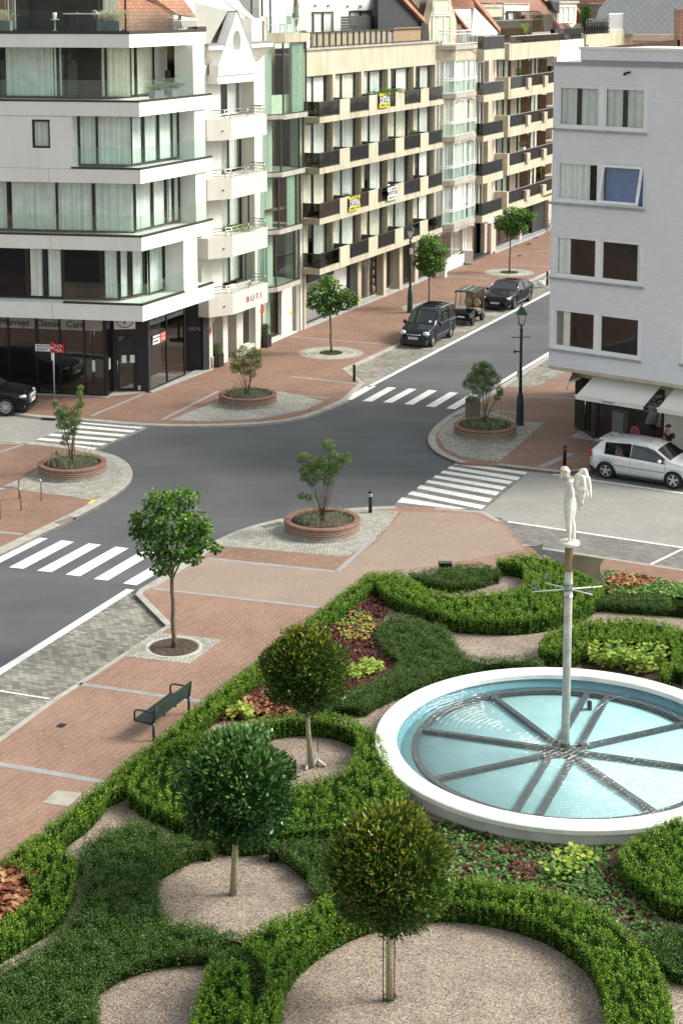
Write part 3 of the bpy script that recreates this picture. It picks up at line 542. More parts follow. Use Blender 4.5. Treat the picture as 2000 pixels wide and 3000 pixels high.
CUR = ['curtain_white', 'curtain_grey', 'curtain_cream', 'curtain_white', 'curtain_green']
# ---------------------------------------------------------------- 1 white apartment block over the showroom
dF = (math.cos(R(-10.05)), math.sin(R(-10.05)))
CC = W(63.65, 1.1)
def FR(x, o=0.0):
    "point of the front slab line at world x, pushed o outward"
    t = (x - CC[0]) / dF[0]; return (x + dF[1] * o, CC[1] + dF[1] * t - dF[0] * o)
LX = -19.0
B1 = empty('apartment_building', (CC[0], CC[1], 0), 0, 'white corner apartment block with glass balconies above a dark car showroom', 'building')
def slab(z0, z1, N=1.1, s0=63.65, s1=70.17):
    c = W(s0, N); return [FR(LX), c, W(s1, N), W(s1, -9), (LX, W(s1, -9)[1])]
for i, (z0, z1) in enumerate([(3.75, 4.45), (6.82, 7.42), (9.73, 10.33), (12.6, 13.2)]):
    def fn(b): b.prism(slab(z0, z1), z0, z1)
    wallm(B1, 'floor_slab', 'render_white', fn)
    b = MB(); x0 = {0: -12.1, 1: LX, 2: -11.6, 3: LX}[i]
    b.seg(FR(x0), CC, z1, z1 + .085, -.12, .015)
    e1 = {0: 67.40, 1: 70.17, 2: 70.17, 3: 70.17}[i]; P, Q = W(63.65, 1.1), W(e1, 1.1); b.seg(P, Q, z1, z1 + .085, -.12, .015)
    if i == 0: b.seg(W(68.75, 1.1), W(70.17, 1.1), z1, z1 + .085, -.12, .015)
    b.build('slab_trim', 'brown_frame', B1)
    # seams of the cladding
    b = MB()
    for x in (-12.6, -16.2): b.seg(FR(x), FR(x + .02), z0 + .02, z1 - .02, 0, .003)
    if i < 3: b.build('cladding_seam', 'concrete_grey', B1)
def fn(b): b.prism([FR(LX), W(63.72, .63), W(70.55, .63), W(70.55, -9), (LX, W(70, -9)[1])], 15.5, 16.07)
wallm(B1, 'floor_slab', 'render_white', fn)
b = MB(); b.seg(FR(LX), W(63.72, .63), 16.07, 16.2, -.14, .02); b.seg(W(63.72, .63), W(69.7, .63), 16.07, 16.2, -.14, .02); b.seg(W(69.7, .63), W(70.6, .63), 16.07, 16.3, -.5, .02); b.build('slab_trim', 'brown_frame', B1)
# piers on the street side
def fn(b):
    b.seg(*SW(68.68, 69.75, .98), 13.2, 15.5, -.95, 0); b.seg(*SW(68.72, 69.75, .98), 10.33, 12.6, -.95, 0); b.seg(*SW(68.78, 69.75, .98), 7.42, 9.73, -.95, 0); b.seg(*SW(67.42, 68.72, 1.05), 4.45, 6.82, -.95, 0)
    b.seg(*SW(69.75, 70.17, .10), 4.45, 15.5, -.5, 0); b.seg(*SW(68.6, 69.75, -.95), 13.2, 15.5, -.2, 0); b.seg(*SW(68.72, 69.75, -.1), 4.45, 6.82, -.2, 0)
wallm(B1, 'pier', 'render_white', fn)
wallm(B1, 'interior_core', 'interior', lambda b: b.prism([FR(LX, -2.6), (W(64.9, -1.6)), W(69.9, -1.6), W(69.9, -8.5), (LX, W(69.9, -8)[1])], .05, 18.5))
# flush wall with the small window on the third storey
gP = FR(-11.55)
def fn(b):
    b.seg(FR(LX), FR(-13.30), 10.33, 12.6, -.4, -.02); b.seg(FR(-12.50), gP, 10.33, 12.6, -.4, -.02); b.seg(FR(-13.30), FR(-12.50), 10.33, 11.2, -.4, -.02); b.seg(FR(-13.30), FR(-12.50), 12.43, 12.6, -.4, -.02)
    b.seg(FR(-11.75), gP, 10.33, 12.6, -.9, -.4)
wallm(B1, 'wall', 'render_white', fn)
window(B1, FR(-13.30), FR(-12.50), 11.2, 12.43, 1, 'black_frame', 'curtain_grey', ((.0, 1),), w=.09, off=-.06)
wallm(B1, 'cladding_seam', 'concrete_grey', lambda b: (b.seg(FR(LX), FR(-11.6), 10.325, 10.34, -.02, .003), b.seg(FR(LX), FR(-11.6), 12.58, 12.60, -.02, .003)))
cS = W(64.35, .30)
def front_windows(z0, z1, o, cuts, cur='curtain_green', fr='black_frame', spans=None, gl='glass_win'):
    for i in range(len(cuts) - 1):
        window(B1, FR(cuts[i], o), FR(cuts[i + 1], o), z0, z1, 1, fr, cur if isinstance(cur, str) else cur[i], (spans[i] if spans else ((0, 1),)), w=.05, gl=gl)
front_windows(7.5, 9.73, -.8, [-19, -14.75, -12.55, -10.92, -9.1], 'curtain_green', spans=[((0, 1),), ((.05, 1),), ((0, 1),), ((0, 1),)])
front_windows(10.42, 12.6, -.8, [-11.55, -10.7, -9.15], 'curtain_green')
front_windows(13.28, 15.5, -1.9, [-19, -15.4, -12.4, -10.6, -9.45], ['curtain_cream', 'curtain_green', 'curtain_cream', 'curtain_cream'], spans=[((0, 1),), ((.08, .95),), ((0, .32), (.72, 1)), ((0, 1),)])
def side_windows(z0, z1, N, cuts, cur='curtain_green', spans=None):
    for i in range(len(cuts) - 1): window(B1, W(cuts[i], N), W(cuts[i + 1], N), z0, z1, 1, 'black_frame', cur, spans[i] if spans else ((0, 1),), w=.05)
side_windows(7.5, 9.73, .2, [64.75, 66.28, 67.5, 68.15, 68.72], spans=[((0, 1),), ((0, 1),), ((0, .35), (.75, 1)), ((0, 1),)]); side_windows(10.42, 12.6, .2, [64.5, 65.6, 66.9, 68.1, 68.72]); side_windows(13.28, 15.5, -.95, [65.3, 67.0, 68.6], 'curtain_cream')
# first floor, black panels with curtained panes
for a, c, cu in [(-19, -14.0, None), (-14.0, -13.2, 'curtain_white'), (-13.2, -12.35, 'curtain_white'), (-12.35, -10.65, None), (-10.65, -9.85, 'curtain_green')]:
    window(B1, FR(a, -.85), FR(c, -.85), 4.5, 6.8, 1, 'black_frame', cu, ((.05, .92),), w=.08, gl='glass_win' if cu else 'glass_dark')
pA, pB = FR(-9.85, -.85), W(65.95, .02)
for t0, t1, cu in [(0, .42, 'curtain_green'), (.42, .92, 'curtain_green')]:
    window(B1, mid(pA, pB, t0 + .03), mid(pA, pB, t1), 4.55, 6.8, 1, 'black_frame', cu, ((.12, 1),), w=.07)
window(B1, W(66.0, .10), W(67.45, .10), 4.5, 6.8, 1, 'black_frame', 'curtain_green', ((0, 1),), w=.06)
window(B1, W(68.8, .0), W(70.1, .0), 4.5, 6.8, 1, 'render_white', None, (), w=.05, gl='glass_clear')
# glass balustrades
def bal(par, P, Q, z0, z1, o=-.05, rail=None, gl='glass_clear', posts=None, seams=1.15):
    b = MB(); nx, ny = outw(P, Q, o)
    L = math.dist(P, Q); n = max(1, round(L / seams))
    for i in range(n):
        p, q = mid(P, Q, (i + .006) / n), mid(P, Q, (i + 1 - .006) / n); b.seg(p, q, z0, z1, o, o + .016)
    g = b.build('glass_balustrade', gl, par)
    if rail:
        b = MB(); b.seg(P, Q, z1, z1 + .05, o - .02, o + .04)
        for i in range(n + 1): p = mid(P, Q, i / n); q = mid(P, Q, min(1, i / n + .04 / L)) if i < n else mid(P, Q, 1 - .04 / L); b.seg(*((p, q) if i < n else (q, p)), z0 - .05, z1, o - .03, o - .004)
        b.build('rail', rail, g)
    return g
for z, e, x0 in [(4.53, 67.4, -12.1), (7.5, 69.9, LX), (10.41, 69.9, -11.6), (13.28, 69.9, LX)]:
    bal(B1, FR(x0), CC, z, z + .85); bal(B1, CC, W(e, 1.1), z, z + .85)
bal(B1, W(68.75, 1.1), W(70.15, 1.1), 4.53, 5.5); bal(B1, FR(LX), W(63.72, .63), 16.2, 17.08); bal(B1, W(63.72, .63), W(69.4, .63), 16.2, 17.08)
# penthouse
def fn(b):
    b.prism([FR(LX, -2.2), FR(-13.9, -2.2), FR(-13.9, -6), (LX, 84)], 16.07, 19.5); b.prism([FR(-12.6, -2.2), FR(-11.2, -2.2), FR(-11.2, -6), FR(-12.6, -6)], 16.07, 19.5)
wallm(B1, 'penthouse_wall', 'wood_brown', fn)
for a, c, cu, sp in [(-16.6, -14.0, 'curtain_cream', ((.55, .95),)), (-13.9, -12.6, 'curtain_cream', ((.2, .9),)), (-12.6, -11.3, 'curtain_cream', ((.0, .05),)), (-11.2, -9.7, 'curtain_cream', ((.1, .75),))]:
    window(B1, FR(a, -2.1), FR(c, -2.1), 16.15, 18.6, 1, 'black_frame', cu, sp, w=.07)
def fn(b):
    b.add([(*W(66.0, -1.6), 18.2), (*W(69.8, -.6), 16.9), (*W(69.8, -1.6), 16.7), (*W(66.6, -2.6), 18.2), (*W(66.0, -1.6), 16.1), (*W(69.8, -.6), 16.1), (*W(69.8, -1.6), 16.1), (*W(66.6, -2.6), 16.1)], [(0, 1, 2, 3), (0, 4, 5, 1), (1, 5, 6, 2), (3, 2, 6, 7)])
    P0 = W(67.2, .2)
    plate(b, [F(460, 0, .25), F(540, 0, .25), F(578, 52, .25), F(520, 42, .25)], .25, .35)
wallm(B1, 'mansard_roof', 'roof_tile', fn)
wallm(B1, 'mansard_base', 'concrete_grey', lambda b: plate(b, [F(525, 60, .2), F(578, 60, .2), F(580, 84, .2), F(540, 84, .2)], .2, .4))
wallm(B1, 'roof', 'concrete_grey', lambda b: b.prism([FR(LX, -1.9), FR(-9.5, -1.9), W(68.5, -2), W(68.5, -9), (LX, 86)], 18.6, 18.75))
# showroom
g0, g1, g2, g3, g4, g5, g6, g7 = G(-160, 1143), G(112, 1155), G(316, 1164), G(335, 1150), G(402, 1148), G(437, 1150), G(545, 1103), W(69.7, -.9)
def shopwin(P, Q, cuts, gl='glass_shop', w=.07, z1=3.72, z0=.06, name='shop_window'): return window(B1, P, Q, z0, z1, 1, 'black_frame', None, (), gl, w, cuts=cuts, name=name)
shopwin(g0, g1, [.35, .7]); shopwin(g1, g2, [.33, .68, .96]); shopwin(g2, g3, []); shopwin(g5, g6, [.5])
wallm(B1, 'wall', 'black_clad', lambda b: (b.seg(g3, mid(g3, g4, .08), 0, 3.75, -.2, 0), b.seg(g3, g4, 2.75, 2.9, -.2, 0.01), b.seg(g4, g5, 0, 3.75, -.25, 0)))
dr = window(B1, mid(g3, g4, .1), mid(g3, g4, 1), .02, 2.75, 1, 'black_frame', None, (), 'glass_shop', .16, name='door')
b = MB(); p = mid(g3, g4, .17); n_ = outw(g3, g4, .06); b.tube([(p[0] + n_[0], p[1] + n_[1], .9), (p[0] + n_[0], p[1] + n_[1], 1.5)], .02); b.build('handle', 'steel', dr)
b = MB()
for t in (.36, .72): b.seg(mid(g3, g4, t), mid(g3, g4, t + .2), 1.35, 1.7, .0, .012)
b.split('notice', 'plate_white', dr)
b = MB(); b.seg(mid(g3, g4, .05), mid(g3, g4, .98), 2.9, 3.72, 0, .03); em = b.build('emblem_panel', 'plate_white', B1)
def emblem():
    c = mid(g3, g4, .52); n_ = outw(g3, g4, .045); ex = Vector((g4[0] - g3[0], g4[1] - g3[1])).normalized(); zc = 3.38; b = MB(); r = .40
    pt = lambda a, z: (c[0] + n_[0] + ex.x * a, c[1] + n_[1] + ex.y * a, zc + z)
    b.tube([pt(r * math.cos(t * math.pi / 16), r * math.sin(t * math.pi / 16)) for t in range(33)], .018, 6, cap=False)
    zz = [(-.36, .16), (-.20, -.13), (-.10, .30), (0, -.24), (.10, .30), (.20, -.13), (.36, .16)]
    for i in range(6): b.tube([pt(*zz[i]), pt(*zz[i + 1])], .028, 5)
    b.build('emblem', 'text_dark', em)
emblem()
def fit(o, width, ex, at):
    "scale lettering so that it spans width along ex around point at"
    ex = Vector((ex[0], ex[1], 0)).normalized(); off = Vector((0, 0, 0)); p = o.parent
    while p: off += p.location; p = p.parent
    c = Vector(at) - off; us = [(v.co - c).dot(ex) for v in o.data.vertices]; k = width / (max(us) - min(us)); m0 = (max(us) + min(us)) / 2
    for v in o.data.vertices: u = (v.co - c).dot(ex); v.co += ex * ((u - m0) * k - u)
    return o
def sign_text(body, size, m, par, P, width=None, ex=dF, z=3.3, off=.01, name='lettering'):
    n = (ex[1], -ex[0]); L = math.hypot(*ex); at = (P[0] + n[0] / L * off, P[1] + n[1] / L * off, z)
    o = text(body, size, m, par, at, ex, (0, 0, 1), name)
    return fit(o, width, ex, at) if width else o
wallm(B1, 'fascia_board', 'plate_white', lambda b: (b.seg(g0, g1, 2.98, 3.7, -.10, -.06), b.seg(g1, mid(g1, g2, .96), 2.98, 3.7, -.10, -.06), b.seg(mid(g5, g6, .02), g6, 3.0, 3.7, -.10, -.06)))
sign_text('Marreyt  Classic  Cars', .42, 'text_dark', B1, mid(g1, g2, .08), 3.9, z=3.24, off=.03)
sign_text('Marreyt Classic Cars', .42, 'text_dark', B1, mid(g5, g6, .52), 3.2, ex=(g6[0] - g5[0], g6[1] - g5[1]), z=3.33, off=.012)
wallm(B1, 'showroom_floor', 'concrete_grey', lambda b: b.prism([offs(g0, g1, -.12)[0], offs(g1, g2, -.12)[1], offs(g5, g6, -.12)[0], offs(g5, g6, -.12)[1], g7, W(69.9, -5), (LX, 84)], .0, .04))
wallm(B1, 'showroom_wall', 'interior_tan', lambda b: b.seg(offs(g5, g6, -1.6)[0], offs(g5, g6, -1.6)[1], .04, 2.9, -.1, 0))
wallm(B1, 'door_notice', 'lantern_glass', lambda b: (b.seg(mid(g1, g2, .79), mid(g1, g2, .83), 1.15, 1.65, -.03, .012), b.seg(mid(g2, g3, .3), mid(g2, g3, .5), 1.2, 1.7, -.03, .012), b.seg(mid(g4, g5, .1), mid(g4, g5, .3), .1, .3, .0, .012)))
def fn(b): b.prism([offs(g1, g2, .16)[0], offs(g1, g2, .16)[1], (g3[0] + .1, g3[1] - .3), g3, g2, g1], 0, .05)
wallm(B1, 'step', 'stone_grey', fn)
wallm(B1, 'step', 'stone_grey', lambda b: b.prism([g5, offs(g5, g6, .14)[0], G(603, 1090), G(625, 1083), W(71.2, -.4), g6], 0, .06))
# black entrance panel with the lettering
oP, oQ = G(545, 1085), G(612, 1086)
oP = (oP[0], oP[1]); wallm(B1, 'entrance_panel', 'black_clad', lambda b: (b.seg(oP, oQ, 0.05, 3.75, -.3, 0), b.seg(oQ, W(71.35, .05), .05, 3.75, -.3, 0)))
oex = (oQ[0] - oP[0], oQ[1] - oP[1])
sign_text('OBIONE', .24, 'band_grey', B1, mid(oP, oQ, .40), .62, ex=oex, z=2.02, off=.006); sign_text('116', .26, 'text_white', B1, mid(oP, oQ, .90), .24, ex=oex, z=2.10, off=.008)
for e_, c_, l_ in ((g5, g6, 'a'),):
    P, Q = mid(g5, g6, .12), mid(g5, g6, .30); st_ = MB(); st_.seg(P, Q, 2.1, 2.5, .006, .012); s1 = st_.build('sponsor_panel', 'plate_white', B1)
    sign_text('RACE MAIN', .12, 'text_dark', s1, mid(P, Q, .5), .6, ex=(Q[0] - P[0], Q[1] - P[1]), z=2.38, off=.016); sign_text('SPONSOR', .12, 'text_dark', s1, mid(P, Q, .45), .45, ex=(Q[0] - P[0], Q[1] - P[1]), z=2.22, off=.016)
    P, Q = mid(g5, g6, .31), mid(g5, g6, .46); st_ = MB(); st_.seg(P, Q, 2.1, 2.55, .006, .012); s2 = st_.build('arrow_panel', 'red_dot', B1)
    sign_text('ZOO\nRUN', .17, 'text_white', s2, mid(P, Q, .5), .36, ex=(Q[0] - P[0], Q[1] - P[1]), z=2.33, off=.016)
# ---------------------------------------------------------------- 2 narrow gabled house
B2 = empty('gabled_house', (*W(71.3, 0), 0), 0, 'narrow cream house with pointed gable, round opening and curved steel balcony rails', 'building')
wallm(B2, 'interior_core', 'interior', lambda b: b.prism([W(72.2, -1.2), W(78.7, -1.2), W(78.7, -7), W(72.2, -7)], 0, 14.5))
zb = [2.64, 5.42, 8.20, 10.99]
def fn(b):
    b.seg(*SW(71.1, 73.2, -.02), 2.64, 15.3, -1.1, 0); b.seg(*SW(76.75, 78.75, -.02), 2.64, 15.3, -1.1, 0); b.seg(*SW(73.2, 76.75, -.02), 13.72, 14.9, -1.1, 0)
    b.seg(*SW(71.3, 72.0, .05), 0, 2.66, -1.0, 0); b.seg(*SW(73.1, 73.6, .03), 0, 2.66, -.5, 0); b.seg(*SW(74.6, 75.3, .0), 0, 2.66, -.9, 0); b.seg(*SW(76.6, 77.2, .05), 0, 2.66, -.9, 0)
    b.seg(*SW(75.3, 76.6, .0), 0, .35, -.4, 0)
wallm(B2, 'wall', 'render_cream', fn)
for a, c in ((75.28, 76.62), (71.98, 73.1)):      # curved heads of the shop openings
    pts = [(a, 2.66)] + [(a + (c - a) * t, 2.05 + .58 * math.sqrt(max(0, 1 - (1 - t) ** 2.4))) for t in (0, .08, .2, .4, .6, .8, 1)] + [(c, 2.66)]
    wallm(B2, 'arch', 'render_cream', lambda b: plate(b, pts, .07, .5))
for a in (71.62, 77.35):
    b = MB(); c = W(a, .06 if a < 74 else .07); 
    vs = [(c[0] + U[0] * .19 * math.cos(t * math.pi / 10) + NN[0] * o, c[1] + U[1] * .19 * math.cos(t * math.pi / 10) + NN[1] * o, (1.85 if a < 74 else 1.95) + .19 * math.sin(t * math.pi / 10)) for o in (0, .02) for t in range(20)]
    b.add(vs, [tuple(range(20, 40)), *[(i, (i + 1) % 20, 20 + (i + 1) % 20, 20 + i) for i in range(20)]]); b.build('red_disc', 'red_dot', B2)
balp = lambda e=0: [W(71.0, -.05), W(71.25, .15 + e), W(72.15, 1.1 + e), W(75.88, 1.1 + e), W(76.1, .0), W(75.5, -.2)]
balp = lambda e=0: [W(70.9, -.1), W(70.95, .42), W(72.15, 1.08), W(75.88, 1.1), W(75.95, -.1)]
for i, z in enumerate(zb):
    f = wallm(B2, 'balcony', 'render_cream', lambda b: b.prism(balp(), z, z + .985))
    P = [balp()[k] for k in (1, 2, 3)]; b = MB()
    for zz in (.12, .27, .42):
        b.tube([(*W(71.3, .5), z + .985 + zz), (*W(72.15, 1.0), z + .985 + zz), (*W(75.8, 1.02), z + .985 + zz), (*W(75.85, .2), z + .985 + zz)], .018 if zz < .4 else .026, 5)
    for s_, n_ in ((71.9, .86), (72.2, 1.0), (74.0, 1.0), (75.8, 1.0)): b.tube([(*W(s_, n_), z + .95), (*W(s_, n_), z + 1.42)], .02, 5)
    b.build('rail', 'steel', f)
    b = MB(); b.tube([(*W(71.7, .78), z + .45), (*W(71.7, .9), z + .44)], .035, 6); b.build('drain_spout', 'brown_frame', f)
    z1 = [5.40, 8.18, 10.97, 13.7][i]
    window(B2, W(73.2, -.75), W(76.75, -.75), z + .95, z1, 3, 'white_metal' if i == 3 else 'brown_frame', 'curtain_grey' if i else 'curtain_grey', ((.0, .95),) if i < 3 else ((.0, .15), (.7, .95)), w=.06, cuts=[.2, .62])
# pointed gable prow
gp = [F(*Q3(377, 95), .6), F(*Q3(232, 500), .6), F(*Q3(232, 540), .6), F(*Q3(515, 530), .6), F(*Q3(515, 430), .6)]
gp = [(73.78, 16.95), (71.85, 14.45), (71.85, 14.0), (75.64, 14.0), (75.64, 14.75)]
def fn(b):
    # plate with a round hole
    c = (73.75, 15.55); rr = (.42, .52); hole = [(c[0] + rr[0] * math.cos(t * math.pi / 12), c[1] + rr[1] * math.sin(t * math.pi / 12)) for t in range(24)]
    loops = [gp, hole]; tris = tessellate_polygon([[Vector((s, z, 0)) for s, z in l] for l in loops]); flat = gp + hole; n = len(flat)
    vs = [(*W(s, .6), z) for s, z in flat] + [(*W(s, .1), z) for s, z in flat]; fs = [tuple(q) for q in tris] + [tuple(i + n for i in q[::-1]) for q in tris]; k = 0
    for l in loops:
        L = len(l); fs += [(k + i, k + (i + 1) % L, k + (i + 1) % L + n, k + i + n) for i in range(L)]; k += L
    b.add(vs, fs)
    b.seg(*SW(71.9, 75.6, .5), 13.62, 14.0, -.5, 0, None); b.seg(*SW(71.85, 75.64, .6), 13.6, 13.72, -1.0, .0)
wallm(B2, 'gable', 'render_white', fn)
wallm(B2, 'gable_backing', 'render_cream', lambda b: plate(b, [(73.7, 16.6), (72.2, 14.4), (75.3, 14.4)], .08, .1))
wallm(B2, 'gable_coping', 'concrete_grey', lambda b: plate(b, [(73.78, 17.0), (73.85, 16.95), (75.75, 14.7), (75.95, 14.72), (75.95, 14.66), (75.62, 14.66)], .63, .55))
def wing(b, s0, s1, s2, z):
    plate(b, [(s0, 15.42), (s2, 15.42), (s2, 15.2), (s0, 15.2)], .6, .7)
    b.add([(*W(s0, .55), 15.2), (*W(s2, .55), 15.2), (*W(s1, -.03), 14.4), (*W(s0 + (s1 - s0) * .5, -.03), 14.5), (*W(s0, -.1), 15.2), (*W(s2, -.1), 15.2)], [(0, 1, 2, 3), (0, 3, 4), (1, 5, 2), (0, 4, 5, 1), (2, 5, 4, 3)])
wallm(B2, 'cornice', 'render_cream', lambda b: (wing(b, 70.9, 72.2, 72.4, 0), wing(b, 77.7, 76.7, 75.2, 0)))
wallm(B2, 'cornice_cap', 'zinc', lambda b: (plate(b, [(70.8, 15.5), (72.5, 15.5), (72.5, 15.42), (70.8, 15.42)], .62, .8), plate(b, [(75.1, 15.5), (77.8, 15.5), (77.8, 15.42), (75.1, 15.42)], .62, .8)))
def fn(b):
    b.add([(*W(70.6, -.2), 15.4), (*W(78.7, -.2), 15.4), (*W(78.7, -4.2), 20.5), (*W(70.6, -4.2), 20.5), (*W(70.6, -6), 15.4), (*W(78.7, -6), 15.4)], [(0, 1, 2, 3), (0, 3, 4), (1, 5, 2), (3, 2, 5, 4)])
    b.add([(*W(71.7, .05), 15.2), (*W(73.78, .12), 17.0), (*W(73.8, -2.6), 17.6), (*W(71.2, -1.6), 15.8)], [(0, 1, 2, 3)]); b.add([(*W(75.7, .05), 15.0), (*W(73.78, .12), 17.0), (*W(73.8, -2.6), 17.6), (*W(76.6, -1.0), 15.8)], [(0, 1, 2, 3)])
wallm(B2, 'roof', 'render_cream', fn)
wallm(B2, 'roof_edge', 'render_white', lambda b: plate(b, [F(655, 0, -.6), F(690, 0, -.6), F(745, 52, -.6), F(735, 56, -.6)], -.6, .2))
wallm(B2, 'terrace_wall', 'render_white', lambda b: plate(b, [F(738, 53, .1), F(780, 54, .1), F(780, 122, .1), F(738, 122, .1)], .1, 2.5))
wallm(B2, 'terrace_wall_edge', 'bronze', lambda b: plate(b, [F(771, 60, .16), F(776, 60, .16), F(776, 122, .16), F(771, 122, .16)], .16, .05))
shop = window(B2, W(75.3, -.25), W(76.6, -.25), .35, 2.6, 1, 'render_white', None, (), 'glass_shop', .05, name='shop_window'); window(B2, W(72.0, -.4), W(73.1, -.4), .1, 2.6, 1, 'white_metal', None, (), 'glass_shop', .05, name='shop_window'); window(B2, W(73.6, -.5), W(74.6, -.5), .1, 2.6, 1, 'black_frame', None, (), 'glass_shop', .05, name='shop_window')
sign_text('B U T I', .42, 'text_red', B2, W(74.35, 1.1), 1.55, ex=U, z=3.12, off=.01)
# ---------------------------------------------------------------- 3 glass bay building
B3 = empty('glass_bay_building', (*W(78.8, 0), 0), 0, 'slim building with full height glass bay windows and grey metal bands', 'building')
wallm(B3, 'interior_core', 'interior_tan', lambda b: b.prism([W(78.8, -1.6), W(82.4, -1.6), W(82.4, -8), W(78.8, -8)], .0, 15.2))
lv = [(.6, C4(330, 575), C4(330, 1550), C4(640, 1500)), (.6, I5(235, 62), I5(235, 592), I5(475, 570)), (.6, I5(210, 635), I5(210, 1225), I5(445, 1160)), (.6, I5(175, 1260), I5(180, 1850), I5(425, 1800))]
zt = [15.4, 11.55, 8.65, 5.75]; zbm = [11.75, 8.85, 5.95, 3.05]
for i, (N, a, bq, c) in enumerate(lv):
    s0 = F(*bq, N)[0]; s1 = F(*c, N)[0]; z0, z1 = zbm[i], zt[i]
    P0, P1, P2, P3 = W(s0 - 1.55, -.35), W(s0, N), W(s1, N), W(s1 + .15, -.3)
    f = window(B3, P0, P1, z0, z1, 1, 'brown_frame', 'curtain_grey' if i == 3 else None, ((0.2, .75),), 'glass_green', .05, name='bay_window'); window(B3, P1, P2, z0, z1, 1, 'brown_frame', 'blind' if i in (0, 2) else None, ((.45, .95),), 'glass_green', .05, name='bay_window', cuts=[.8] if i else None)
    window(B3, P2, P3, z0, z1, 1, 'brown_frame', None, (), 'glass_green', .05, name='bay_window')
    wallm(B3, 'floor_band', 'concrete_grey', lambda b: b.prism([W(s0 - 1.6, -1.5), offs(P0, P1, .04)[0], (P1[0] + NN[0] * .05, P1[1] + NN[1] * .05), (P2[0] + NN[0] * .05, P2[1] + NN[1] * .05), W(s1 + .2, -.3), W(s1 + .2, -1.5)], z0 - .24, z0 - .0))
    if i == 0: wallm(B3, 'wall_unit', 'curtain_cream', lambda b: b.seg(W(s0 - .5, -.2), W(s0 + 1.6, .25), z0, z0 + .95, -.3, 0))
    if i == 2: wallm(B3, 'window_shelf', 'wood_brown', lambda b: b.seg(W(s0 - .4, .1), W(s1 - .1, .35), z0 + .95, z0 + 1.03, -.2, .1))
sa, sb = F(*C4(350, 455), .7), F(*C4(670, 445), .7)
wallm(B3, 'terrace_slab', 'concrete_beige', lambda b: b.prism([W(sa[0] - 1.9, -.6), W(sa[0], .7), W(sb[0], .7), W(sb[0] + .1, -3), W(sa[0] - 1.9, -3)], 15.38, 15.82))
bal(B3, W(sa[0] - 1.8, -.5), W(sa[0], .68), 15.82, 17.15, -.03); bal(B3, W(sa[0], .68), W(sb[0], .68), 15.82, 17.15, -.03); bal(B3, W(sb[0], .68), W(sb[0] + .1, -1.0), 15.82, 17.15, -.03)
gx0 = gsx = None
def fn(b): b.seg(*SW(80.35, 81.75, -.3), 0, 2.95, -.3, 0)
wallm(B3, 'wall', 'pale_brick', fn)
wallm(B3, 'pier', 'concrete_grey', lambda b: (b.seg(*SW(81.76, 82.15, -.1), 0, 5.6, -.6, 0), b.seg(*SW(77.7, 78.1, -.1), 0, 2.7, -.3, 0)))
wallm(B3, 'pier', 'render_cream', lambda b: b.seg(*SW(82.15, 82.42, -.05), 0, 15.3, -.6, 0))
window(B3, W(78.1, -.5), W(80.35, -.5), .12, 2.95, 1, 'brown_frame', 'blind', ((.4, .7),), 'glass_green', .06, name='shop_window', cuts=[.2])
wallm(B3, 'step', 'render_cream', lambda b: b.prism([G(778, 1018), G(795, 1006), G(872, 972), W(81.9, -.2), W(80.3, -.5), W(78.3, -.5)], 0, .06))
wallm(B3, 'door_button', 'yellow_paint', lambda b: b.seg(*SW(81.5, 81.62, -.28), .95, 1.15, 0, .02))
# ---------------------------------------------------------------- 4 long beige apartment block
B4 = empty('apartment_building', (*W(82.4, 0), 0), 0, 'long beige concrete apartment block with dark smoked glass balcony panels', 'building')
wallm(B4, 'interior_core', 'interior', lambda b: b.prism([W(82.6, -1.2), W(102.6, -1.2), W(102.6, -9), W(82.6, -9)], 0, 14.6))
wsp = [(82.9, 86.1), (86.62, 90.07), (90.64, 94.07), (94.57, 98.2), (98.69, 101.9)]
def fn(b):
    b.seg(*SW(82.42, 102.85, 0), 13.5, 14.88, -.5, 0)
    for a, c in [(82.42, 82.9), (86.1, 86.62), (90.07, 90.64), (94.07, 94.57), (98.2, 98.69), (101.9, 102.85)]: b.seg(*SW(a + .2 if a > 83 else a, c, 0), 3.0, 13.5, -.7, 0)
wallm(B4, 'wall', 'concrete_cream', fn)
wallm(B4, 'reveal', 'wood_grey', lambda b: [b.seg(*SW(a, a + .2, -.25), 3.0, 13.5, -.5, 0) for a in (86.1, 90.07, 94.07, 98.2)])
rows = [3.05, 5.73, 8.41, 11.10]; tops = [5.72, 8.40, 11.09, 13.5]
cseq = ['curtain_grey', 'curtain_white', 'curtain_cream', 'curtain_grey', 'curtain_white']
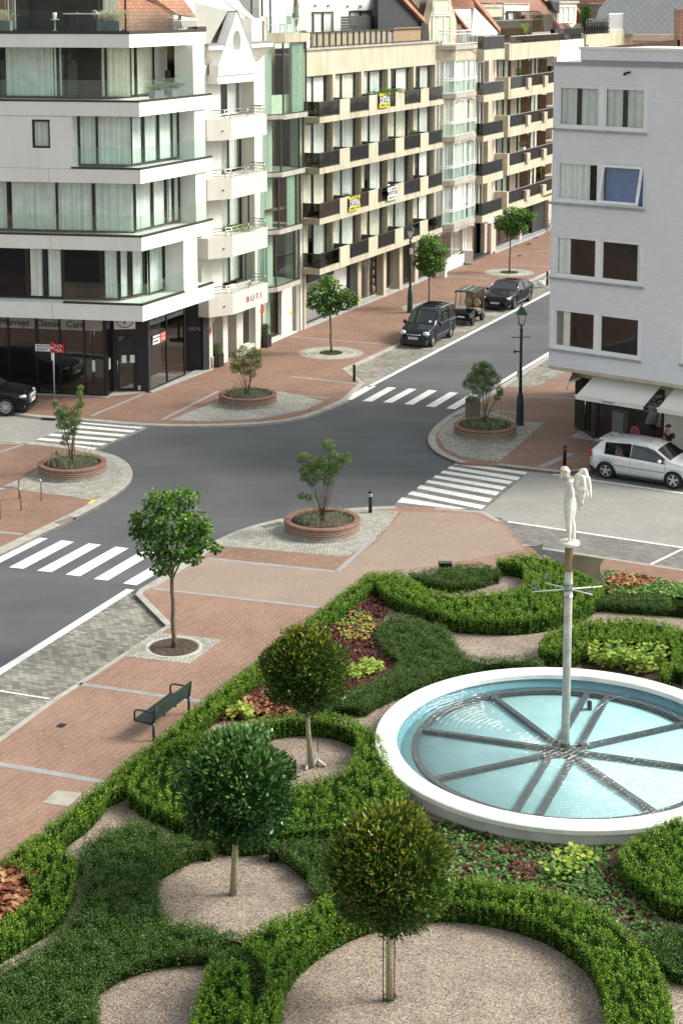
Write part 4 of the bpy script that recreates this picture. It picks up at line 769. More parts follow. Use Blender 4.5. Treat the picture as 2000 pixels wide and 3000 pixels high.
for k, z in enumerate(rows):
    wallm(B4, 'balcony_slab', 'concrete_beige', lambda b: (b.seg(*SW(82.33, 100.95, 1.0), z, z + .30, -1.0, 0), b.seg(*SW(100.95, 102.5, .3), z, z + .3, -.3, 0)))
    wallm(B4, 'balcony_panel', 'concrete_cream', lambda b: [b.seg(*SW(a, c, 1.012), z + .004, z + 1.12, -.12, 0) for a, c in [(84.97, 86.31), (89.02, 90.35), (93.0, 94.35), (97.04, 98.37)]])
    for a, c in [(82.36, 84.97), (86.31, 89.02), (90.35, 93.0), (94.35, 97.04), (98.37, 100.9)]:
        bal(B4, W(a, .98), W(c, .98), z + .36, z + 1.08, -.04, 'brown_frame', 'glass_smoke')
    bal(B4, W(82.36, .02), W(82.36, .98), z + .36, z + 1.08, -.0, 'brown_frame', 'glass_smoke')
    wallm(B4, 'partition', 'brown_frame', lambda b: [b.seg(W(a, -.1), W(a, .9), z + .3, z + 1.13, -.05, .05) for a in (86.45, 90.4, 94.4, 98.5)])
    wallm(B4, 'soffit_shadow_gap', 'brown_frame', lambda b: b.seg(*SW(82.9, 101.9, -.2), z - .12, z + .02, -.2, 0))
    for j, (a, c) in enumerate(wsp):
        r_ = random.Random(k * 7 + j); sp = [((0, 1),), ((0, 1),), ((0, .44), (.5, 1)), ((0, .3), (.5, 1)), ((0, .96),)][r_.randrange(5)]
        window(B4, W(a, -.3), W(c, -.3), z + .3, tops[k] - (.02 if k == 3 else .1), 2, 'brown_frame', cseq[(j + k * 2) % 5], sp, 'glass_win', .09, cuts=[.46])
wallm(B4, 'parapet', 'concrete_grey', lambda b: (b.seg(*SW(82.42, 102.9, .12), 14.88, 14.98, -.6, 0)))
b = MB(); 
for i in range(16): b.seg(*SW(82.6 + i * .82, 82.68 + i * .82, .02), 14.98, 15.78, -.05, 0)
b.seg(*SW(82.6, 99.8, .03), 15.76, 15.82, -.07, 0); b.seg(*SW(82.6, 99.8, .02), 15.02, 15.07, -.05, 0); rl = b.build('roof_rail', 'brown_frame', B4)
b = MB(); 
for i in range(170):
    s_ = 83.9 + i * .066
    if s_ < 94.6: b.seg(*SW(s_, s_ + .035, -.06), 15.07, 15.76, -.02, 0)
b.build('bar', 'concrete_cream', rl)
b = MB()
for i in range(74): s_ = 95.3 + i * .06; b.seg(*SW(s_, s_ + .045, -.06), 15.05, 15.86 + .03 * random.random(), -.02, 0)
b.build('reed_screen', 'reed', rl)
# roof terrace buildings
wallm(B4, 'penthouse_wall', 'render_white', lambda b: b.prism([W(82.6, -2.6), W(98.6, -2.6), W(98.6, -8), W(82.6, -8)], 14.9, 19.5))
f1 = [F(*C4(710, 150), -2.55)[0], F(*C4(985, 150), -2.55)[0]]
window(B4, W(f1[0], -2.5), W(f1[1], -2.5), 15.0, 16.85, 2, 'brown_frame', 'curtain_green', ((.1, .8),), w=.08, off=.02)
f2 = [F(*C4(1213, 150), -2.55)[0], F(*C4(1500, 150), -2.55)[0]]; window(B4, W(f2[0], -2.5), W(f2[1], -2.5), 15.9, 16.88, 2, 'brown_frame', 'curtain_grey', (), w=.08, off=.02)
f3 = [F(*C4(15, 0), -1.4)[0], F(*C4(275, 0), -1.4)[0]]; window(B3, W(f3[0], -1.9), W(f3[1], -1.9), 15.8, 18.2, 2, 'brown_frame', 'curtain_cream', (), w=.08, cuts=[.55])
b = MB(); 
for k, (x, y) in enumerate([C4(525, 75), C4(760, 75), C4(935, 75), C4(1195, 82), C4(1365, 85), C4(1535, 80)]): s_, z_ = F(x, y, -2.5); p = W(s_, -2.5); b.tube([(p[0], p[1], z_ + .08), (p[0], p[1], z_ - .1)], .07, 8); b.tube([(p[0], p[1], z_), (p[0] - NN[0] * .12, p[1] - NN[1] * .12, z_)], .03, 5)
b.build('wall_lamp', 'concrete_grey', B4)
b = MB(); s0_, s1_ = F(*C4(1105, 200), -1.6)[0], F(998, 0, -1.6)[0]; s1_ = F(1134, 50, -1.6)[0]
for i in range(9): b.seg(*SW(s0_, s1_, -1.6), 15.2 + i * .155, 15.335 + i * .155, -.04, 0)
b.seg(*SW(s0_ + (s1_ - s0_) * .45, s0_ + (s1_ - s0_) * .47, -1.59), 15.15, 16.6, -.05, 0); b.build('privacy_screen', 'dark_metal', B4)
wallm(B4, 'downpipe', 'render_cream', lambda b: (b.tube([(*W(102.45, .12), 0), (*W(102.45, .12), 14.9)], .06, 8)))
wallm(B4, 'downpipe', 'brown_frame', lambda b: (b.tube([(*W(102.8, .12), 0), (*W(102.8, .12), 14.9)], .05, 8)))
# ground floor
gx = lambda x, y, N=0: F(x, y, N)[0]
pil = [(82.45, 82.75), (F(1047, 900, 0)[0], F(1057, 900, 0)[0]), (F(1122, 900, 0)[0], F(1130, 900, 0)[0]), (F(1168, 900, 0)[0], F(1178, 900, 0)[0]), (F(1214, 900, 0)[0], F(1223, 900, 0)[0]), (101.9, 102.9)]
wallm(B4, 'pillar', 'concrete_beige', lambda b: [b.seg(*SW(a, c, .02), 0, 3.06, -.5, 0) for a, c in pil])
wallm(B4, 'step', 'stone_grey', lambda b: b.seg(*SW(82.75, 101.8, .0), 0, .12, -1.1, .0))
window(B4, W(82.8, -.3), W(86.2, -.3), .15, 2.5, 1, 'black_frame', 'curtain_white', ((0, 1),), 'glass_shop', .08, name='shop_window')
wallm(B4, 'sign_box', 'black_clad', lambda b: b.seg(*SW(82.8, 86.2, .1), 2.5, 3.04, -.4, 0))
b = MB(); 
for i in range(30): b.seg(*SW(86.3, 88.9, -.3), .15 + i * .093, .235 + i * .093, -.03, 0)
b.build('roller_shutter', 'shutter_white', B4)
wallm(B4, 'sign_panel', 'green_sign', lambda b: (b.seg(*SW(86.3, 86.9, -.28), 1.75, 2.4, 0, .02), b.seg(*SW(86.3, 86.9, -.28), .9, 1.5, 0, .02))); wallm(B4, 'pillar', 'black_clad', lambda b: b.seg(*SW(88.95, 89.6, -.1), 0.1, 3.04, -.3, 0))
window(B4, W(pil[1][1], -.35), W(pil[2][0], -.35), .15, 3.0, 2, 'concrete_beige', 'curtain_cream', ((.55, .62),), 'glass_shop', .06, name='shop_window', cuts=[.58])
b = MB()
for i in range(5): c = W(pil[1][1] + (pil[2][0] - pil[1][1]) * .82, -.45); b.ball((c[0], c[1], .55 + i * .5), .2 if i else .28, 8, sq=(.6, .6, 1))
b.build('shop_display', 'wood_grey', B4)
dp = window(B4, W(pil[2][1] + .3, -.5), W(pil[3][0], -.5), .15, 2.9, 2, 'concrete_beige', None, (), 'glass_shop', .06, name='shop_window'); wallm(B4, 'shop_panel', 'curtain_cream', lambda b: b.seg(*SW(pil[2][1] + .5, pil[3][0] - .1, -.8), .15, 1.45, -.05, 0))
wallm(B4, 'banner', 'text_dark', lambda b: b.seg(*SW(pil[2][1] + .05, pil[2][1] + .28, -.1), .95, 2.75, -.03, 0)); b = MB()
for i in range(9): b.seg(*SW(pil[2][1] + .08, pil[2][1] + .25, -.09), 1.2 + i * .16, 1.27 + i * .16, 0, .01)
b.build('lettering', 'text_white', B4)
window(B4, W(pil[3][1] + .1, -.3), W(pil[4][0], -.3), .15, 2.6, 2, 'brown_frame', None, (), 'glass_shop', .07, name='door'); window(B4, W(pil[4][1], -.3), W(101.8, -.3), .15, 2.6, 1, 'brown_frame', None, (), 'glass_brown', .07, name='shop_window')
# ---------------------------------------------------------------- 5 house with rounded bays
B5 = empty('bay_house', (*W(103, 0), 0), 0, 'brick house with stacked white framed bay windows and arched concrete lintels', 'building')
wallm(B5, 'interior_core', 'interior', lambda b: b.prism([W(103, -.9), W(107.9, -.9), W(107.9, -8), W(103, -8)], 0, 14.3))
wallm(B5, 'wall', 'tan_brick', lambda b: (b.seg(*SW(102.95, 103.6, -.02), 0, 14.0, -.8, 0), b.seg(*SW(107.3, 108.4, -.02), 3, 14, -.8, 0)))
bp = lambda e: [W(101.9 - e * .3, 0), W(103.1, .85 + e), W(107.2 + e * .3, .9 + e), W(108.0 + e * .3, 0)]
bpp = lambda N: [W(102.2, 0.02), W(103.25 - (N - .9) * 2, N), W(107.2 - (N - .9) * 1.2, N), W(107.9, .02)]
for i, (zf, zh) in enumerate([(3.30, 5.75), (6.1, 8.5), (8.9, 11.2), (11.62, 13.72)]):
    P = bpp(.9); cu = CUR[i % 5]
    window(B5, P[0], P[1], zf + .02, zh, 2, 'white_metal', cu, ((0, 1),), 'glass_win', .07, name='bay_window', cuts=[.45]); window(B5, P[1], P[2], zf + .02, zh, 2, 'white_metal', cu, ((0, .7), (.8, 1)), 'glass_win', .08, name='bay_window', cuts=[.5]); window(B5, P[2], P[3], zf + .02, zh, 1, 'white_metal', None, (), 'glass_win', .07, name='bay_window')
    O = bpp(1.05); wallm(B5, 'bay_slab', 'concrete_grey', lambda b: b.prism([(O[0][0] - .3, O[0][1] - .5)] + O + [W(107.9, -.4), W(102.4, -.4)], zf - .28, zf))
    P = bpp(1.02); g = bal(B5, W(102.0, .45), P[1], zf + .08, zf + .80, -.01, None, 'glass_clear'); bal(B5, P[1], P[2], zf + .08, zf + .80, -.01, None, 'glass_clear')
    b = MB()
    for zz in (.84, .96): b.tube([(*W(101.95, .35), zf + zz), (*P[1], zf + zz), (*P[2], zf + zz), (*W(107.5, .35), zf + zz)], .028, 5)
    for t in (0, .25, .5, .75, 1): q = mid(P[1], P[2], t); b.tube([(*q, zf), (*q, zf + .96)], .018, 4)
    b.build('rail', 'white_metal', g)
for i, z in enumerate([2.98 - .36, 5.72, 8.5, 11.2, 13.72]):
    z1 = [3.02, 5.82, 8.62, 11.34, 14.40][i]; z = [2.62, 5.5, 8.25, 11.02, 13.72][i]
    O = bpp(.98); wallm(B5, 'lintel', 'concrete_beige', lambda b: b.prism([W(102.2, -.3)] + O + [W(107.9, -.3)], z + (.2 if i < 4 else 0), z1))
    sq0, sq1 = 103.3, 107.1; arc = [(sq0 + (sq1 - sq0) * t, z1 - .28 + .26 * math.sin(math.pi * t) - (0 if 0 < t < 1 else .02)) for t in [k / 12 for k in range(13)]]
    wallm(B5, 'arch', 'concrete_grey', lambda b: plate(b, arc + [(sq1 - .1 - .0, z1 - .33)] + [(a, c - .05) for a, c in arc[::-1]], 1.03, .06))
O = bpp(1.1); wallm(B5, 'bay_slab', 'concrete_grey', lambda b: b.prism([W(101.8, -.3)] + O + [W(107.9, -1.6), W(102.2, -1.6)], 14.40, 14.66))
P = bpp(1.05); g = bal(B5, P[1], P[2], 14.72, 15.35, -.01, None, 'glass_clear'); b = MB()
for zz in (.1, .72, .92): b.tube([(*W(101.9, .3), 14.66 + zz), (*P[1], 14.66 + zz), (*P[2], 14.66 + zz), (*W(107.6, -.2), 14.66 + zz)], .03, 5)
for t in (0, .2, .4, .6, .8, 1): q = mid(P[1], P[2], t); b.tube([(*q, 14.6), (*q, 15.58)], .022, 4)
b.build('rail', 'white_metal', g)
# dormer, tiled roof and dark gable
b = MB(); plate(b, [F(*C4(1440, 0), -1), F(1160, 0, -1), F(1295, 128, -1), F(1283, 137, -1), F(1227, 105, -1), F(1100, 70, -1), F(1100, 0, -1)], -1, .25); 
wallm(B5, 'gable_wall', 'black_clad', lambda b: b.prism([W(95.9, -1.3), W(103.2, -1.3), W(103.2, -1.5), W(95.9, -1.5)], 14.95, 14.96))
def gslope(b, x0, y0, x1, y1, N, dz, dep):
    (a, za), (c, zc) = F(x0, y0, N), F(x1, y1, N); b.add([(*W(a, N), za), (*W(c, N), zc), (*W(c + .5, N - dep), zc), (*W(a + .5, N - dep), za), (*W(a, N), za + dz), (*W(c, N), zc + dz), (*W(c + .5, N - dep), zc + dz), (*W(a + .5, N - dep), za + dz)], [(0, 1, 2, 3), (4, 7, 6, 5), (0, 4, 5, 1), (1, 5, 6, 2), (3, 2, 6, 7), (0, 3, 7, 4)])
wallm(B4, 'roof_gable', 'black_clad', lambda b: plate(b, [F(1107, -20, -1.2), F(1160, -20, -1.2), F(1292, 130, -1.2), F(1232, 120, -1.2), F(1232, 95, -1.2), F(1107, 95, -1.2)], -1.2, .3))
wallm(B5, 'tiled_roof', 'roof_tile', lambda b: (gslope(b, 1162, -20, 1298, 122, -.9, .25, 2.5)))
wallm(B5, 'tiled_roof', 'roof_tile_dark', lambda b: plate(b, [F(1205, 0, -1.6), F(1275, 0, -1.6), F(1262, 58, -1.6), F(1240, 45, -1.6)], -1.6, .2))
b_ = [F(1264, 60, -.5), F(1285, 0, -.5), F(1310, 0, -.5), F(1328, 55, -.5), F(1326, 133, -.5), F(1266, 128, -.5)]
wallm(B5, 'dormer', 'concrete_cream', lambda b: plate(b, [F(1255, 70, -.62), F(1278, -15, -.62), F(1314, -15, -.62), F(1336, 60, -.62), F(1334, 135, -.62), F(1258, 130, -.62)], -.62, .5))
sa_, sb_ = F(1268, 100, -.5)[0], F(1322, 100, -.5)[0]; window(B5, W(sa_, -.5), W(sb_, -.5), 14.7, 16.55, 2, 'white_metal', 'curtain_cream', ((0, 1),), w=.06, cuts=[.6]); window(B5, W(sa_ + .2, -.5), W(sb_ - .4, -.5), 16.6, 17.6, 1, 'white_metal', 'curtain_cream', ((0, 1),), w=.06)
wallm(B5, 'tiled_roof', 'roof_tile', lambda b: plate(b, [F(1318, 0, -1.0), F(1390, 0, -1.0), F(1385, 22, -1.0), F(1327, 22, -1.0)], -1.0, .2))
wallm(B5, 'tiled_roof', 'roof_tile', lambda b: gslope(b, 1318, 20, 1374, 92, -.8, .16, 1.5))
wallm(B5, 'gable_wall', 'wood_brown', lambda b: plate(b, [F(1330, 55, -.75), F(1352, 86, -.75), F(1352, 128, -.75), F(1328, 133, -.75)], -.75, .2))
# ground floor of the bay house
P = [G(1297, 775), G(1322, 788), G(1358, 771), W(108.2, .2)]
wallm(B5, 'plinth', 'render_white', lambda b: b.prism([W(101.8, .3), G(1322, 789), G(1359, 775), W(106.2, -.3)], 0, .75)); window(B5, W(102.0, .35), G(1322, 788), .8, 2.7, 1, 'white_metal', None, (), 'glass_shop', .05, name='shop_window'); window(B5, G(1322, 788), G(1354, 772), .8, 2.7, 1, 'white_metal', 'curtain_cream', ((0, 1),), 'glass_shop', .05, name='shop_window')
wallm(B5, 'pillar', 'render_white', lambda b: b.seg(G(1354, 773), G(1364, 769), 0, 2.8, -.3, 0))
# ---------------------------------------------------------------- 6 brick house, single black balconies
B6 = empty('brick_house', (*W(108, 0), 0), 0, 'brick house with one black glass balcony per floor and an orange tiled roof', 'building')
wallm(B6, 'interior_core', 'interior', lambda b: b.prism([W(108.4, -.9), W(114, -.9), W(114, -8), W(108.4, -8)], 0, 14.2))
wallm(B6, 'wall', 'tan_brick', lambda b: (b.seg(*SW(112.5, 114.2, 0), 3, 13.6, -.8, 0), b.seg(*SW(108.0, 108.3, -.3), 3, 13.6, -.5, 0)))
wallm(B6, 'pilaster', 'render_white', lambda b: b.seg(*SW(113.7, 113.95, .03), 3.0, 13.5, -.3, 0))
for i, z in enumerate([2.85, 5.45, 8.25, 10.85, 13.56]):
    zf = [3.3, 5.95, 8.6, 11.3, 14.25][i]
    wallm(B6, 'balcony_slab', 'concrete_cream', lambda b: b.prism([W(107.72, 0), W(107.72, 1.3), W(111.95, 1.3), W(112.3, 0)], z, zf))
    top = zf + (.8 if i < 4 else .85); bal(B6, W(107.76, .1), W(107.76, 1.26), zf + .06, top, -.02, 'dark_metal', 'glass_brown' if i > 2 else 'glass_dark'); bal(B6, W(107.76, 1.26), W(111.9, 1.26), zf + .06, top, -.02, 'zinc' if i > 2 else 'dark_metal', 'glass_dark')
    if i < 4: window(B6, W(108.5, -.3), W(112.4, -.3), zf, [5.5, 8.25, 10.9, 13.4][i], 3, 'white_metal', CUR[(i + 2) % 5], ((0, .75),), 'glass_win', .08, cuts=[.35, .8])
wallm(B6, 'roof_gable', 'pale_brick', lambda b: plate(b, [F(*Q4(232, 60), -1.02), F(*Q4(235, 45), -1.02), F(*Q4(390, 205), -1.02), F(*Q4(380, 225), -1.02), F(*Q4(215, 225), -1.02)], -1.02, .3))
wallm(B6, 'dormer', 'render_white', lambda b: plate(b, [F(*Q4(108, 55), -1.1), F(*Q4(215, 55), -1.1), F(*Q4(215, 190), -1.1), F(*Q4(180, 190), -1.1), F(*Q4(108, 80), -1.1)], -1.1, .3))
wallm(B6, 'tiled_roof', 'roof_tile', lambda b: (plate(b, [F(*Q4(80, -30), -1.0), F(*Q4(215, -30), -1.0), F(*Q4(240, 50), -1.0), F(*Q4(100, 50), -1.0)], -1.0, .3), gslope(b, *Q4(212, -30), *Q4(402, 205), -.9, .3, 2.2)))
a_, c_ = F(*Q4(150, 120), -1.05)[0], F(*Q4(205, 120), -1.05)[0]; window(B6, W(a_, -1.04), W(c_, -1.04), 15.4, 16.3, 1, 'white_metal', 'curtain_white', ((0, 1),), w=.07)
wallm(B6, 'awning', 'awning', lambda b: b.seg(*SW(108.6, 112.6, 1.1), 2.72, 2.86, -.5, .35))
wallm(B6, 'pillar', 'marble', lambda b: (b.seg(G(1364, 769), G(1382, 762), 0, 2.8, -.2, 0), b.seg(G(1437, 745), G(1448, 741), 0, 2.8, -.3, 0), b.seg(G(1418, 748), G(1428, 744), 0, 2.8, -.3, 0)))
wallm(B6, 'shop_display', 'render_white', lambda b: (b.seg(W(109.4, -.6), W(110.0, -.6), .5, 1.3, -.3, 0), b.seg(W(110.2, -.5), W(110.9, -.5), .5, 1.9, -.3, 0)))
window(B6, W(108.2, -.1), W(110.6, -.1), .3, 2.8, 1, 'black_frame', None, (), 'glass_shop', .05, name='shop_window')
wallm(B6, 'step', 'black_clad', lambda b: b.seg(*SW(107.5, 112.8, .1), 0, .15, -.6, 0))
# ---------------------------------------------------------------- 7 long balconies
B7 = empty('apartment_building', (*W(114.2, 0), 0), 0, 'cream apartment block with long continuous balconies and brown privacy screens', 'building')
wallm(B7, 'interior_core', 'interior', lambda b: b.prism([W(114.3, -1.6), W(134, -1.6), W(134, -8), W(114.3, -8)], 0, 14.2))
wallm(B7, 'wall', 'tan_brick', lambda b: (b.seg(*SW(114.2, 115.2, -.5), 3, 13.4, -.6, 0), b.seg(*SW(119.3, 120.4, -.6), 3, 13.4, -.6, 0), b.seg(*SW(126.4, 127.6, -.5), 3, 13.4, -.6, 0), b.seg(*SW(129, 134, -.4), 3, 13.4, -.6, 0)))
for i, (z, zf, zr) in enumerate([(2.75, 3.38, 4.3), (5.43, 6.05, 6.95), (8.09, 8.75, 9.6), (10.73, 11.4, 12.25)]):
    wallm(B7, 'balcony_slab', 'concrete_cream', lambda b: (b.seg(*SW(114.2, 125.6, 1.0), z, zf, -1.5, 0), b.seg(W(114.2, -.8), W(114.2, 1.0), z - .004, zr - .05, 0, .35) if False else b.seg(*SW(113.85, 114.25, .98), z - .003, zr, -1.6, 0)))
    bal(B7, W(114.3, .96), W(125.5, .96), zf + .06, zr - .05, -.02, 'zinc', 'glass_dark')
    wallm(B7, 'balcony_block', 'concrete_beige', lambda b: [b.seg(*SW(a, a + .8, 1.16), zf - .08, zf + .62, -.3, 0) for a in (117.75, 121.75)])
    zt_ = [5.4, 8.05, 10.7, 13.3][i]
    for j, (a, c) in enumerate([(115.2, 119.3), (120.4, 123.2), (123.4, 126.4)]): window(B7, W(a, -.7), W(c, -.7), zf, zt_, 3, 'brown_frame', CUR[(i + j) % 5], ((0, .3), (.36, .97)), 'glass_win', .09)
    wallm(B7, 'privacy_screen', 'wood_brown', lambda b: [b.seg(W(a, -.2), W(a + .1, .45), zf + .1, zf + 1.75, -.03, .03) for a in (120.3, 124.4)])
for i, (z, zf, zr) in enumerate([(2.75, 3.38, 4.3), (5.43, 6.05, 6.95), (8.09, 8.75, 9.6), (10.73, 11.4, 12.25)]):
    wallm(B7, 'balcony_slab', 'concrete_beige', lambda b: b.seg(*SW(126.6, 134, .5), zf, zr - .1, -1.0, 0))
wallm(B7, 'parapet', 'concrete_cream', lambda b: (b.seg(*SW(114.2, 125.9, 1.02), 13.38, 14.50, -1.5, 0), b.seg(*SW(113.85, 114.25, 1.0), 13.40, 14.5, -1.6, 0)))
bal(B7, W(114.3, .95), W(125.4, .95), 14.55, 15.0, -.02, 'concrete_cream', 'glass_dark')
wallm(B7, 'terrace_screen', 'brown_frame', lambda b: (b.seg(*SW(F(*Q4(340, 150), -1.6)[0], F(*Q4(605, 150), -1.6)[0], -1.6), 14.3, 14.6, -.06, 0), b.seg(*SW(F(*Q4(340, 150), -1.6)[0], F(*Q4(740, 150), -1.6)[0], -1.6), 16.0, 16.08, -.06, 0)))
s0_ = F(*Q4(340, 150), -1.6)[0]; s1_ = F(*Q4(605, 150), -1.6)[0]; s2_ = F(*Q4(735, 150), -2.6)[0]
bal(B7, W(s0_, -1.6), W(s1_, -1.6), 14.6, 16.0, 0, 'zinc', 'glass_brown', seams=2.2); bal(B7, W(F(*Q4(608, 150), -2.6)[0], -2.6), W(s2_, -2.6), 15.0, 16.3, 0, 'dark_metal', 'glass_brown', seams=2.4)
def qp(name, m, N, t, pts, par=B7): return wallm(par, name, m, lambda b: plate(b, [F(*Q4(*p), N) for p in pts], N, t))
qp('rooftop_wall', 'red_brick', -6, .4, [(235, -30), (655, -30), (850, 185), (740, 185), (740, 160), (420, 160), (420, 30), (235, 12)])
wallm(B7, 'tiled_roof', 'roof_tile', lambda b: gslope(b, *Q4(650, -35), *Q4(850, 182), -5.8, .3, 1.6))
qp('rooftop_wall', 'concrete_cream', -5, .4, [(270, 48), (415, 48), (415, 105), (330, 110)]); qp('rooftop_wall', 'pale_brick', -5.2, .4, [(425, 25), (587, 25), (587, 70), (440, 70), (440, 160), (425, 160)]); qp('rooftop_cap', 'concrete_grey', -5.1, .6, [(422, 18), (590, 18), (590, 26), (422, 26)]); qp('rooftop_cap', 'concrete_grey', -4.9, .6, [(265, 28), (420, 28), (420, 48), (265, 48)])
qp('rooftop_cap', 'wood_grey', -4.6, 1.2, [(535, 75), (670, 80), (670, 92), (535, 97)])
a_, c_ = F(*Q4(440, 120), -5.0)[0], F(*Q4(650, 120), -5.0)[0]; window(B7, W(a_, -5.0), W(c_, -5.0), 15.6, 16.6, 4, 'brown_frame', 'curtain_grey', ((.1, .3),), w=.08)
window(B7, W(120.4, -.4), W(123.4, -.4), .2, 2.6, 2, 'black_frame', None, (), 'glass_shop', .07, name='shop_window'); window(B7, W(114.6, -.3), W(119.8, -.3), .3, 2.6, 3, 'brown_frame', None, (), 'glass_shop', .07, name='shop_window')
wallm(B7, 'wall', 'tan_brick', lambda b: (b.seg(*SW(113.2, 114.5, .0), 0, 2.75, -.5, 0), b.seg(*SW(119.9, 120.4, 0), 0, 2.75, -.5, 0), b.seg(*SW(126.7, 128.3, .1), 0, 3.0, -.5, 0)))
wallm(B7, 'garage_door', 'black_clad', lambda b: b.seg(*SW(123.6, 126.7, -.2), .1, 3.0, -.1, 0)); wallm(B7, 'step', 'stone_grey', lambda b: b.seg(*SW(113.3, 127.0, .35), 0, .14, -.8, 0))
wallm(B7, 'awning', 'brown_frame', lambda b: b.seg(*SW(122.2, 126.9, .9), 3.0, 3.16, -.6, .1))
# ---------------------------------------------------------------- 8 next houses
B8 = empty('terrace_house', (*W(126, -.2), 0), 0, 'pale house past the long balconies with black glass roof terrace', 'building')
wallm(B8, 'wall', 'render_white', lambda b: (b.seg(*SW(126.0, 134.2, .5), 13.3, 14.45, -4, 0), b.seg(*SW(126.2, 134.4, .7), 12.6, 13.3, -4, 0), b.seg(*SW(134.5, 150, .2), 0.0, 12.6, -.6, 0)))
window(B8, W(127.0, .2), W(132.8, .2), 11.6, 12.6, 4, 'brown_frame', 'curtain_grey', ((0, .4),), w=.08)
bal(B8, W(126.05, .2), W(126.1, .5), 14.5, 15.3, 0, 'dark_metal', 'glass_dark'); bal(B8, W(126.1, .5), W(133.4, .5), 14.5, 15.3, 0, 'dark_metal', 'glass_dark')
B9b = empty('terrace_house', (*W(134.4, -.2), 0), 0, 'furthest cream house with lattice and white picket roof railings', 'building')
wallm(B9b, 'wall', 'concrete_cream', lambda b: (b.seg(*SW(134.5, 141.5, .6), 14.0, 14.75, -4, 0), b.seg(*SW(134.5, 142, .2), 10, 14.0, -3, 0), b.seg(*SW(142.2, 153, .4), 12.5, 14.95, -4, 0), b.seg(*SW(134.6, 141.2, 1.0), 13.55, 13.75, -1, 0), b.seg(*SW(134.6, 141.4, .8), 13.75, 14.0, -1, 0)))
b = MB(); s0_ = 134.6
for i in range(30): b.seg(*SW(142.5 + i * .34, 142.6 + i * .34, .3), 15.05, 16.3, -.03, 0)
b.seg(*SW(142.4, 152.8, .32), 16.3, 16.4, -.06, 0); b.seg(*SW(142.4, 152.8, .32), 14.98, 15.05, -.06, 0); b.build('picket_rail', 'white_metal', B9b)
b = MB()
for i in range(9):
    a = 134.8 + i * .8; b.tube([(*W(a, .5), 14.8), (*W(a, .5), 15.95)], .05, 4); b.tube([(*W(a, .5), 14.85), (*W(a + .8, .5), 15.9)], .025, 4); b.tube([(*W(a + .8, .5), 14.85), (*W(a, .5), 15.9)], .025, 4)
b.tube([(*W(134.7, .5), 15.95), (*W(142.1, .5), 15.95)], .05, 4); b.build('lattice_rail', 'dark_metal', B9b); wallm(B9b, 'glass_screen', 'glass_smoke', lambda b: b.seg(*SW(134.8, 142, .3), 14.8, 15.8, -.02, 0))
def qf(name, m, N, t, pts, par=B9b): return wallm(par, name, m, lambda b: plate(b, [F(*Q4(*p), N) for p in pts], N, t))
qf('attic_wall', 'concrete_grey', -3, .5, [(735, 5), (905, 5), (905, 20), (735, 20)], B8); qf('attic_wall', 'pale_brick', -3.2, .5, [(740, 20), (890, 20), (885, 150), (860, 175), (735, 60)], B8); a_, c_ = F(*Q4(778, 100), -3)[0], F(*Q4(882, 100), -3)[0]; window(B8, W(a_, -3.05), W(c_, -3.05), 15.6, 17.0, 3, 'white_metal', 'curtain_white', ((0, 1),), w=.08)
qf('attic_wall', 'dark_metal', -2.9, .5, [(722, 8), (778, 8), (778, 85), (745, 60)], B8)
wallm(B8, 'tiled_roof', 'roof_tile', lambda b: gslope(b, *Q4(890, 60), *Q4(960, 150), -3.4, .25, 2))
# ---------------------------------------------------------------- distant roofs
def far_block(name, label, Yd, pts, m, t=6, cat='building', m2=None):
    e = None; P = []
    for x, y in pts: r = ray(x, y); k = Yd / r[1]; P.append((r[0] * k, CAMH + r[2] * k))
    cx_ = sum(p[0] for p in P) / len(P); e = empty(name, (cx_, Yd, 0), 0, label, cat); b = MB(); n = len(P)
    tris = tessellate_polygon([[Vector((p[0], p[1], 0)) for p in P]])
    b.add([(p[0], Yd, p[1]) for p in P] + [(p[0] + t * .35, Yd + t, p[1]) for p in P], [tuple(q) for q in tris] + [tuple(i + n for i in q[::-1]) for q in tris] + [(i, (i + 1) % n, (i + 1) % n + n, i + n) for i in range(n)])
    b.build('roof', m, e); b = MB(); xs = [p[0] for p in P]; zl = min(p[1] for p in P); b.box(min(xs) + .05, max(xs) - .05, Yd + .5, Yd + t, 0, zl + .3); b.build('wall', m2 or 'tan_brick', e); return e
mm = mat('slate_diag', (.40, .43, .46), .6, .05, 2); nt = mm.node_tree; bs = nt.nodes['Principled BSDF']; tc = nt.nodes['Texture Coordinate']
sx = nt.nodes.new('ShaderNodeSeparateXYZ'); nt.links.new(tc.outputs['Object'], sx.inputs[0]); cx = nt.nodes.new('ShaderNodeCombineXYZ'); nt.links.new(sx.outputs[0], cx.inputs[0]); nt.links.new(sx.outputs[2], cx.inputs[1])
mpn = nt.nodes.new('ShaderNodeMapping'); mpn.inputs['Rotation'].default_value = (0, 0, R(45)); nt.links.new(cx.outputs[0], mpn.inputs[0]); bk = nt.nodes.new('ShaderNodeTexBrick'); bk.offset = 0; bk.inputs['Scale'].default_value = 1; bk.inputs['Brick Width'].default_value = .42; bk.inputs['Row Height'].default_value = .42; bk.inputs['Mortar Size'].default_value = .02
bk.inputs['Color1'].default_value = (.42, .45, .48, 1); bk.inputs['Color2'].default_value = (.38, .41, .44, 1); bk.inputs['Mortar'].default_value = (.30, .33, .36, 1); nt.links.new(mpn.outputs[0], bk.inputs['Vector']); nt.links.new(bk.outputs[0], bs.inputs['Base Color'])
far_block('slate_gable', 'big grey gable clad in diamond slates behind the white brick block', 150, [(1750, 30), (1785, -12), (2060, -12), (2060, 104), (1852, 101), (1752, 100)], 'slate_diag', 8)
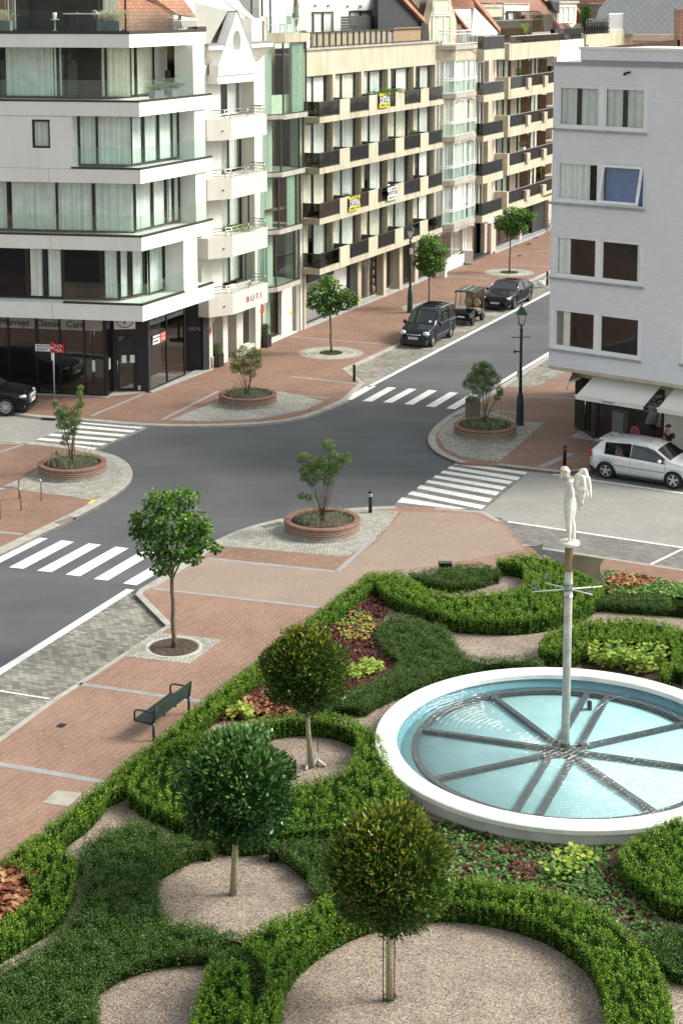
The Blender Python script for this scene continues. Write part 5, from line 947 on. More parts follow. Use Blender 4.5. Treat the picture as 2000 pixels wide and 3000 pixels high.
far_block('tiled_house', 'far house with dark red tiled roof left of the slate gable', 165, [(1690, 10), (1770, 12), (1752, 34), (1742, 56), (1692, 56)], 'roof_tile_dark', 6); far_block('tiled_house', 'farthest house with orange roofs at the top edge of the picture', 190, [(1640, -10), (1900, -10), (1880, 8), (1700, 8), (1660, 30)], 'roof_tile', 6)
far_block('brick_wall', 'low brown brick wall below the slate gable', 140, [(1852, 101), (2060, 101), (2060, 125), (1852, 118)], 'tan_brick', 1, 'wall')
for k_ in range(7): pass
# ---------------------------------------------------------------- 9 white brick block on the right
P0 = G(1743, 1289); dr_ = (.791, -.612); nr = (-.612, -.791)
def RW(t, o=0.0): return (P0[0] + nr[0] * (1 + o) + dr_[0] * t, P0[1] + nr[1] * (1 + o) + dr_[1] * t)
BR = empty('apartment_building', (*RW(0), 0), 0, 'pale lavender white brick apartment block with wide white windows above a boutique', 'building')
wz = [(3.74, 5.44), (6.63, 8.37), (9.63, 11.32), (12.54, 14.27)]
TE = 8.0
def fn(b):
    for t0, t1 in ((-1.65, -1.6), (2.44, 4.15)): b.seg(RW(t0), RW(t1), 3.02, 15.0, -.3, 0)
    b.seg(RW(4.15), RW(TE), 3.02, 15.0, -.3, 0)
    zz = 3.02
    for z0, z1 in wz: b.seg(RW(-1.6), RW(2.44), zz, z0, -.3, 0); zz = z1
    b.seg(RW(-1.6), RW(2.44), zz, 15.0, -.3, 0)
    b.seg(RW(-.5, -.02), RW(TE, -.02), 15.22, 15.62, -6, 0)
wallm(BR, 'wall', 'white_brick', fn)
bk_ = (.10, .995)
def fn(b): b.prism([RW(-1.65, -.3), RW(TE, -.3), RW(TE, -9), (RW(-1.65)[0] + 3.4, RW(-1.65)[1] + 8.5), (RW(-1.65)[0] + .02, RW(-1.65)[1] + .4)], 3.02, 14.98)
wallm(BR, 'interior_core', 'interior', lambda b: b.prism([RW(-1.5, -1.9), RW(TE, -1.9), RW(TE, -9), (RW(-1.65)[0] + 3.4, RW(-1.65)[1] + 8.5)], 0.1, 14.98))
wallm(BR, 'side_wall', 'white_brick', lambda b: b.seg((RW(-1.65)[0] + 3.6, RW(-1.65)[1] + 8.9), RW(-1.65), 2.95, 15.0, -.3, 0))
wallm(BR, 'soffit', 'concrete_cream', lambda b: (b.seg(RW(-1.66, .0), RW(TE, 0), 2.90, 3.02, -.4, .012)))
wallm(BR, 'soffit', 'render_cream', lambda b: b.prism([RW(-1.6, -.05), RW(TE, -.05), RW(TE, -4), RW(-1.6, -4)], 2.86, 2.90))
wallm(BR, 'roof_edge', 'zinc', lambda b: (b.seg(RW(-1.72, .06), RW(TE, .06), 15.0, 15.12, -.5, 0), b.seg(RW(-.45, -.08), RW(TE, -.08), 15.12, 15.24, -.1, .05)))
wallm(BR, 'roof', 'concrete_grey', lambda b: b.prism([RW(-1.65, -.3), RW(TE, -.3), RW(TE, -9), (RW(-1.65)[0] + 3.4, RW(-1.65)[1] + 8.5)], 14.99, 15.08)); wallm(BR, 'roof_edge', 'render_white', lambda b: b.seg(RW(-.55, .03), RW(TE, .03), 15.62, 15.72, -.3, 0))
curt = [('curtain_cream', ((.18, .34),)), ('curtain_white', ((.0, .33),)), ('curtain_white', ((.0, .78),)), ('curtain_grey', ((.0, .42), (.55, 1)))]
for i, (z0, z1) in enumerate(wz):
    wallm(BR, 'window_sill', 'stone_grey', lambda b: b.seg(RW(-1.74), RW(2.46), z0 - .09, z0 - .004, -.1, .10))
    wallm(BR, 'window_surround', 'white_metal', lambda b: (b.seg(RW(-1.6), RW(2.44), z1 - .07, z1, -.2, -.03), b.seg(RW(-1.6), RW(2.44), z0, z0 + .07, -.2, -.03), b.seg(RW(-1.6), RW(-1.50), z0, z1, -.2, -.026), b.seg(RW(2.34), RW(2.44), z0, z1, -.2, -.026), b.seg(RW(.40), RW(.56), z0, z1, -.2, -.026)))
    cu, sp = curt[i]
    window(BR, RW(-1.50), RW(.40), z0 + .07, z1 - .07, 1, 'white_metal', cu, sp, 'glass_win', .085, -.07)
    if i != 2: window(BR, RW(.56), RW(2.34), z0 + .07, z1 - .07, 1, 'white_metal', cu, sp if i == 3 else (((.90, 1),) if i == 1 else ()), 'glass_win', .085, -.07)
    else:                                   # the tilted sash
        b = MB(); A0, A1 = RW(.58, -.07), RW(2.32, -.07); ob = .38
        def q(t, f): p = mid(A0, A1, t); h = (z1 - .1) + ((z0 + .12) - (z1 - .1)) * f; o = ob * f; return (p[0] + nr[0] * o, p[1] + nr[1] * o, h)
        def bar(t0, f0, t1, f1):
            v = [q(t0, f0), q(t1, f0), q(t1, f1), q(t0, f1)]; v2 = [(x + nr[0] * .06, y + nr[1] * .06, z + .02) for x, y, z in v]; b.add(v + v2, [(0, 1, 2, 3), (4, 7, 6, 5), (0, 4, 5, 1), (1, 5, 6, 2), (2, 6, 7, 3), (3, 7, 4, 0)])
        bar(0, 0, 1, .07); bar(0, .93, 1, 1); bar(0, .07, .06, .93); bar(.94, .07, 1, .93); f = b.build('window', 'white_metal', BR)
        b = MB(); v = [q(.05, .06), q(.95, .06), q(.95, .94), q(.05, .94)]; b.add([(x + nr[0] * .04, y + nr[1] * .04, z) for x, y, z in v], [(0, 1, 2, 3)]); b.build('pane', 'glass_win', f)
        b = MB(); b.seg(RW(.62, -.3), RW(2.3, -.3), z0 + .1, z1 - .1, 0, .02); b.build('blind', mat('blue_blind', (.10, .17, .36), .9, .1).name if 'blue_blind' not in MT else 'blue_blind', f)
wallm(BR, 'window_surround', 'white_metal', lambda b: b.seg(RW(4.15), RW(5.9), 3.84, 5.5, -.02, .02))
wallm(BR, 'window_sill', 'stone_grey', lambda b: b.seg(RW(4.1), RW(6), 3.75, 3.84, 0, .1))
b = MB(); q_ = RW(1.5, .1); b.tube([(q_[0], q_[1], 14.75), (q_[0] + .2, q_[1] - .1, 14.8)], .04, 6); b.ball((q_[0], q_[1], 14.72), .06, 6); b.build('camera_bracket', 'black_frame', BR)
# boutique
def RS(t, o=0.0): return RW(t, -1 + o)
s0_ = RS(0)
wallm(BR, 'fascia', 'concrete_cream', lambda b: b.seg(RS(-1.15), RS(TE), 2.48, 2.87, -.3, 0))
dA, dB = G(1699, 1260), RS(-.02)
dr = window(BR, dA, dB, .08, 2.48, 2, 'black_frame', None, (), 'glass_shop', .09, name='door', cuts=[.5]); b = MB()
for t in (.42,): p = mid(dA, dB, t); n_ = outw(dA, dB, .08); b.tube([(p[0] + n_[0], p[1] + n_[1], .85), (p[0] + n_[0], p[1] + n_[1], 1.55)], .02, 6)
b.build('handle', 'chrome', dr)
window(BR, dA, (dA[0] + .8, dA[1] + 3), .08, 2.48, 2, 'black_frame', None, (), 'glass_shop', .09, name='shop_window')
window(BR, RS(.02), RS(2.98), .12, 2.48, 1, 'black_frame', None, (), 'glass_shop', .10, name='shop_window')
wallm(BR, 'pillar', 'render_cream', lambda b: b.seg(RS(3.02), RS(3.85), 0, 2.48, -.3, .02)); sign_text('MAXIMOI', .19, 'text_dark', BR, RS(3.42), .78, ex=dr_, z=1.72, off=.03)
wallm(BR, 'floor', 'interior_tan', lambda b: b.prism([RS(0, -.12), RS(TE, -.12), RS(TE, -5), RS(-.5, -5)], 0, .1)); wallm(BR, 'shop_display', 'lantern_glass', lambda b: (b.seg(RS(.45), RS(.95), .12, 1.15, -.9, -.5), b.seg(RS(1.7), RS(2.95), .12, 2.3, -1.5, -1.4)))
window(BR, RS(3.9), RS(TE), .12, 2.48, 2, 'black_frame', None, (), 'glass_shop', .10, name='shop_window')
wallm(BR, 'step', 'stone_grey', lambda b: b.prism([G(1671, 1281), G(1699, 1261), RS(.0, .05), RS(.02, .1), G(1740, 1291)], 0, .03)); wallm(BR, 'step', 'stone_grey', lambda b: b.seg(RS(.05), RS(TE), 0, .1, 0, .16))
def awning(t0, t1, label):
    e = empty('awning', (*RS(t0, .1), 2.7), 0, label, 'awning', 'shop awnings'); b = MB(); P, Q = RS(t0), RS(t1)
    v = []
    for o, z in ((.10, 2.78), (1.75, 2.14)):
        nx, ny = nr[0] * o, nr[1] * o
        v += [(P[0] + nx, P[1] + ny, z), (Q[0] + nx, Q[1] + ny, z)]
    v += [(x, y, z - .02) for x, y, z in v]; b.add(v, [(0, 1, 3, 2), (4, 6, 7, 5), (0, 2, 6, 4), (1, 5, 7, 3), (0, 4, 5, 1)]); b.build('canopy', 'awning', e)
    b = MB(); b.seg(P, Q, 2.02, 2.16, 1.74, 1.77); vl = b.build('valance', 'awning', e)
    b = MB(); b.seg(mid(P, Q, -.005), mid(P, Q, 1.005), 2.14, 2.20, 1.72, 1.80); b.build('front_bar', 'awning', e)
    for t in (P, Q): b = MB(); b.tube([(t[0] + nr[0] * .05, t[1] + nr[1] * .05, 2.2), (t[0] + nr[0] * 1.7, t[1] + nr[1] * 1.7, 2.12)], .03, 5); b.build('arm', 'dark_metal', e)
    return e, vl
e, vl = awning(.05, 3.0, 'white awning nearest the boutique corner door, pulled out over the window'); sign_text('MAXIMOI', .13, 'text_dark', vl, RS(1.52), .55, ex=dr_, z=2.10, off=1.78)
awning(3.6, 6.6, 'white awning at the right picture edge above the man in black')
e = empty('awning', (*RS(-1.1, -.5), 2.6), 0, 'folded brown and cream awning seen end-on at the boutique corner', 'awning', 'shop awnings'); p = G(1673, 1105, 2.5); q = G(1660, 1128, 2.2)
b = MB(); a1, a2, a3 = G(1676, 1092, 2.75), G(1660, 1125, 2.3), G(1698, 1107, 2.5); b.add([(*a1, 2.75), (*a2, 2.3), (*a3, 2.5), (a1[0] + 1, a1[1] + 2.6, 2.75), (a2[0] + 1, a2[1] + 2.6, 2.3)], [(0, 1, 4, 3), (0, 2, 1)]); b.build('canopy', 'wood_grey', e)
b = MB(); b.tube([(*a2, 2.32), (*a3, 2.5)], .05, 6); b.tube([(a2[0], a2[1], 2.30), (a2[0], a2[1], 2.1)], .04, 5); b.build('arm', 'awning', e)
# brown parapet wall and pier above the right block
e = empty('parapet_wall', (14, 72, 15), 0, 'brown coping and dark brick pier rising above the pale block roof', 'wall'); 
def ZP(x, y, Yd): r = ray(x, y); k = Yd / r[1]; return (r[0] * k, Yd, CAMH + r[2] * k)
b = MB(); v = [ZP(1752, 139, 74), ZP(1990, 116, 74), ZP(1990, 140, 74), ZP(1800, 142, 74)]; b.add(v + [(x, y + .4, z) for x, y, z in v], [(0, 1, 2, 3), (4, 7, 6, 5), (0, 4, 5, 1), (0, 3, 7, 4), (1, 5, 6, 2)]); b.build('coping', 'wood_brown', e)
b = MB(); v = [ZP(1983, 28, 74), ZP(2030, 28, 74), ZP(2030, 150, 74), ZP(1983, 150, 74)]; b.add(v + [(x, y + .8, z) for x, y, z in v], [(0, 1, 2, 3), (4, 7, 6, 5), (0, 4, 5, 1), (0, 3, 7, 4), (1, 5, 6, 2)]); b.build('pier', 'red_brick', e)
b = MB(); b.box(v[0][0] - .03, v[1][0], 73.95, 74.85, v[0][2], v[0][2] + .06); b.build('pier_cap', 'concrete_grey', e)
# ================================================================ garden
def PIP(x, y, poly):
    ins = np.zeros(len(x), bool); n = len(poly)
    for i in range(n):
        (x0, y0), (x1, y1) = poly[i], poly[(i + 1) % n]
        c = ((y0 > y) != (y1 > y)); xi = (x1 - x0) * (y - y0) / (y1 - y0 + 1e-12) + x0; ins ^= c & (x < xi)
    return ins
def area(p): return abs(sum(p[i][0] * p[(i + 1) % len(p)][1] - p[(i + 1) % len(p)][0] * p[i][1] for i in range(len(p)))) / 2
def scat(poly, n, holes=()):
    xs = [p[0] for p in poly]; ys = [p[1] for p in poly]; bb = (max(xs) - min(xs)) * (max(ys) - min(ys)); m = int(n * bb / max(.01, area(poly)) * 1.1) + 10
    x = RNG.uniform(min(xs), max(xs), m); y = RNG.uniform(min(ys), max(ys), m); k = PIP(x, y, poly)
    for h in holes: k &= ~PIP(x, y, h)
    return x[k], y[k]
def csm(p, it=2):
    for _ in range(it):
        q = []
        for i in range(len(p)): a, b = p[i], p[(i + 1) % len(p)]; q += [(a[0] * .75 + b[0] * .25, a[1] * .75 + b[1] * .25), (a[0] * .25 + b[0] * .75, a[1] * .25 + b[1] * .75)]
        p = q
    return p
def wob(x, y, s=1.0): return np.sin(x * 3.1 * s + 1.3 * np.sin(y * 2.3 * s)) * .5 + np.sin(y * 4.7 * s + 1.7 * np.sin(x * 3.9 * s)) * .5
GARDEN_B = (-9, 9, 24, 60)
def hedge(label, outer, holes=(), h=.5, dark=False, dens=1.0):
    outer = csm(outer, 1); holes = [csm(q, 1) for q in holes]
    cx_ = sum(p[0] for p in outer) / len(outer); cy_ = sum(p[1] for p in outer) / len(outer)
    e = empty('low_hedge' if dark else 'box_hedge', (cx_, cy_, 0), 0, label, 'hedge', 'low dark hedges of the knot garden' if dark else 'light green box hedges of the knot garden')
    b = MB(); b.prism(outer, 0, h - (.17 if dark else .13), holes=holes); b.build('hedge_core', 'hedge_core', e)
    A_ = area(outer) - sum(area(q) for q in holes)
    CX = []; 
    gx, gy = scat(outer, int(A_ * 95), holes); ntop = int(A_ * (230 if not dark else 210) * dens); x, y = scat(outer, ntop, holes)
    if 1:                                   # leaves gather into upright sprigs with gaps between them
        if dark: gx, gy = scat(outer, int(A_ * 62), holes)
        j = RNG.integers(0, len(gx), len(x)); sg = .038 if dark else .022; x = gx[j] + RNG.normal(0, sg, len(x)); y = gy[j] + RNG.normal(0, sg, len(x)); wz_ = (RNG.normal(0, .04, len(gx)))[j] + RNG.uniform(-.07, .02, len(x)) + wob(x, y, 1.6) * .025
    z = h + wz_ - (.13 if dark else .06) * np.exp(-edist(x, y, [outer] + holes) / (.14 if dark else .07))
    ctr = np.stack([x, y, z], 1); kind = np.zeros(len(x))
    sides = []
    for li, loop in enumerate([outer] + holes):
        n = len(loop); P = np.array(loop); Q = np.roll(P, -1, 0); d = Q - P; L = np.linalg.norm(d, axis=1)
        sgn = 1 if sum((Q[:, 0] - P[:, 0]) * (Q[:, 1] + P[:, 1])) > 0 else -1      # clockwise > 0
        nrm = np.stack([-d[:, 1], d[:, 0]], 1) / (L[:, None] + 1e-9) * sgn
        if li: nrm = -nrm
        tot = L.sum(); m = int(tot / .055 * 8 * (h / .5) * dens); t = RNG.uniform(0, tot, m); cs = np.cumsum(L); idx = np.searchsorted(cs, t).clip(0, n - 1); f = ((t - (cs[idx] - L[idx])) / (L[idx] + 1e-9))[:, None]
        col = (np.sin(t * 2 * np.pi / .13 + 2 * np.sin(t * 3)) - .3) * .038 * (.4 if dark else 1)
        p = P[idx] + d[idx] * f + nrm[idx] * (col[:, None] + RNG.normal(.022, .015, m)[:, None]); zz = RNG.uniform(.03, 1, m) ** .8 * h
        sides.append(np.stack([p[:, 0], p[:, 1], zz], 1))
    if dark: x, y = scat(outer, int(A_ * 120), holes); sides.append(np.stack([x, y, h - .10 + wob(x, y, 2.2) * .05 - .13 * np.exp(-edist(x, y, [outer] + holes) / .14)], 1))
    S = np.concatenate([ctr] + sides); isS = np.concatenate([np.zeros(len(ctr)), np.ones(len(S) - len(ctr))])
    inb = (S[:, 0] > -12) & (S[:, 0] < 9.5) & (S[:, 1] > 26.5); S = S[inb]; isS = isS[inb]
    k = 12; C = np.repeat(S, k, 0); sd_ = np.repeat(isS, k)
    r = (.020, .045) if not dark else (.05, .028); off = RNG.normal(0, 1, (len(C), 3)) * np.array([r[0], r[0], r[1]])
    C = C + off; up = off[:, 2] / r[1]
    Dv = RNG.normal(0, 1, (len(C), 3)) * .7 + np.array([0, 0, .7 if not dark else .0]) + off * 8
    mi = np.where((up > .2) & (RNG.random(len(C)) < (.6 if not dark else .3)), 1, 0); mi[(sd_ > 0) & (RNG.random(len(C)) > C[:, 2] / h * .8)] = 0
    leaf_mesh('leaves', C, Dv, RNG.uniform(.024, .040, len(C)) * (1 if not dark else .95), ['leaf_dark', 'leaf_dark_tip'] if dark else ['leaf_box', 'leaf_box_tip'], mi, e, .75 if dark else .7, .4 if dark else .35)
    return e
def hp(*parts):
    "(view, z, points) runs -> ground footprint"
    out = []
    for v, z, pts in parts: out += [v(a, b, z) for a, b in pts]
    return out
T, B = .5, 0.0
def edist(x, y, loops):
    d = np.full(len(x), 9.)
    for l in loops:
        for i in range(len(l)):
            (a, b), (c, e) = l[i], l[(i + 1) % len(l)]; L2 = (c - a) ** 2 + (e - b) ** 2 + 1e-9; t = np.clip(((x - a) * (c - a) + (y - b) * (e - b)) / L2, 0, 1); d = np.minimum(d, np.hypot(x - a - t * (c - a), y - b - t * (e - b)))
    return d
# garden floor
gar = [VC(20, 345), VC(150, 240), VC(330, 110), VB(540, 1410), VB(780, 1230), VB(1150, 950), VB(1500, 660), VH(430, 470), VH(700, 270), VH(930, 110), VH(1040, 80), VE(300, 190), VE(720, 165), VE(870, 118), VI(800, 305), VI(1568, 462), VI(2600, 640), (16, 24), (-12, 24), VC(-300, 900), VC(-60, 480)]
sheet('gravel', gar, .008, 'gravel')
soA = [VH(990, 190), VH(1060, 220), VH(1085, 330), VH(1040, 420), VH(1030, 600), VH(1190, 700), VH(1000, 790), VH(800, 880), VH(600, 1010), VH(0, 1040), VH(-200, 1130), VH(0, 960), VH(300, 770), VH(700, 430), VH(900, 270)]
soB = [VD(600, 130), VD(640, 360), VD(780, 400), VD(900, 420), VD(1100, 450), VD(1250, 520), VD(1400, 620), VD(1560, 600), VD(1420, 480), VD(1340, 380), VD(1340, 230), VD(1150, 235), VD(900, 220), VD(750, 170)]
soC = hp((VI, 0, [(600, 1040), (1000, 1000), (1500, 1040), (1560, 1300), (1300, 1330), (1000, 1240), (640, 1190)]))
soD = hp((VC, 0, [(-90, 400), (20, 415), (120, 420), (180, 455), (170, 520), (100, 590), (0, 660), (-90, 710)]))
soE = hp((VI, 0, [(800, 330), (900, 330), (1300, 400), (1568, 450), (2300, 580), (2300, 700), (1568, 560), (1100, 540), (850, 530)]))
for s_ in (soA, soB, soC, soD, soE): sheet('soil', s_, .014, 'soil')
# ---- fountain
Yf, Yn = G(1660, 1957, .42)[1], G(1660, 2436, .42)[1]; FY = (Yf + Yn) / 2; FR_ = (Yf - Yn) / 2; FX = G(1656, 2203, .2)[0]
def ZAT(x, y, Yd): r = ray(x, y); k = Yd / r[1]; return (r[0] * k, CAMH + r[2] * k)
pond = [(FX + (FR_ + .02) * math.cos(t * math.pi / 36), FY + (FR_ + .02) * math.sin(t * math.pi / 36)) for t in range(72)]
ft = empty('fountain', (FX, FY, 0), 0, 'large round white fountain basin with dark radial beams under turquoise water', 'fountain')
def tube_ring(prof, name, m, n=128):
    b = MB(); k = len(prof); vs = [(FX + r * math.cos(2 * math.pi * i / n), FY + r * math.sin(2 * math.pi * i / n), z) for i in range(n) for r, z in prof]
    b.add(vs, [(i * k + j, ((i + 1) % n) * k + j, ((i + 1) % n) * k + (j + 1) % k, i * k + (j + 1) % k) for i in range(n) for j in range(k)], None, False); return b.build(name, m, ft)
RO = FR_; RI = RO - .50
tube_ring([(RO - .10, 0), (RO - .04, .10), (RO - .04, .33), (RI + .1, .33), (RI + .1, 0)], 'basin_wall', 'rim_wall')
tube_ring([(RO, .33), (RO + .005, .43), (RO - .02, .45), (RI + .02, .45), (RI, .43), (RI, .33)], 'rim', 'rim_white')
tube_ring([(RI + .09, .0), (RI + .09, .36), (RI + .02, .36), (RI + .02, .26), (RI - .10, .16), (RI - .10, 0)], 'basin_lining', 'pool_wall')
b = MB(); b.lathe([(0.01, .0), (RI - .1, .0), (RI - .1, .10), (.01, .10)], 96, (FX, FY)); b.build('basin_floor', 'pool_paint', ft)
BRr = RI - .36
tube_ring([(BRr, .12), (BRr, .22), (BRr - .13, .22), (BRr - .13, .12)], 'ring_beam', 'beam')
def vv(a, c): p = VF(a, c, .16); return (p[0] - FX, p[1] - FY)
for (a, c), w2 in [((375, 378), 0), ((430, 602), 0), ((850, 765), .26), ((1430, 750), 0), ((1560, 545), 0), ((1560, 352), 0), ((1180, 205), .26), ((688, 218), 0)]:
    dx, dy = vv(a, c); L = math.hypot(dx, dy); dx /= L; dy /= L
    for o in ((-w2, w2) if w2 else (0,)):
        b = MB(); P = (FX + dx * .2 - dy * o, FY + dy * .2 + dx * o); Q = (FX + dx * (BRr - .08) - dy * o, FY + dy * (BRr - .08) + dx * o); b.seg(P, Q, .12, .215, -.062, .062); b.build('spoke_beam', 'beam', ft)
m = glassm('water', (.95, .99, .985), ior=1.33); nt = m.node_tree
for n in nt.nodes:
    if n.type == 'TEX_NOISE': nz = n
    if n.type == 'BUMP': bpn = n
    if n.type == 'BSDF_GLOSSY': n.inputs['Roughness'].default_value = .03
nt.nodes.remove(nz); wv = nt.nodes.new('ShaderNodeTexWave'); wv.wave_type = 'RINGS'; wv.rings_direction = 'SPHERICAL'; wv.inputs['Scale'].default_value = 2.4; wv.inputs['Distortion'].default_value = 3.0; wv.inputs['Detail'].default_value = 3; wv.inputs['Detail Scale'].default_value = 2
tcn = [n for n in nt.nodes if n.type == 'TEX_COORD'][0]; mpn = nt.nodes.new('ShaderNodeMapping'); mpn.inputs['Location'].default_value = (1.2, -.8, 0); nt.links.new(tcn.outputs['Object'], mpn.inputs[0]); nt.links.new(mpn.outputs[0], wv.inputs['Vector']); nt.links.new(wv.outputs['Fac'], bpn.inputs['Height']); bpn.inputs['Strength'].default_value = 1; bpn.inputs['Distance'].default_value = .09
b = MB(); n = 96; b.add([(FX + (RI + .015) * math.cos(2 * math.pi * i / n), FY + (RI + .015) * math.sin(2 * math.pi * i / n), .30) for i in range(n)], [tuple(range(n))]); b.build('water_surface', 'water', ft)
b = MB(); p = VF(1137, 262, .2); b.box(p[0] - .05, p[0] + .05, p[1] - .08, p[1] + .08, .06, .30); b.build('pump', 'black_frame', ft)
b = MB(); p, q = VF(1350, 222, .25), VF(1100, 355, .25); b.tube([(p[0] + (q[0] - p[0]) * t, p[1] + (q[1] - p[1]) * t, .24 + .3 * math.sin(math.pi * t)) for t in [i / 14 for i in range(15)]], .010, 5); b.build('water_jet', 'glass_clear', ft)
b = MB(); b.box(FX + 3.45, FX + 4.3, FY + 3.0, FY + 3.6, .0, .46); b.build('rim_block', 'rim_white', ft)
# ---- weather vane column and cherub
def zt_(zx, zy): return ZAT(1500 + zx * .2126, 1300 + zy * .2126, FY)
ZD = zt_(765, 1345)[1]; PXM = .2126 * FY / FPX
vn = empty('weather_vane', (FX, FY, 0), 0, 'tall pale metal pole with an arrow vane and compass arms rising from the fountain', 'weather vane')
zc1, zc0 = zt_(765, 1415)[1], zt_(765, 1745)[1]; zarm = zt_(765, 2000)[1]
b = MB(); b.lathe([(.10, .1), (.095, zarm - .1), (.088, zc0)], 20, (FX, FY)); pl = b.build('pole', mat('pole_paint', (.50, .49, .45), .55, .25, 5, .3, 30).name, vn)
b = MB(); b.lathe([(.105, zc0), (.098, zc0 + .04), (.098, zc1), (.10, zc1 + .01)], 20, (FX, FY)); b.build('collar', 'bronze', vn)
b = MB(); b.lathe([(.12, zarm - .17), (.103, zarm - .165), (.103, zarm + .13), (.12, zarm + .135)], 16, (FX, FY)); b.build('clamp', 'steel', vn)
b = MB(); b.lathe([(.12, ZD - .12), (.23, ZD - .08), (.24, ZD - .02), (.23, ZD)], 28, (FX, FY)); b.build('top_disc', 'statue', vn)
b = MB(); b.lathe([(.17, .12), (.10, .40)], 8, (FX, FY), smooth=False); b.box(FX - .28, FX + .28, FY - .25, FY + .25, .15, .19); b.build('base_plate', 'beam', vn)
vd = Vector((math.cos(R(-14)), math.sin(R(-14)), 0))
def vp(u, zx, zy): return (FX + vd.x * u, FY + vd.y * u, zt_(765, zy)[1])
def vplate(name, pts, m, t=.012, twist=0):
    b = MB(); k = len(pts); nn_ = Vector((-vd.y, vd.x, 0)); f_ = [Vector(vp((zx - 765) * PXM, zx, zy)) for zx, zy in pts]; f_ = [p + nn_ * twist * abs((p.x - FX)) for p in f_]
    tr = tessellate_polygon([[Vector((q[0], q[1], 0)) for q in pts]]); b.add([p - nn_ * t for p in f_] + [p + nn_ * t for p in f_], [tuple(q) for q in tr] + [tuple(i + k for i in q[::-1]) for q in tr] + [(i, (i + 1) % k, (i + 1) % k + k, i + k) for i in range(k)]); return b.build(name, m, vn)
vplate('arrow_shaft', [(700, 1510), (385, 1480), (375, 1540), (700, 1660)], 'zinc'); vplate('arrow_head', [(150, 1452), (300, 1440), (395, 1400), (375, 1500), (412, 1612), (330, 1560), (250, 1480)], 'zinc')
vplate('tail_fin', [(825, 1520), (1050, 1530), (1262, 1553), (1215, 1620), (1205, 1700), (1235, 1800), (1300, 1905), (1150, 1830), (980, 1760), (825, 1710)], 'vane')
for ang, L1, L2 in ((R(-14 + 8), .80, .80), (R(-62), .75, .70)):
    dx, dy = math.cos(ang), math.sin(ang)
def armend(zx, zy): X, z = zt_(zx, zy); return X
for (x0, y0), (x1, y1), l0, l1, dpt in [((265, 2080), (1250, 1930), 'O', 'W', .42), ((490, 1840), (1065, 2165), 'N', 'Z', -1.25)]:
    Xa, Xb = zt_(x0, y0)[0], zt_(x1, y1)[0]; b = MB(); za = zarm
    # level arms: the slope seen is their depth
    def yfor(X, y): 
        lo, hi = FY - 3, FY + 3
        for _ in range(40):
            m_ = (lo + hi) / 2; r = ray(0, 1300 + y * .2126); k = m_ / r[1]
            if CAMH + r[2] * k > za: lo = m_
            else: hi = m_
        return lo
    Ya, Yb = FY - (yfor(0, y1) - FY) * 0 + (yfor(0, y0) - FY) * .5, FY + (yfor(0, y1) - FY) * .5
    b.tube([(Xa, Ya, za), (Xb, Yb, za)], .016, 6); am = b.build('compass_arm', 'white_metal', vn)
    for l, X, Y in ((l0, Xa, Ya), (l1, Xb, Yb)): text(l, .26, 'zinc', am, (X + (.05 if X < FX else -.05), Y, za + .13), (1, 0), (0, 0, 1), 'compass_letter', thick=.006)
def skin(name, nodes, edges, m, parent, sub=2, scale=1.0, origin=(0, 0, 0), rot=0.0):
    names = list(nodes); me = bpy.data.meshes.new(name); c, s = math.cos(rot), math.sin(rot)
    co = [((nodes[k][0] * c - nodes[k][1] * s) * scale + origin[0], (nodes[k][0] * s + nodes[k][1] * c) * scale + origin[1], nodes[k][2] * scale + origin[2]) for k in names]
    me.from_pydata(co, [(names.index(a), names.index(b)) for a, b in edges], []); o = bpy.data.objects.new(name, me); COL.objects.link(o)
    o.modifiers.new('s', 'SKIN'); sv = me.skin_vertices[0].data
    for i, k in enumerate(names): r = nodes[k][3] * scale; sv[i].radius = (r, r * (nodes[k][4] if len(nodes[k]) > 4 else 1)); sv[i].use_root = (i == 0)
    o.modifiers[0].use_smooth_shade = True; sb = o.modifiers.new('u', 'SUBSURF'); sb.levels = sub; sb.render_levels = sub
    bpy.context.view_layer.update(); m2 = bpy.data.meshes.new_from_object(o.evaluated_get(bpy.context.evaluated_depsgraph_get())); bpy.data.objects.remove(o)
    off = Vector((0, 0, 0)); p = parent
    while p: off += p.location; p = p.parent
    for v in m2.vertices: v.co -= off
    m2.materials.clear(); m2.materials.append(MT[m]); o2 = bpy.data.objects.new(name, m2); COL.objects.link(o2); o2.parent = parent; return o2
stt = empty('cherub_statue', (FX, FY, ZD), 0, 'white weathered stone cherub with feathered wings standing on top of the pole', 'statue')
k_ = PXM
def sp(zx, zy, y, r, *a): return ((zx - 765) * k_, y, (1340 - zy) * k_, r, *a)
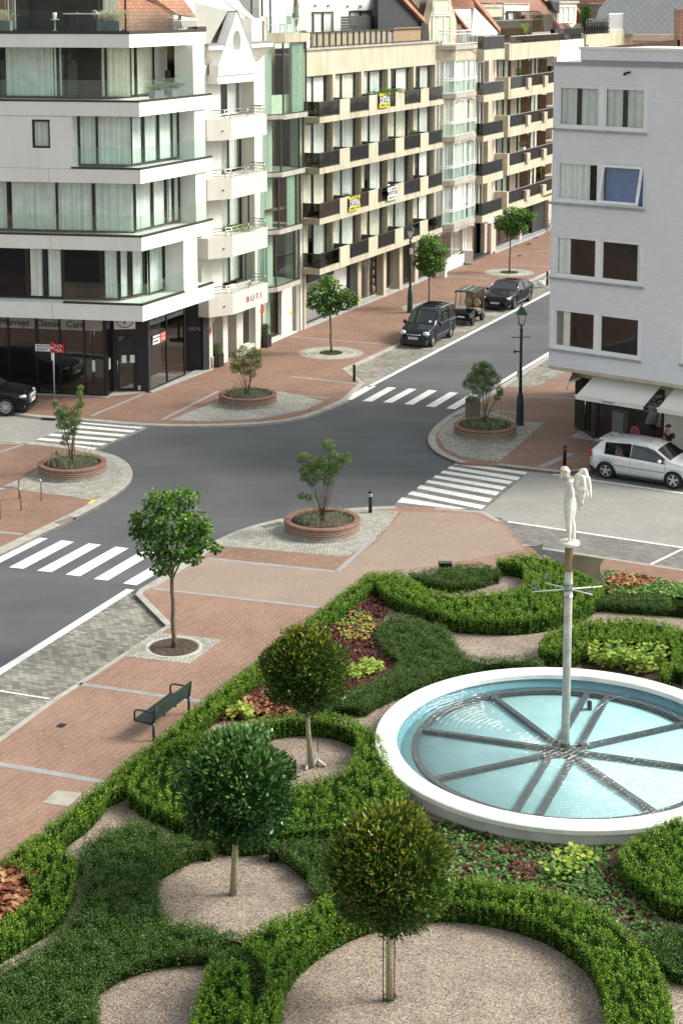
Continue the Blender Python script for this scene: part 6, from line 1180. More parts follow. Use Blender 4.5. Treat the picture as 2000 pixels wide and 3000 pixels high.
nd = {'pelvis': sp(765, 800, .0, .118), 'waist': sp(752, 690, -.0, .098), 'chest': sp(758, 560, 0, .118), 'upchest': sp(765, 470, 0, .105), 'neck': sp(745, 405, 0, .052), 'head0': sp(700, 370, 0, .068), 'head1': sp(668, 320, 0, .105), 'head2': sp(655, 290, 0, .08),
      'shn': sp(745, 465, -.15, .058), 'elbn': sp(775, 620, -.20, .045), 'wrn': sp(715, 720, -.13, .030), 'hn': sp(690, 730, -.09, .026),
      'shf': sp(790, 465, .15, .055), 'elbf': sp(830, 600, .20, .043), 'wrf': sp(760, 700, .15, .03), 'hf': sp(715, 735, .08, .026),
      'hipn': sp(735, 850, -.085, .105), 'kneen': sp(735, 1040, -.085, .064), 'calfn': sp(745, 1130, -.085, .062), 'ankn': sp(755, 1280, -.08, .036), 'heeln': sp(758, 1318, -.08, .032), 'toen': sp(672, 1322, -.08, .026),
      'hipf': sp(795, 850, .08, .105), 'kneef': sp(790, 1035, .08, .064), 'calff': sp(818, 1120, .08, .064), 'ankf': sp(835, 1275, .07, .036), 'heelf': sp(842, 1318, .07, .032), 'toef': sp(770, 1325, .06, .026), 'butt': sp(800, 790, 0, .10)}
ed = [('pelvis', 'waist'), ('waist', 'chest'), ('chest', 'upchest'), ('upchest', 'neck'), ('neck', 'head0'), ('head0', 'head1'), ('head1', 'head2'), ('upchest', 'shn'), ('shn', 'elbn'), ('elbn', 'wrn'), ('wrn', 'hn'), ('upchest', 'shf'), ('shf', 'elbf'), ('elbf', 'wrf'), ('wrf', 'hf'), ('pelvis', 'hipn'), ('hipn', 'kneen'), ('kneen', 'calfn'), ('calfn', 'ankn'), ('ankn', 'heeln'), ('heeln', 'toen'), ('pelvis', 'hipf'), ('hipf', 'kneef'), ('kneef', 'calff'), ('calff', 'ankf'), ('ankf', 'heelf'), ('heelf', 'toef')]
del nd['butt']
for hn, hy in (('hn', -.09), ('hf', .08)):
    for i in range(5):
        a = f'{hn}{i}a'; bq = f'{hn}{i}b'; x0 = 688 if hn == 'hn' else 712; nd[a] = sp(x0 - 12, 722 + i * 9, hy + .012, .009); nd[bq] = sp(x0 - 22 - (4 if i < 4 else -8), 724 + i * 10, hy + .05, .007); ed += [(hn, a), (a, bq)]
nd = {k: (*v[:3], v[3] * (1.16 if k[:3] in ('pel', 'wai', 'che', 'upc', 'hip', 'kne', 'cal', 'shn', 'shf') else 1)) for k, v in nd.items()}; skin('body', nd, ed, 'statue', stt, 2, 1, (FX, FY, ZD))
b = MB()                       # face and curls
hx, hz = (668 - 765) * k_, (1340 - 325) * k_
for i in range(70):
    a, c = RNG.uniform(-1.2, 2.6), RNG.uniform(-1, 1); d = Vector((math.cos(a) * math.sqrt(1 - c * c * .8), c, math.sin(a) * math.sqrt(1 - c * c * .8))).normalized(); q = Vector((hx + .012, 0, hz + .02)) + d * .105; b.ball((FX + q.x, FY + q.y, ZD + q.z), .024, 4)
b.build('hair', 'statue', stt)
b = MB(); fx = hx - .075
b.ball((FX + fx - .028, FY, ZD + hz - .055), .020, 5, sq=(1.1, .8, 1.2)); b.ball((FX + fx + .01, FY, ZD + hz - .115), .024, 5)
for s_ in (-1, 1): b.ball((FX + fx + .006, FY + s_ * .035, ZD + hz - .03), .015, 5); b.ball((FX + fx + .03, FY + s_ * .045, ZD + hz - .08), .034, 5); b.ball((FX + hx + .025, FY + s_ * .10, ZD + hz - .04), .022, 5, sq=(1, .5, 1.4))
b.build('face', 'statue', stt)
def wing_(rootz, pts, y0, spread, name='wing'):
    b = MB()
    for (x0, z0, x1, z1, w_) in pts:
        P = Vector(sp(x0, z0, y0, 0)[:3]); Q = Vector(sp(x1, z1, y0 + spread * (z1 - z0) / 500, 0)[:3]); d = Q - P; n_ = 6; vs = []
        sd_ = Vector((d.z, 0, -d.x)).normalized()
        for i in range(n_ + 1):
            t = i / n_; ww = w_ * k_ * .68 * (1 - .75 * max(0, t - .55) / .45) * (.7 + .3 * min(1, t * 4)); c_ = P + d * t + Vector((0, .012 * math.sin(t * 3), 0)); th = .016 * (1 - .6 * t)
            vs += [c_ - sd_ * ww, c_ + Vector((0, -th, 0)), c_ + sd_ * ww, c_ + Vector((0, th, 0))]
        o = Vector((FX, FY, ZD)); b.add([v + o for v in vs], [(4 * i + k, 4 * i + (k + 1) % 4, 4 * i + 4 + (k + 1) % 4, 4 * i + 4 + k) for i in range(n_) for k in range(4)] + [(3, 2, 1, 0), (4 * n_, 4 * n_ + 1, 4 * n_ + 2, 4 * n_ + 3)], None, True)
    b.build(name, 'statue', stt)
wing_(0, [(855, 345, 815, 500, 60), (875, 330, 860, 560, 70), (905, 335, 900, 560, 70), (925, 360, 945, 600, 60), (860, 520, 865, 720, 50), (890, 520, 890, 860, 52), (915, 520, 915, 790, 52), (935, 540, 935, 700, 46), (845, 420, 838, 640, 50), (790, 500, 850, 420, 60)], -.16, -.02)
wing_(0, [(925, 300, 965, 430, 70), (955, 300, 1010, 450, 75), (985, 330, 1025, 560, 60), (965, 400, 975, 620, 60), (1000, 420, 1020, 700, 55), (1030, 420, 1072, 765, 50), (985, 560, 1040, 745, 48), (960, 500, 985, 700, 46), (830, 470, 930, 330, 60)], .16, .04)
b = MB()
for i in range(16): a = RNG.uniform(0, 1); b.ball((FX + (750 + 40 * a + RNG.normal(0, 8) - 765) * k_, FY - .07 + RNG.normal(0, .02), ZD + (1340 - 350 - 140 * a) * k_), .017, 4, sq=(1, .6, 1.2))
b.build('lichen', 'moss_yellow', stt)
# ---- hedges
L1o = [VC(80, 290, .42), VC(157, 235, .42), VC(240, 170, .42), VC(330, 110, .42), VC(400, 50, .42), VB(540, 1410, .42), VB(700, 1310, .42), VB(780, 1230, .42), VB(880, 1150, .42), VB(1000, 1060, .42), VB(1150, 950, .42), VB(1280, 830, .42), VB(1400, 740, .42), VB(1500, 660, .42), VH(200, 660, .42), VH(290, 600, .42), VH(430, 480, .42), VH(530, 390, .42), VH(600, 340, .42), VH(700, 262, .42), VH(800, 190, .42), VH(900, 110, .42), VH(960, 60, .42), VH(1010, 50, .42), VH(1035, 80, .42)]
L1o = [(p[0] * 1.0, p[1]) for p in L1o]; a_, c_ = ribpts(L1o, 0.0, .44); hedge('long narrow light hedge edging the red paving behind the bench', a_ + c_[::-1], h=.42)
hedge('light hook shaped hedge around the orange bed at the left edge', hp((VC, .36, [(22, 345), (60, 295), (100, 270), (160, 255), (230, 258), (290, 290)]), (VC, .2, [(335, 350), (342, 420)]), (VC, B, [(330, 560), (290, 640), (230, 690), (150, 740), (60, 790), (0, 830), (-150, 900)]), (VC, .36, [(-150, 760), (0, 640), (60, 590), (130, 545), (172, 490), (165, 440)]), (VC, B, [(100, 425), (25, 430)])), h=.36)
hedge('widest light hedge, wrapping the small gravel circle left of the fountain', hp((VG, T, [(128, 575), (150, 480), (230, 405), (330, 345), (450, 310), (560, 280), (700, 243), (850, 222), (960, 212), (1100, 225), (1200, 265), (1270, 330), (1300, 430), (1345, 520)]), (VG, .25, [(1375, 600)]), (VG, B, [(1400, 680), (1300, 760), (1200, 800), (1060, 830), (940, 840), (820, 855), (760, 870), (640, 880), (520, 870), (400, 800), (270, 745), (170, 690), (128, 640)])),
      [hp((VG, B, [(660, 390), (700, 365), (770, 345), (830, 330), (950, 325), (1050, 335), (1150, 370), (1190, 410)]), (VG, T, [(1150, 455), (1100, 485), (1000, 512), (900, 538), (780, 530), (700, 480), (660, 430)]))])
hedge('light arched hedge around the biggest gravel circle in the foreground', hp((VC, T, [(1125, 690), (1180, 660), (1250, 620), (1330, 590), (1400, 555), (1470, 520), (1540, 500)]), (VD, T, [(400, 400), (520, 375), (650, 360), (760, 350), (850, 370), (950, 380), (1050, 400), (1150, 425), (1250, 485), (1350, 560), (1430, 640), (1490, 740), (1512, 830), (1520, 990)]), (VD, B, [(1280, 1100), (1280, 915), (1268, 860), (1240, 780), (1180, 700), (1100, 640), (1000, 590), (900, 560), (750, 530), (600, 525), (380, 565), (250, 620), (130, 700), (60, 780), (25, 860), (20, 1000)]), (VC, T, [(1180, 1100), (1195, 1010), (1245, 930), (1240, 850), (1200, 770), (1130, 725)])))
hedge('small light hedge clump between two gravel circles at the bottom edge', hp((VC, T, [(1015, 830), (1060, 800), (1115, 805), (1130, 860), (1120, 920), (1150, 980), (1140, 1060), (1130, 1120)]), (VC, B, [(890, 1250), (905, 1120), (945, 1010), (985, 910)])))
hedge('light hedge at the right edge below the fountain', hp((VD, T, [(1328, 250), (1400, 190), (1480, 150), (1568, 120), (1720, 90)]), (VD, B, [(1720, 600), (1600, 540), (1500, 525), (1420, 450), (1350, 400), (1322, 330)]))) 
hedge('deep light hedge curling behind the arrow vane along the top of the garden', hp((VE, T, [(165, 225), (190, 200), (270, 197), (320, 225), (362, 262), (440, 290), (540, 295), (640, 288), (740, 287), (845, 265)]), (VE, B, [(850, 240), (800, 220), (740, 216), (715, 205)]), (VE, T, [(712, 150), (770, 120), (850, 108), (940, 125), (1030, 150), (1110, 190), (1190, 232), (1200, 265)]), (VE, B, [(1185, 360), (1150, 400), (1090, 430), (1000, 460), (900, 480), (750, 492), (600, 485), (500, 475), (430, 440), (330, 410), (220, 370), (165, 310)])))
hedge('light curved hedge right of the pole behind the fountain rim', hp((VI, T, [(250, 1000), (270, 930), (310, 880), (400, 820), (500, 780), (620, 750), (800, 730), (1000, 725), (1200, 735), (1400, 760), (1480, 800), (1568, 820), (1900, 880)]), (VI, B, [(1900, 1500), (1700, 1420), (1568, 1350), (1450, 1310), (1380, 1290)]), (VI, T, [(1360, 1240), (1450, 1200), (1490, 1110)]), (VI, B, [(1480, 1090), (1380, 1100), (1200, 1085), (1000, 1065), (800, 1055), (690, 1080), (640, 1130), (560, 1185), (400, 1180), (300, 1170), (252, 1120)])))
TD = .38
hedge('dark low hedge snaking from the purple bed down along the left fountain rim', hp((VH, TD, [(1030, 450), (1040, 400), (1090, 350), (1150, 325), (1250, 345), (1350, 380), (1450, 410), (1478, 450)]), (VH, .15, [(1485, 500)]), (VE, TD, [(545, 562), (620, 585), (720, 600), (800, 595), (900, 610), (918, 628)]), (VE, B, [(915, 640), (800, 642), (700, 652), (600, 672), (500, 697), (430, 717), (330, 765)]), (VH, B, [(1150, 895), (1000, 965), (930, 1020), (850, 1000), (700, 990)]), (VH, TD, [(650, 960), (720, 900), (800, 850), (900, 805), (1010, 755), (1100, 712), (1160, 690)]), (VH, B, [(1190, 700), (1120, 650), (1060, 600), (1028, 530)])), h=TD, dark=True)
hedge('broad dark low hedge filling the lower left around the gravel circle', hp((VC, TD, [(372, 345), (380, 300), (400, 250), (480, 200), (560, 165), (640, 155), (700, 170), (760, 215), (870, 240), (960, 280)]), (VC, B, [(980, 332), (900, 350), (800, 400), (720, 450), (697, 500), (710, 570)]), (VC, TD, [(745, 600), (850, 612), (950, 642), (1040, 668), (1110, 682), (1140, 720), (1200, 765), (1240, 850), (1245, 930), (1195, 1010), (1180, 1100), (1130, 1110), (1150, 1000), (1118, 920), (1128, 860), (1112, 808), (1060, 803), (1015, 832)]), (VC, B, [(985, 835), (850, 832), (700, 852), (560, 900), (470, 955), (432, 1000), (425, 1060), (440, 1150), (430, 1250)]), (VC, TD, [(-150, 1200), (-150, 900), (0, 835), (100, 780), (180, 735), (270, 672), (325, 620), (355, 565)]), (VC, B, [(405, 545), (412, 450), (390, 412)])), h=TD, dark=True)
hedge('dark low hedge between the laurel circle and the front round topped tree', hp((VG, TD, [(770, 835), (850, 800), (940, 790), (1060, 795), (1160, 830), (1220, 900)]), (VC, B, [(1560, 470), (1500, 540), (1450, 560)]), (VC, B, [(1445, 500), (1430, 450), (1370, 400)]), (VG, B, [(940, 1000), (880, 940), (810, 895), (760, 875)])), h=TD, dark=True)
hedge('dark low hedge wedge at the right edge beside the foreground arch', hp((VD, TD, [(1390, 600), (1450, 562), (1520, 532), (1720, 510)]), (VD, B, [(1720, 790), (1560, 770), (1500, 745), (1450, 680), (1400, 640)])), h=TD, dark=True)
hedge('small dark hedge tucked in the hollow at the top of the garden', hp((VE, TD, [(305, 200), (420, 182), (450, 172), (520, 162), (640, 152), (700, 165), (722, 200)]), (VE, B, [(722, 245), (640, 275), (560, 297), (450, 290), (365, 270), (325, 245)])), h=TD, dark=True)
hedge('straight dark hedge at the upper right below the orange flower bed', hp((VI, TD, [(790, 560), (830, 520), (900, 492), (1000, 492), (1200, 507), (1400, 502), (1568, 507), (1900, 540)]), (VI, B, [(1900, 790), (1568, 722), (1300, 702), (1100, 692), (900, 672), (770, 662)])), h=TD, dark=True)
# ---- bedding plants: lobed leaves on short stalks
def bed(label, name, poly, n, mats, w_, sz=(.05, .09), hh=(.03, .14), loc_cat='bedding plants'):
    x, y = scat(csm(poly, 1), n * 4); x, y = x[:n], y[:n]; k = 7; C = []; N_ = len(x)
    cx0 = np.repeat(x, k) + RNG.normal(0, .07, N_ * k); cy0 = np.repeat(y, k) + RNG.normal(0, .07, N_ * k); zz = RNG.uniform(hh[0], hh[1], N_ * k)
    mi0 = np.repeat(RNG.choice(len(mats), N_, p=w_), k); s_ = RNG.uniform(*sz, N_ * k); M = len(cx0)
    # lobed leaf: 7-gon star
    base = np.array([(0, -.45), (.42, -.30), (.30, -.02), (.52, .22), (.18, .26), (0, .55), (-.18, .26), (-.52, .22), (-.30, -.02), (-.42, -.30)]); K = len(base)
    a = RNG.uniform(0, 6.28, M); tx = RNG.normal(0, .35, M); ty = RNG.normal(0, .35, M)
    bx = (base[None, :, 0] * np.cos(a)[:, None] - base[None, :, 1] * np.sin(a)[:, None]) * s_[:, None]; by = (base[None, :, 0] * np.sin(a)[:, None] + base[None, :, 1] * np.cos(a)[:, None]) * s_[:, None]
    vs = np.stack([cx0[:, None] + bx, cy0[:, None] + by, zz[:, None] + bx * tx[:, None] + by * ty[:, None]], 2).reshape(-1, 3)
    me = bpy.data.meshes.new(name); me.vertices.add(M * K); me.loops.add(M * K); me.polygons.add(M); me.vertices.foreach_set('co', vs.astype(np.float32).ravel()); me.loops.foreach_set('vertex_index', np.arange(M * K, dtype=np.int32)); me.polygons.foreach_set('loop_start', np.arange(0, M * K, K, dtype=np.int32)); me.polygons.foreach_set('loop_total', np.full(M, K, dtype=np.int32))
    for m in mats: me.materials.append(MT[m])
    me.polygons.foreach_set('material_index', mi0.astype(np.int32)); me.update(calc_edges=True); o = bpy.data.objects.new(name, me); COL.objects.link(o)
    return tag(o, label, loc_cat, kind='stuff')
bed('dull purple brown coral bells covering the triangular bed', 'bedding_plants', soA, 1100, ['leaf_wine', 'leaf_rust'], [.93, .07])
bed('orange and pink coral bells at the near edge of the triangular bed', 'bedding_plants', mp(VH, [(60, 990), (300, 860), (560, 900), (600, 960), (400, 1000), (60, 1030)]), 170, ['leaf_rust', 'leaf_wine'], [.8, .2], (.06, .1), (.08, .2))
bed('orange and yellow leaved patch in the middle of the triangular bed', 'bedding_plants', mp(VH, [(770, 360), (900, 330), (1000, 390), (1000, 480), (860, 560), (780, 480)]), 110, ['leaf_rust', 'leaf_lime', 'leaf_mid'], [.5, .4, .1], (.06, .1), (.08, .18))
bed('lime green leaved plants right of the middle round tree', 'bedding_plants', mp(VH, [(830, 740), (900, 690), (1000, 690), (1060, 740), (920, 790), (840, 780)]), 40, ['leaf_lime'], [1], (.09, .13), (.1, .3))
bed('lime green leaved plants behind the laurel ball', 'bedding_plants', mp(VG, [(545, 240), (620, 210), (700, 220), (690, 260), (560, 270)]), 26, ['leaf_lime'], [1], (.09, .13), (.1, .3))
bed('small green strawberry like plants below the fountain', 'bedding_plants', soB, 800, ['leaf_mid', 'leaf_wine'], [.72, .28], (.05, .085), (.03, .12))
bed('tall lime green leaved plants in the bed below the fountain', 'bedding_plants', mp(VD, [(1040, 330), (1100, 290), (1200, 270), (1250, 320), (1120, 390), (1040, 380)]), 60, ['leaf_lime', 'leaf_mid'], [.7, .3], (.08, .13), (.08, .34))
bed('red leaved plants in the bed below the fountain', 'bedding_plants', mp(VD, [(900, 320), (1000, 310), (1000, 380), (920, 370)]), 70, ['leaf_wine', 'leaf_mid'], [.75, .25], (.06, .09), (.05, .14))
bed('lime yellow plants with long stalks inside the hedge behind the fountain', 'bedding_plants', mp(VI, [(650, 1130), (800, 1060), (1000, 1080), (1200, 1080), (1400, 1100), (1400, 1180), (1280, 1280), (1000, 1220), (700, 1180)]), 150, ['leaf_lime', 'leaf_mid'], [.9, .1], (.09, .15), (.1, .5))
bed('orange leaved plants in the bed at the left edge', 'bedding_plants', soD, 130, ['leaf_rust', 'leaf_wine'], [.85, .15], (.10, .17), (.08, .28))
bed('orange leaved plants in the upper right bed', 'bedding_plants', mp(VI, [(880, 400), (1000, 380), (1300, 400), (1280, 470), (1000, 500), (900, 460)]), 130, ['leaf_rust'], [1], (.08, .13), (.1, .25))
bed('green groundcover in the upper right bed beside the red strip', 'bedding_plants', soE, 800, ['leaf_mid', 'leaf_lime', 'leaf_rust'], [.8, .12, .08], (.06, .11), (.05, .2))
# ================================================================ trees
def zlobe(x, y, Yd): X, z = ZAT(x, y, Yd); return X, z
def crown(par, lobes, Yd, size, dens, mats, asp=.6, droop=-.2, litf=.3, flat=.8, seed=0):
    k = Yd / FPX; C = []; O = []
    for x, y, r in lobes:
        X, z = ZAT(x, y, Yd); rm = r * k; n = int(dens * (rm / size) ** 2 * 24); v = RNG.normal(0, 1, (n, 3)); v /= np.linalg.norm(v, axis=1, keepdims=True); rad = rm * RNG.uniform(.25, 1.08, n) ** .6
        yo = RNG.normal(0, .35) * rm * 1.2; C.append(v * rad[:, None] * np.array([1, 1, flat]) + np.array([X, Yd + yo, z])); O.append(v)
    C = np.concatenate(C); O = np.concatenate(O); Dv = O * .7 + RNG.normal(0, .5, C.shape) + np.array([0, 0, droop])
    mi = np.where((O[:, 2] + .5 * O[:, 0] > .1) & (RNG.random(len(C)) < litf), 1, 0)  # paler leaves on top and sunward side: sunlight put into the leaf colour
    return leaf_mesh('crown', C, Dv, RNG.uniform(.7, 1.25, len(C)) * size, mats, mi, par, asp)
def dsc(l, k=1.27551): return [(x * k, y * k, r * k) for x, y, r in l]
def branches(par, base, top, lobes, Yd, r0, r1, name='trunk', m='bark', limb=True):
    b = MB(); n = 9; b.tube([(base[0] + (top[0] - base[0]) * i / n + .015 * math.sin(i * 1.7), base[1] + (top[1] - base[1]) * i / n + .015 * math.cos(i * 2.1), base[2] + (top[2] - base[2]) * i / n) for i in range(n + 1)], [r0 * (1.25 if i == 0 else 1) + (r1 - r0) * i / n for i in range(n + 1)], 10); b.build(name, m, par)
    if limb:
        for x, y, r in lobes:
            X, z = ZAT(x, y, Yd); t = random.uniform(.80, 1.0); p0 = Vector(base) + (Vector(top) - Vector(base)) * t; p1 = Vector((X, Yd + random.uniform(-.3, .3), z)); pm = (p0 + p1) / 2 + Vector((0, 0, -.08)); b = MB(); b.tube([p0, pm, p1], [r1 * .6, r1 * .42, r1 * .2], 6); b.build('limb', m, par)
trees = [(TC[3], (1142 * .44643, 1700 + 440 * .44643), (395, 1320), [(365, 1150, 40), (425, 1148, 36), (335, 1205, 40), (395, 1200, 52), (450, 1200, 38), (350, 1255, 40), (410, 1255, 48), (460, 1248, 34), (498, 1260, 17), (372, 1298, 26), (318, 1222, 22), (445, 1285, 24), (312, 1190, 18), (470, 1215, 22)], .12, .066, .8, 'young broadleaved street tree nearest the camera, by the white ringed pit'),
         (TC[0], None, (758, 715), [(755, 650, 24), (730, 670, 26), (780, 672, 24), (720, 695, 20), (760, 690, 28), (805, 685, 20), (745, 712, 20), (815, 690, 10), (790, 700, 18), (765, 712, 18)], .13, .06, 1.0, 'low spreading street tree in front of the shuttered shop'),
         (TC[1], None, (985, 640), [(985, 555, 26), (1005, 575, 24), (975, 590, 26), (1000, 600, 26), (965, 605, 20), (1010, 615, 14), (985, 620, 20), (968, 575, 15)], .13, .06, 1.0, 'street tree behind the parked dark van'),
         (TC[2], None, (1172, 545), [(1175, 490, 22), (1150, 505, 20), (1200, 495, 22), (1180, 510, 28), (1215, 498, 14), (1150, 520, 16), (1195, 525, 20), (1175, 532, 18), (1225, 495, 9)], .13, .06, 1.0, 'furthest street tree on the brick pavement')]
for c, _, tp, lob, sz, r0, dn, lb in trees:
    e = empty('street_tree', (c[0], c[1], 0), 0, lb, 'tree', 'young street trees in ringed pits'); Yd = c[1]; L = dsc(lob); X, z = ZAT(tp[0] * 1.27551, tp[1] * 1.27551, Yd)
    branches(e, (c[0], c[1], 0), (X, Yd, z + .3), L[:7], Yd, r0, r0 * .7); crown(e, L, Yd, sz, 1.0, ['leaf_linden', 'leaf_linden_lit'], .75, -.35, .45)
def topiary(label, base, cpx, rpx, leaf, size, n, mats, irr=.0, tip=.35, trunk='bark', sqz=1.0, r0=.07):
    e = empty('topiary_tree', (base[0], base[1], 0), 0, label, 'tree', 'round clipped trees of the garden'); Yd = base[1]; X, z = ZAT(cpx[0] * 1.27551, cpx[1] * 1.27551, Yd); Rr = rpx * 1.27551 * Yd / FPX
    b = MB(); b.tube([(base[0], base[1], 0), (base[0] * .5 + X * .5, Yd, z * .4), (X, Yd, z)], [r0 * 1.2, r0, r0 * .8], 10); b.build('trunk', trunk, e)
    v = RNG.normal(0, 1, (n, 3)); v /= np.linalg.norm(v, axis=1, keepdims=True); lump = 1 + irr * (np.sin(v[:, 0] * 5 + 2 * np.sin(v[:, 2] * 4)) + np.sin(v[:, 2] * 6 + 1.5 * np.sin(v[:, 1] * 5)) * .8)
    nc = n // 6; cl = v[:nc] * (lump[:nc] * (1 - np.abs(RNG.normal(0, .10, nc)) + (RNG.random(nc) < .06) * .09))[:, None]; C = np.repeat(cl, 6, 0) * Rr + RNG.normal(0, size * .40, (nc * 6, 3)); O = np.repeat(v[:nc], 6, 0); C[:, 2] *= sqz; C += np.array([X, Yd, z])
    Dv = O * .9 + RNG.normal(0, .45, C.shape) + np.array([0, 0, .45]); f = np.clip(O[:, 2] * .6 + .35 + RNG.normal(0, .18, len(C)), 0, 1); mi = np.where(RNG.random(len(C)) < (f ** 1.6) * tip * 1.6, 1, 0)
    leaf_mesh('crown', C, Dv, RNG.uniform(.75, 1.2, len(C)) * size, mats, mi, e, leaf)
    b = MB(); m_ = 12; lo = len(b.v); b.ball((X, Yd, z), Rr * .84, m_, sq=(1, 1, sqz)); b.build('crown_core', 'hedge_core', e); return e, (X, Yd, z)
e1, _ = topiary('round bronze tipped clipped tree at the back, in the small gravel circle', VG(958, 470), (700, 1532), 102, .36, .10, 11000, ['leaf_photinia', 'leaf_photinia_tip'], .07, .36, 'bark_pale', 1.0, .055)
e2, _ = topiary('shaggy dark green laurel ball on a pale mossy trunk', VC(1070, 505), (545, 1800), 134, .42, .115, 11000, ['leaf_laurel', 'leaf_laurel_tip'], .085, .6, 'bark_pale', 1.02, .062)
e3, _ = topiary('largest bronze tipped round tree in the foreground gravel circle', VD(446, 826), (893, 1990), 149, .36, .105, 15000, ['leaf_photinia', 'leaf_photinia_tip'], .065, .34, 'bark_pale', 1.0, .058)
def stake(label, base, dx, h, rings=True):
    e = empty('tree_stake', (base[0] + dx, base[1], 0), 0, label, 'stake'); 
    for d in ((0, .2) if rings else (0,)):
        b = MB(); b.tube([(base[0] + dx + d, base[1] - .02, 0), (base[0] + dx + d, base[1] - .02, h)], .010, 5); b.build('rod', 'black_frame', e)
    if rings:
        for z in (.08, h * .72): b = MB(); b.tube([(base[0] + .12 * math.cos(t * math.pi / 8), base[1] + .12 * math.sin(t * math.pi / 8), z) for t in range(17)], .013, 5, cap=False); b.build('tie_ring', 'black_frame', e)
stake('black iron stake with tie rings around the front tree trunk', VD(446, 826), -.12, 1.9); stake('thin black rod beside the trunk in the small gravel circle', VG(958, 470), .15, 1.9, False)
e = empty('driftwood', (*VG(965, 480), 0), 0, 'white bleached driftwood lying at the foot of the back round tree', 'driftwood'); b = MB(); p = [VG(935, 485), VG(945, 455), VG(965, 470), VG(985, 455), VG(1025, 468), VG(985, 435)]
b.tube([(*p[0], .03), (*p[1], .12), (*p[1], .22)], [.03, .045, .02], 6); b.tube([(*p[2], .03), (*p[3], .12), (*p[4], .04)], [.05, .06, .03], 6); b.tube([(*p[3], .1), (*p[5], .2)], [.04, .02], 6); b.build('branch', 'statue', e)
# ---- fallen leaves and petals
for poly, n, z, m_, nm, lb in ((gar, 2600, .02, 'leaf_wine', 'fallen_leaves', 'dry brown leaf litter scattered over the gravel beds'), ([VB(0, 1030), VB(1090, 300), VA(430, 640), VA(900, 510), VA(1560, 640), VH(900, 60), VB(1000, 1060), VC(0, 330)], 900, .012, 'leaf_plume', 'fallen_petals', 'tiny pale petals scattered over the brick square'), ([Z6(0, 600), Z6(560, 560), W(120, 5), W(120, 1), Z6(0, 700)], 350, .012, 'leaf_plume', 'fallen_petals', 'tiny pale petals scattered on the far pavement')):
    x, y = scat(poly, n); C = np.stack([x, y, np.full(len(x), z)], 1); tag(leaf_mesh(nm, C, RNG.normal(0, 1, C.shape) * np.array([1, 1, .1]), RNG.uniform(.02, .05, len(x)), [m_], np.zeros(len(x)), None, .6, .9), lb, 'litter', kind='stuff')
# ---- brick planters with shrubs
PC = [VL(1015, 750, .44), VK(792, 572, .44), G(726, 1152, .44), Z8(431, 378, .44)]
def planter(c, label):
    e = empty('brick_planter', (c[0], c[1], 0), 0, label, 'planter', 'round brick planters at the crossing corners')
    def rg(prof, name, m, n=64):
        b = MB(); k = len(prof); b.add([(c[0] + r * math.cos(2 * math.pi * i / n), c[1] + r * math.sin(2 * math.pi * i / n), z) for i in range(n) for r, z in prof], [(i * k + j, ((i + 1) % n) * k + j, ((i + 1) % n) * k + (j + 1) % k, i * k + (j + 1) % k) for i in range(n) for j in range(k)], None, False); return b.build(name, m, e)
    rg([(1.26, .10), (1.26, .36), (1.05, .36), (1.05, .10)], 'wall', 'planter_brick'); rg([(1.33, .0), (1.29, .06), (1.27, .11), (1.0, .11), (1.0, 0)], 'footing', 'footing')
    rg([(1.28, .36), (1.285, .42), (1.26, .445), (1.08, .445), (1.05, .42), (1.05, .36)], 'coping', 'coping_brick')
    b = MB(); b.lathe([(.01, .3), (1.06, .30), (1.06, .36), (.01, .38)], 32, c); b.build('soil', 'soil', e); return e
brickm('coping_brick', (.15, .06, .042), (.21, .09, .065), (.36, .28, .22), .085, .5, .010, vert='cyl', stain=.2, bump=.4)
planter(PC[0], 'brick planter in the middle, nearest the black bollard with white rings'); planter(PC[1], 'brick planter at the left beside the bicycle stands'); planter(PC[2], 'brick planter in front of the cream gabled house'); planter(PC[3], 'brick planter at the foot of the right street lamp')
def shrub(c, label, lobes, stems, size=.055, dens=1.0, mats=('leaf_shrub', 'leaf_shrub_lit')):
    dens *= 1.15; lobes = [(x + random.uniform(-3, 3), y + random.uniform(-3, 3), r * random.uniform(1.1, 1.45)) for x, y, r in lobes]; e = empty('shrub', (c[0], c[1], .36), 0, label, 'shrub', 'multi stemmed shrubs in the brick planters'); Yd = c[1]; L = dsc(lobes); b = MB()
    for i, (x, y, r) in enumerate(L):
        X, z = ZAT(x, y, Yd); y1 = Yd + random.uniform(-.25, .25); bx = c[0] + random.uniform(-.07, .07); by = c[1] + random.uniform(-.05, .05)
        b = MB(); b.tube([(bx, by, .34), (bx * .6 + X * .4 + random.uniform(-.05, .05), by, .36 + (z - .36) * .5), (X, y1, z)], [.014, .010, .005], 5); b.build('stem', 'twig', e)
    o = crown(e, L, Yd, size, dens, list(mats), .55, -.1, .35, .9)
    n = 70; b = MB(); C = []; Dd = []
    return e
def herbs(c, label, n=75, hmin=.12, hmax=.42):
    a = RNG.uniform(0, 6.28, n); r = 1.0 * np.sqrt(RNG.uniform(0.02, 1, n)); x = c[0] + r * np.cos(a); y = c[1] + r * np.sin(a); hh = RNG.uniform(hmin, hmax, n) * (1 + .9 * (RNG.random(n) > .93)); k = 26
    t = RNG.uniform(0, 1, (n, k)); lx = RNG.normal(0, .05, n); C = np.stack([x[:, None] + lx[:, None] * t + RNG.normal(0, .018, (n, k)), y[:, None] + RNG.normal(0, .018, (n, k)), .37 + hh[:, None] * t], 2).reshape(-1, 3); Dv = RNG.normal(0, .5, C.shape) + np.array([0, 0, .9])
    tag(leaf_mesh('herb_clump', C, Dv, .055, ['leaf_herb', 'leaf_mid'], (RNG.random(len(C)) < .25).astype(int), None, .3), label, 'herbs', kind='stuff')
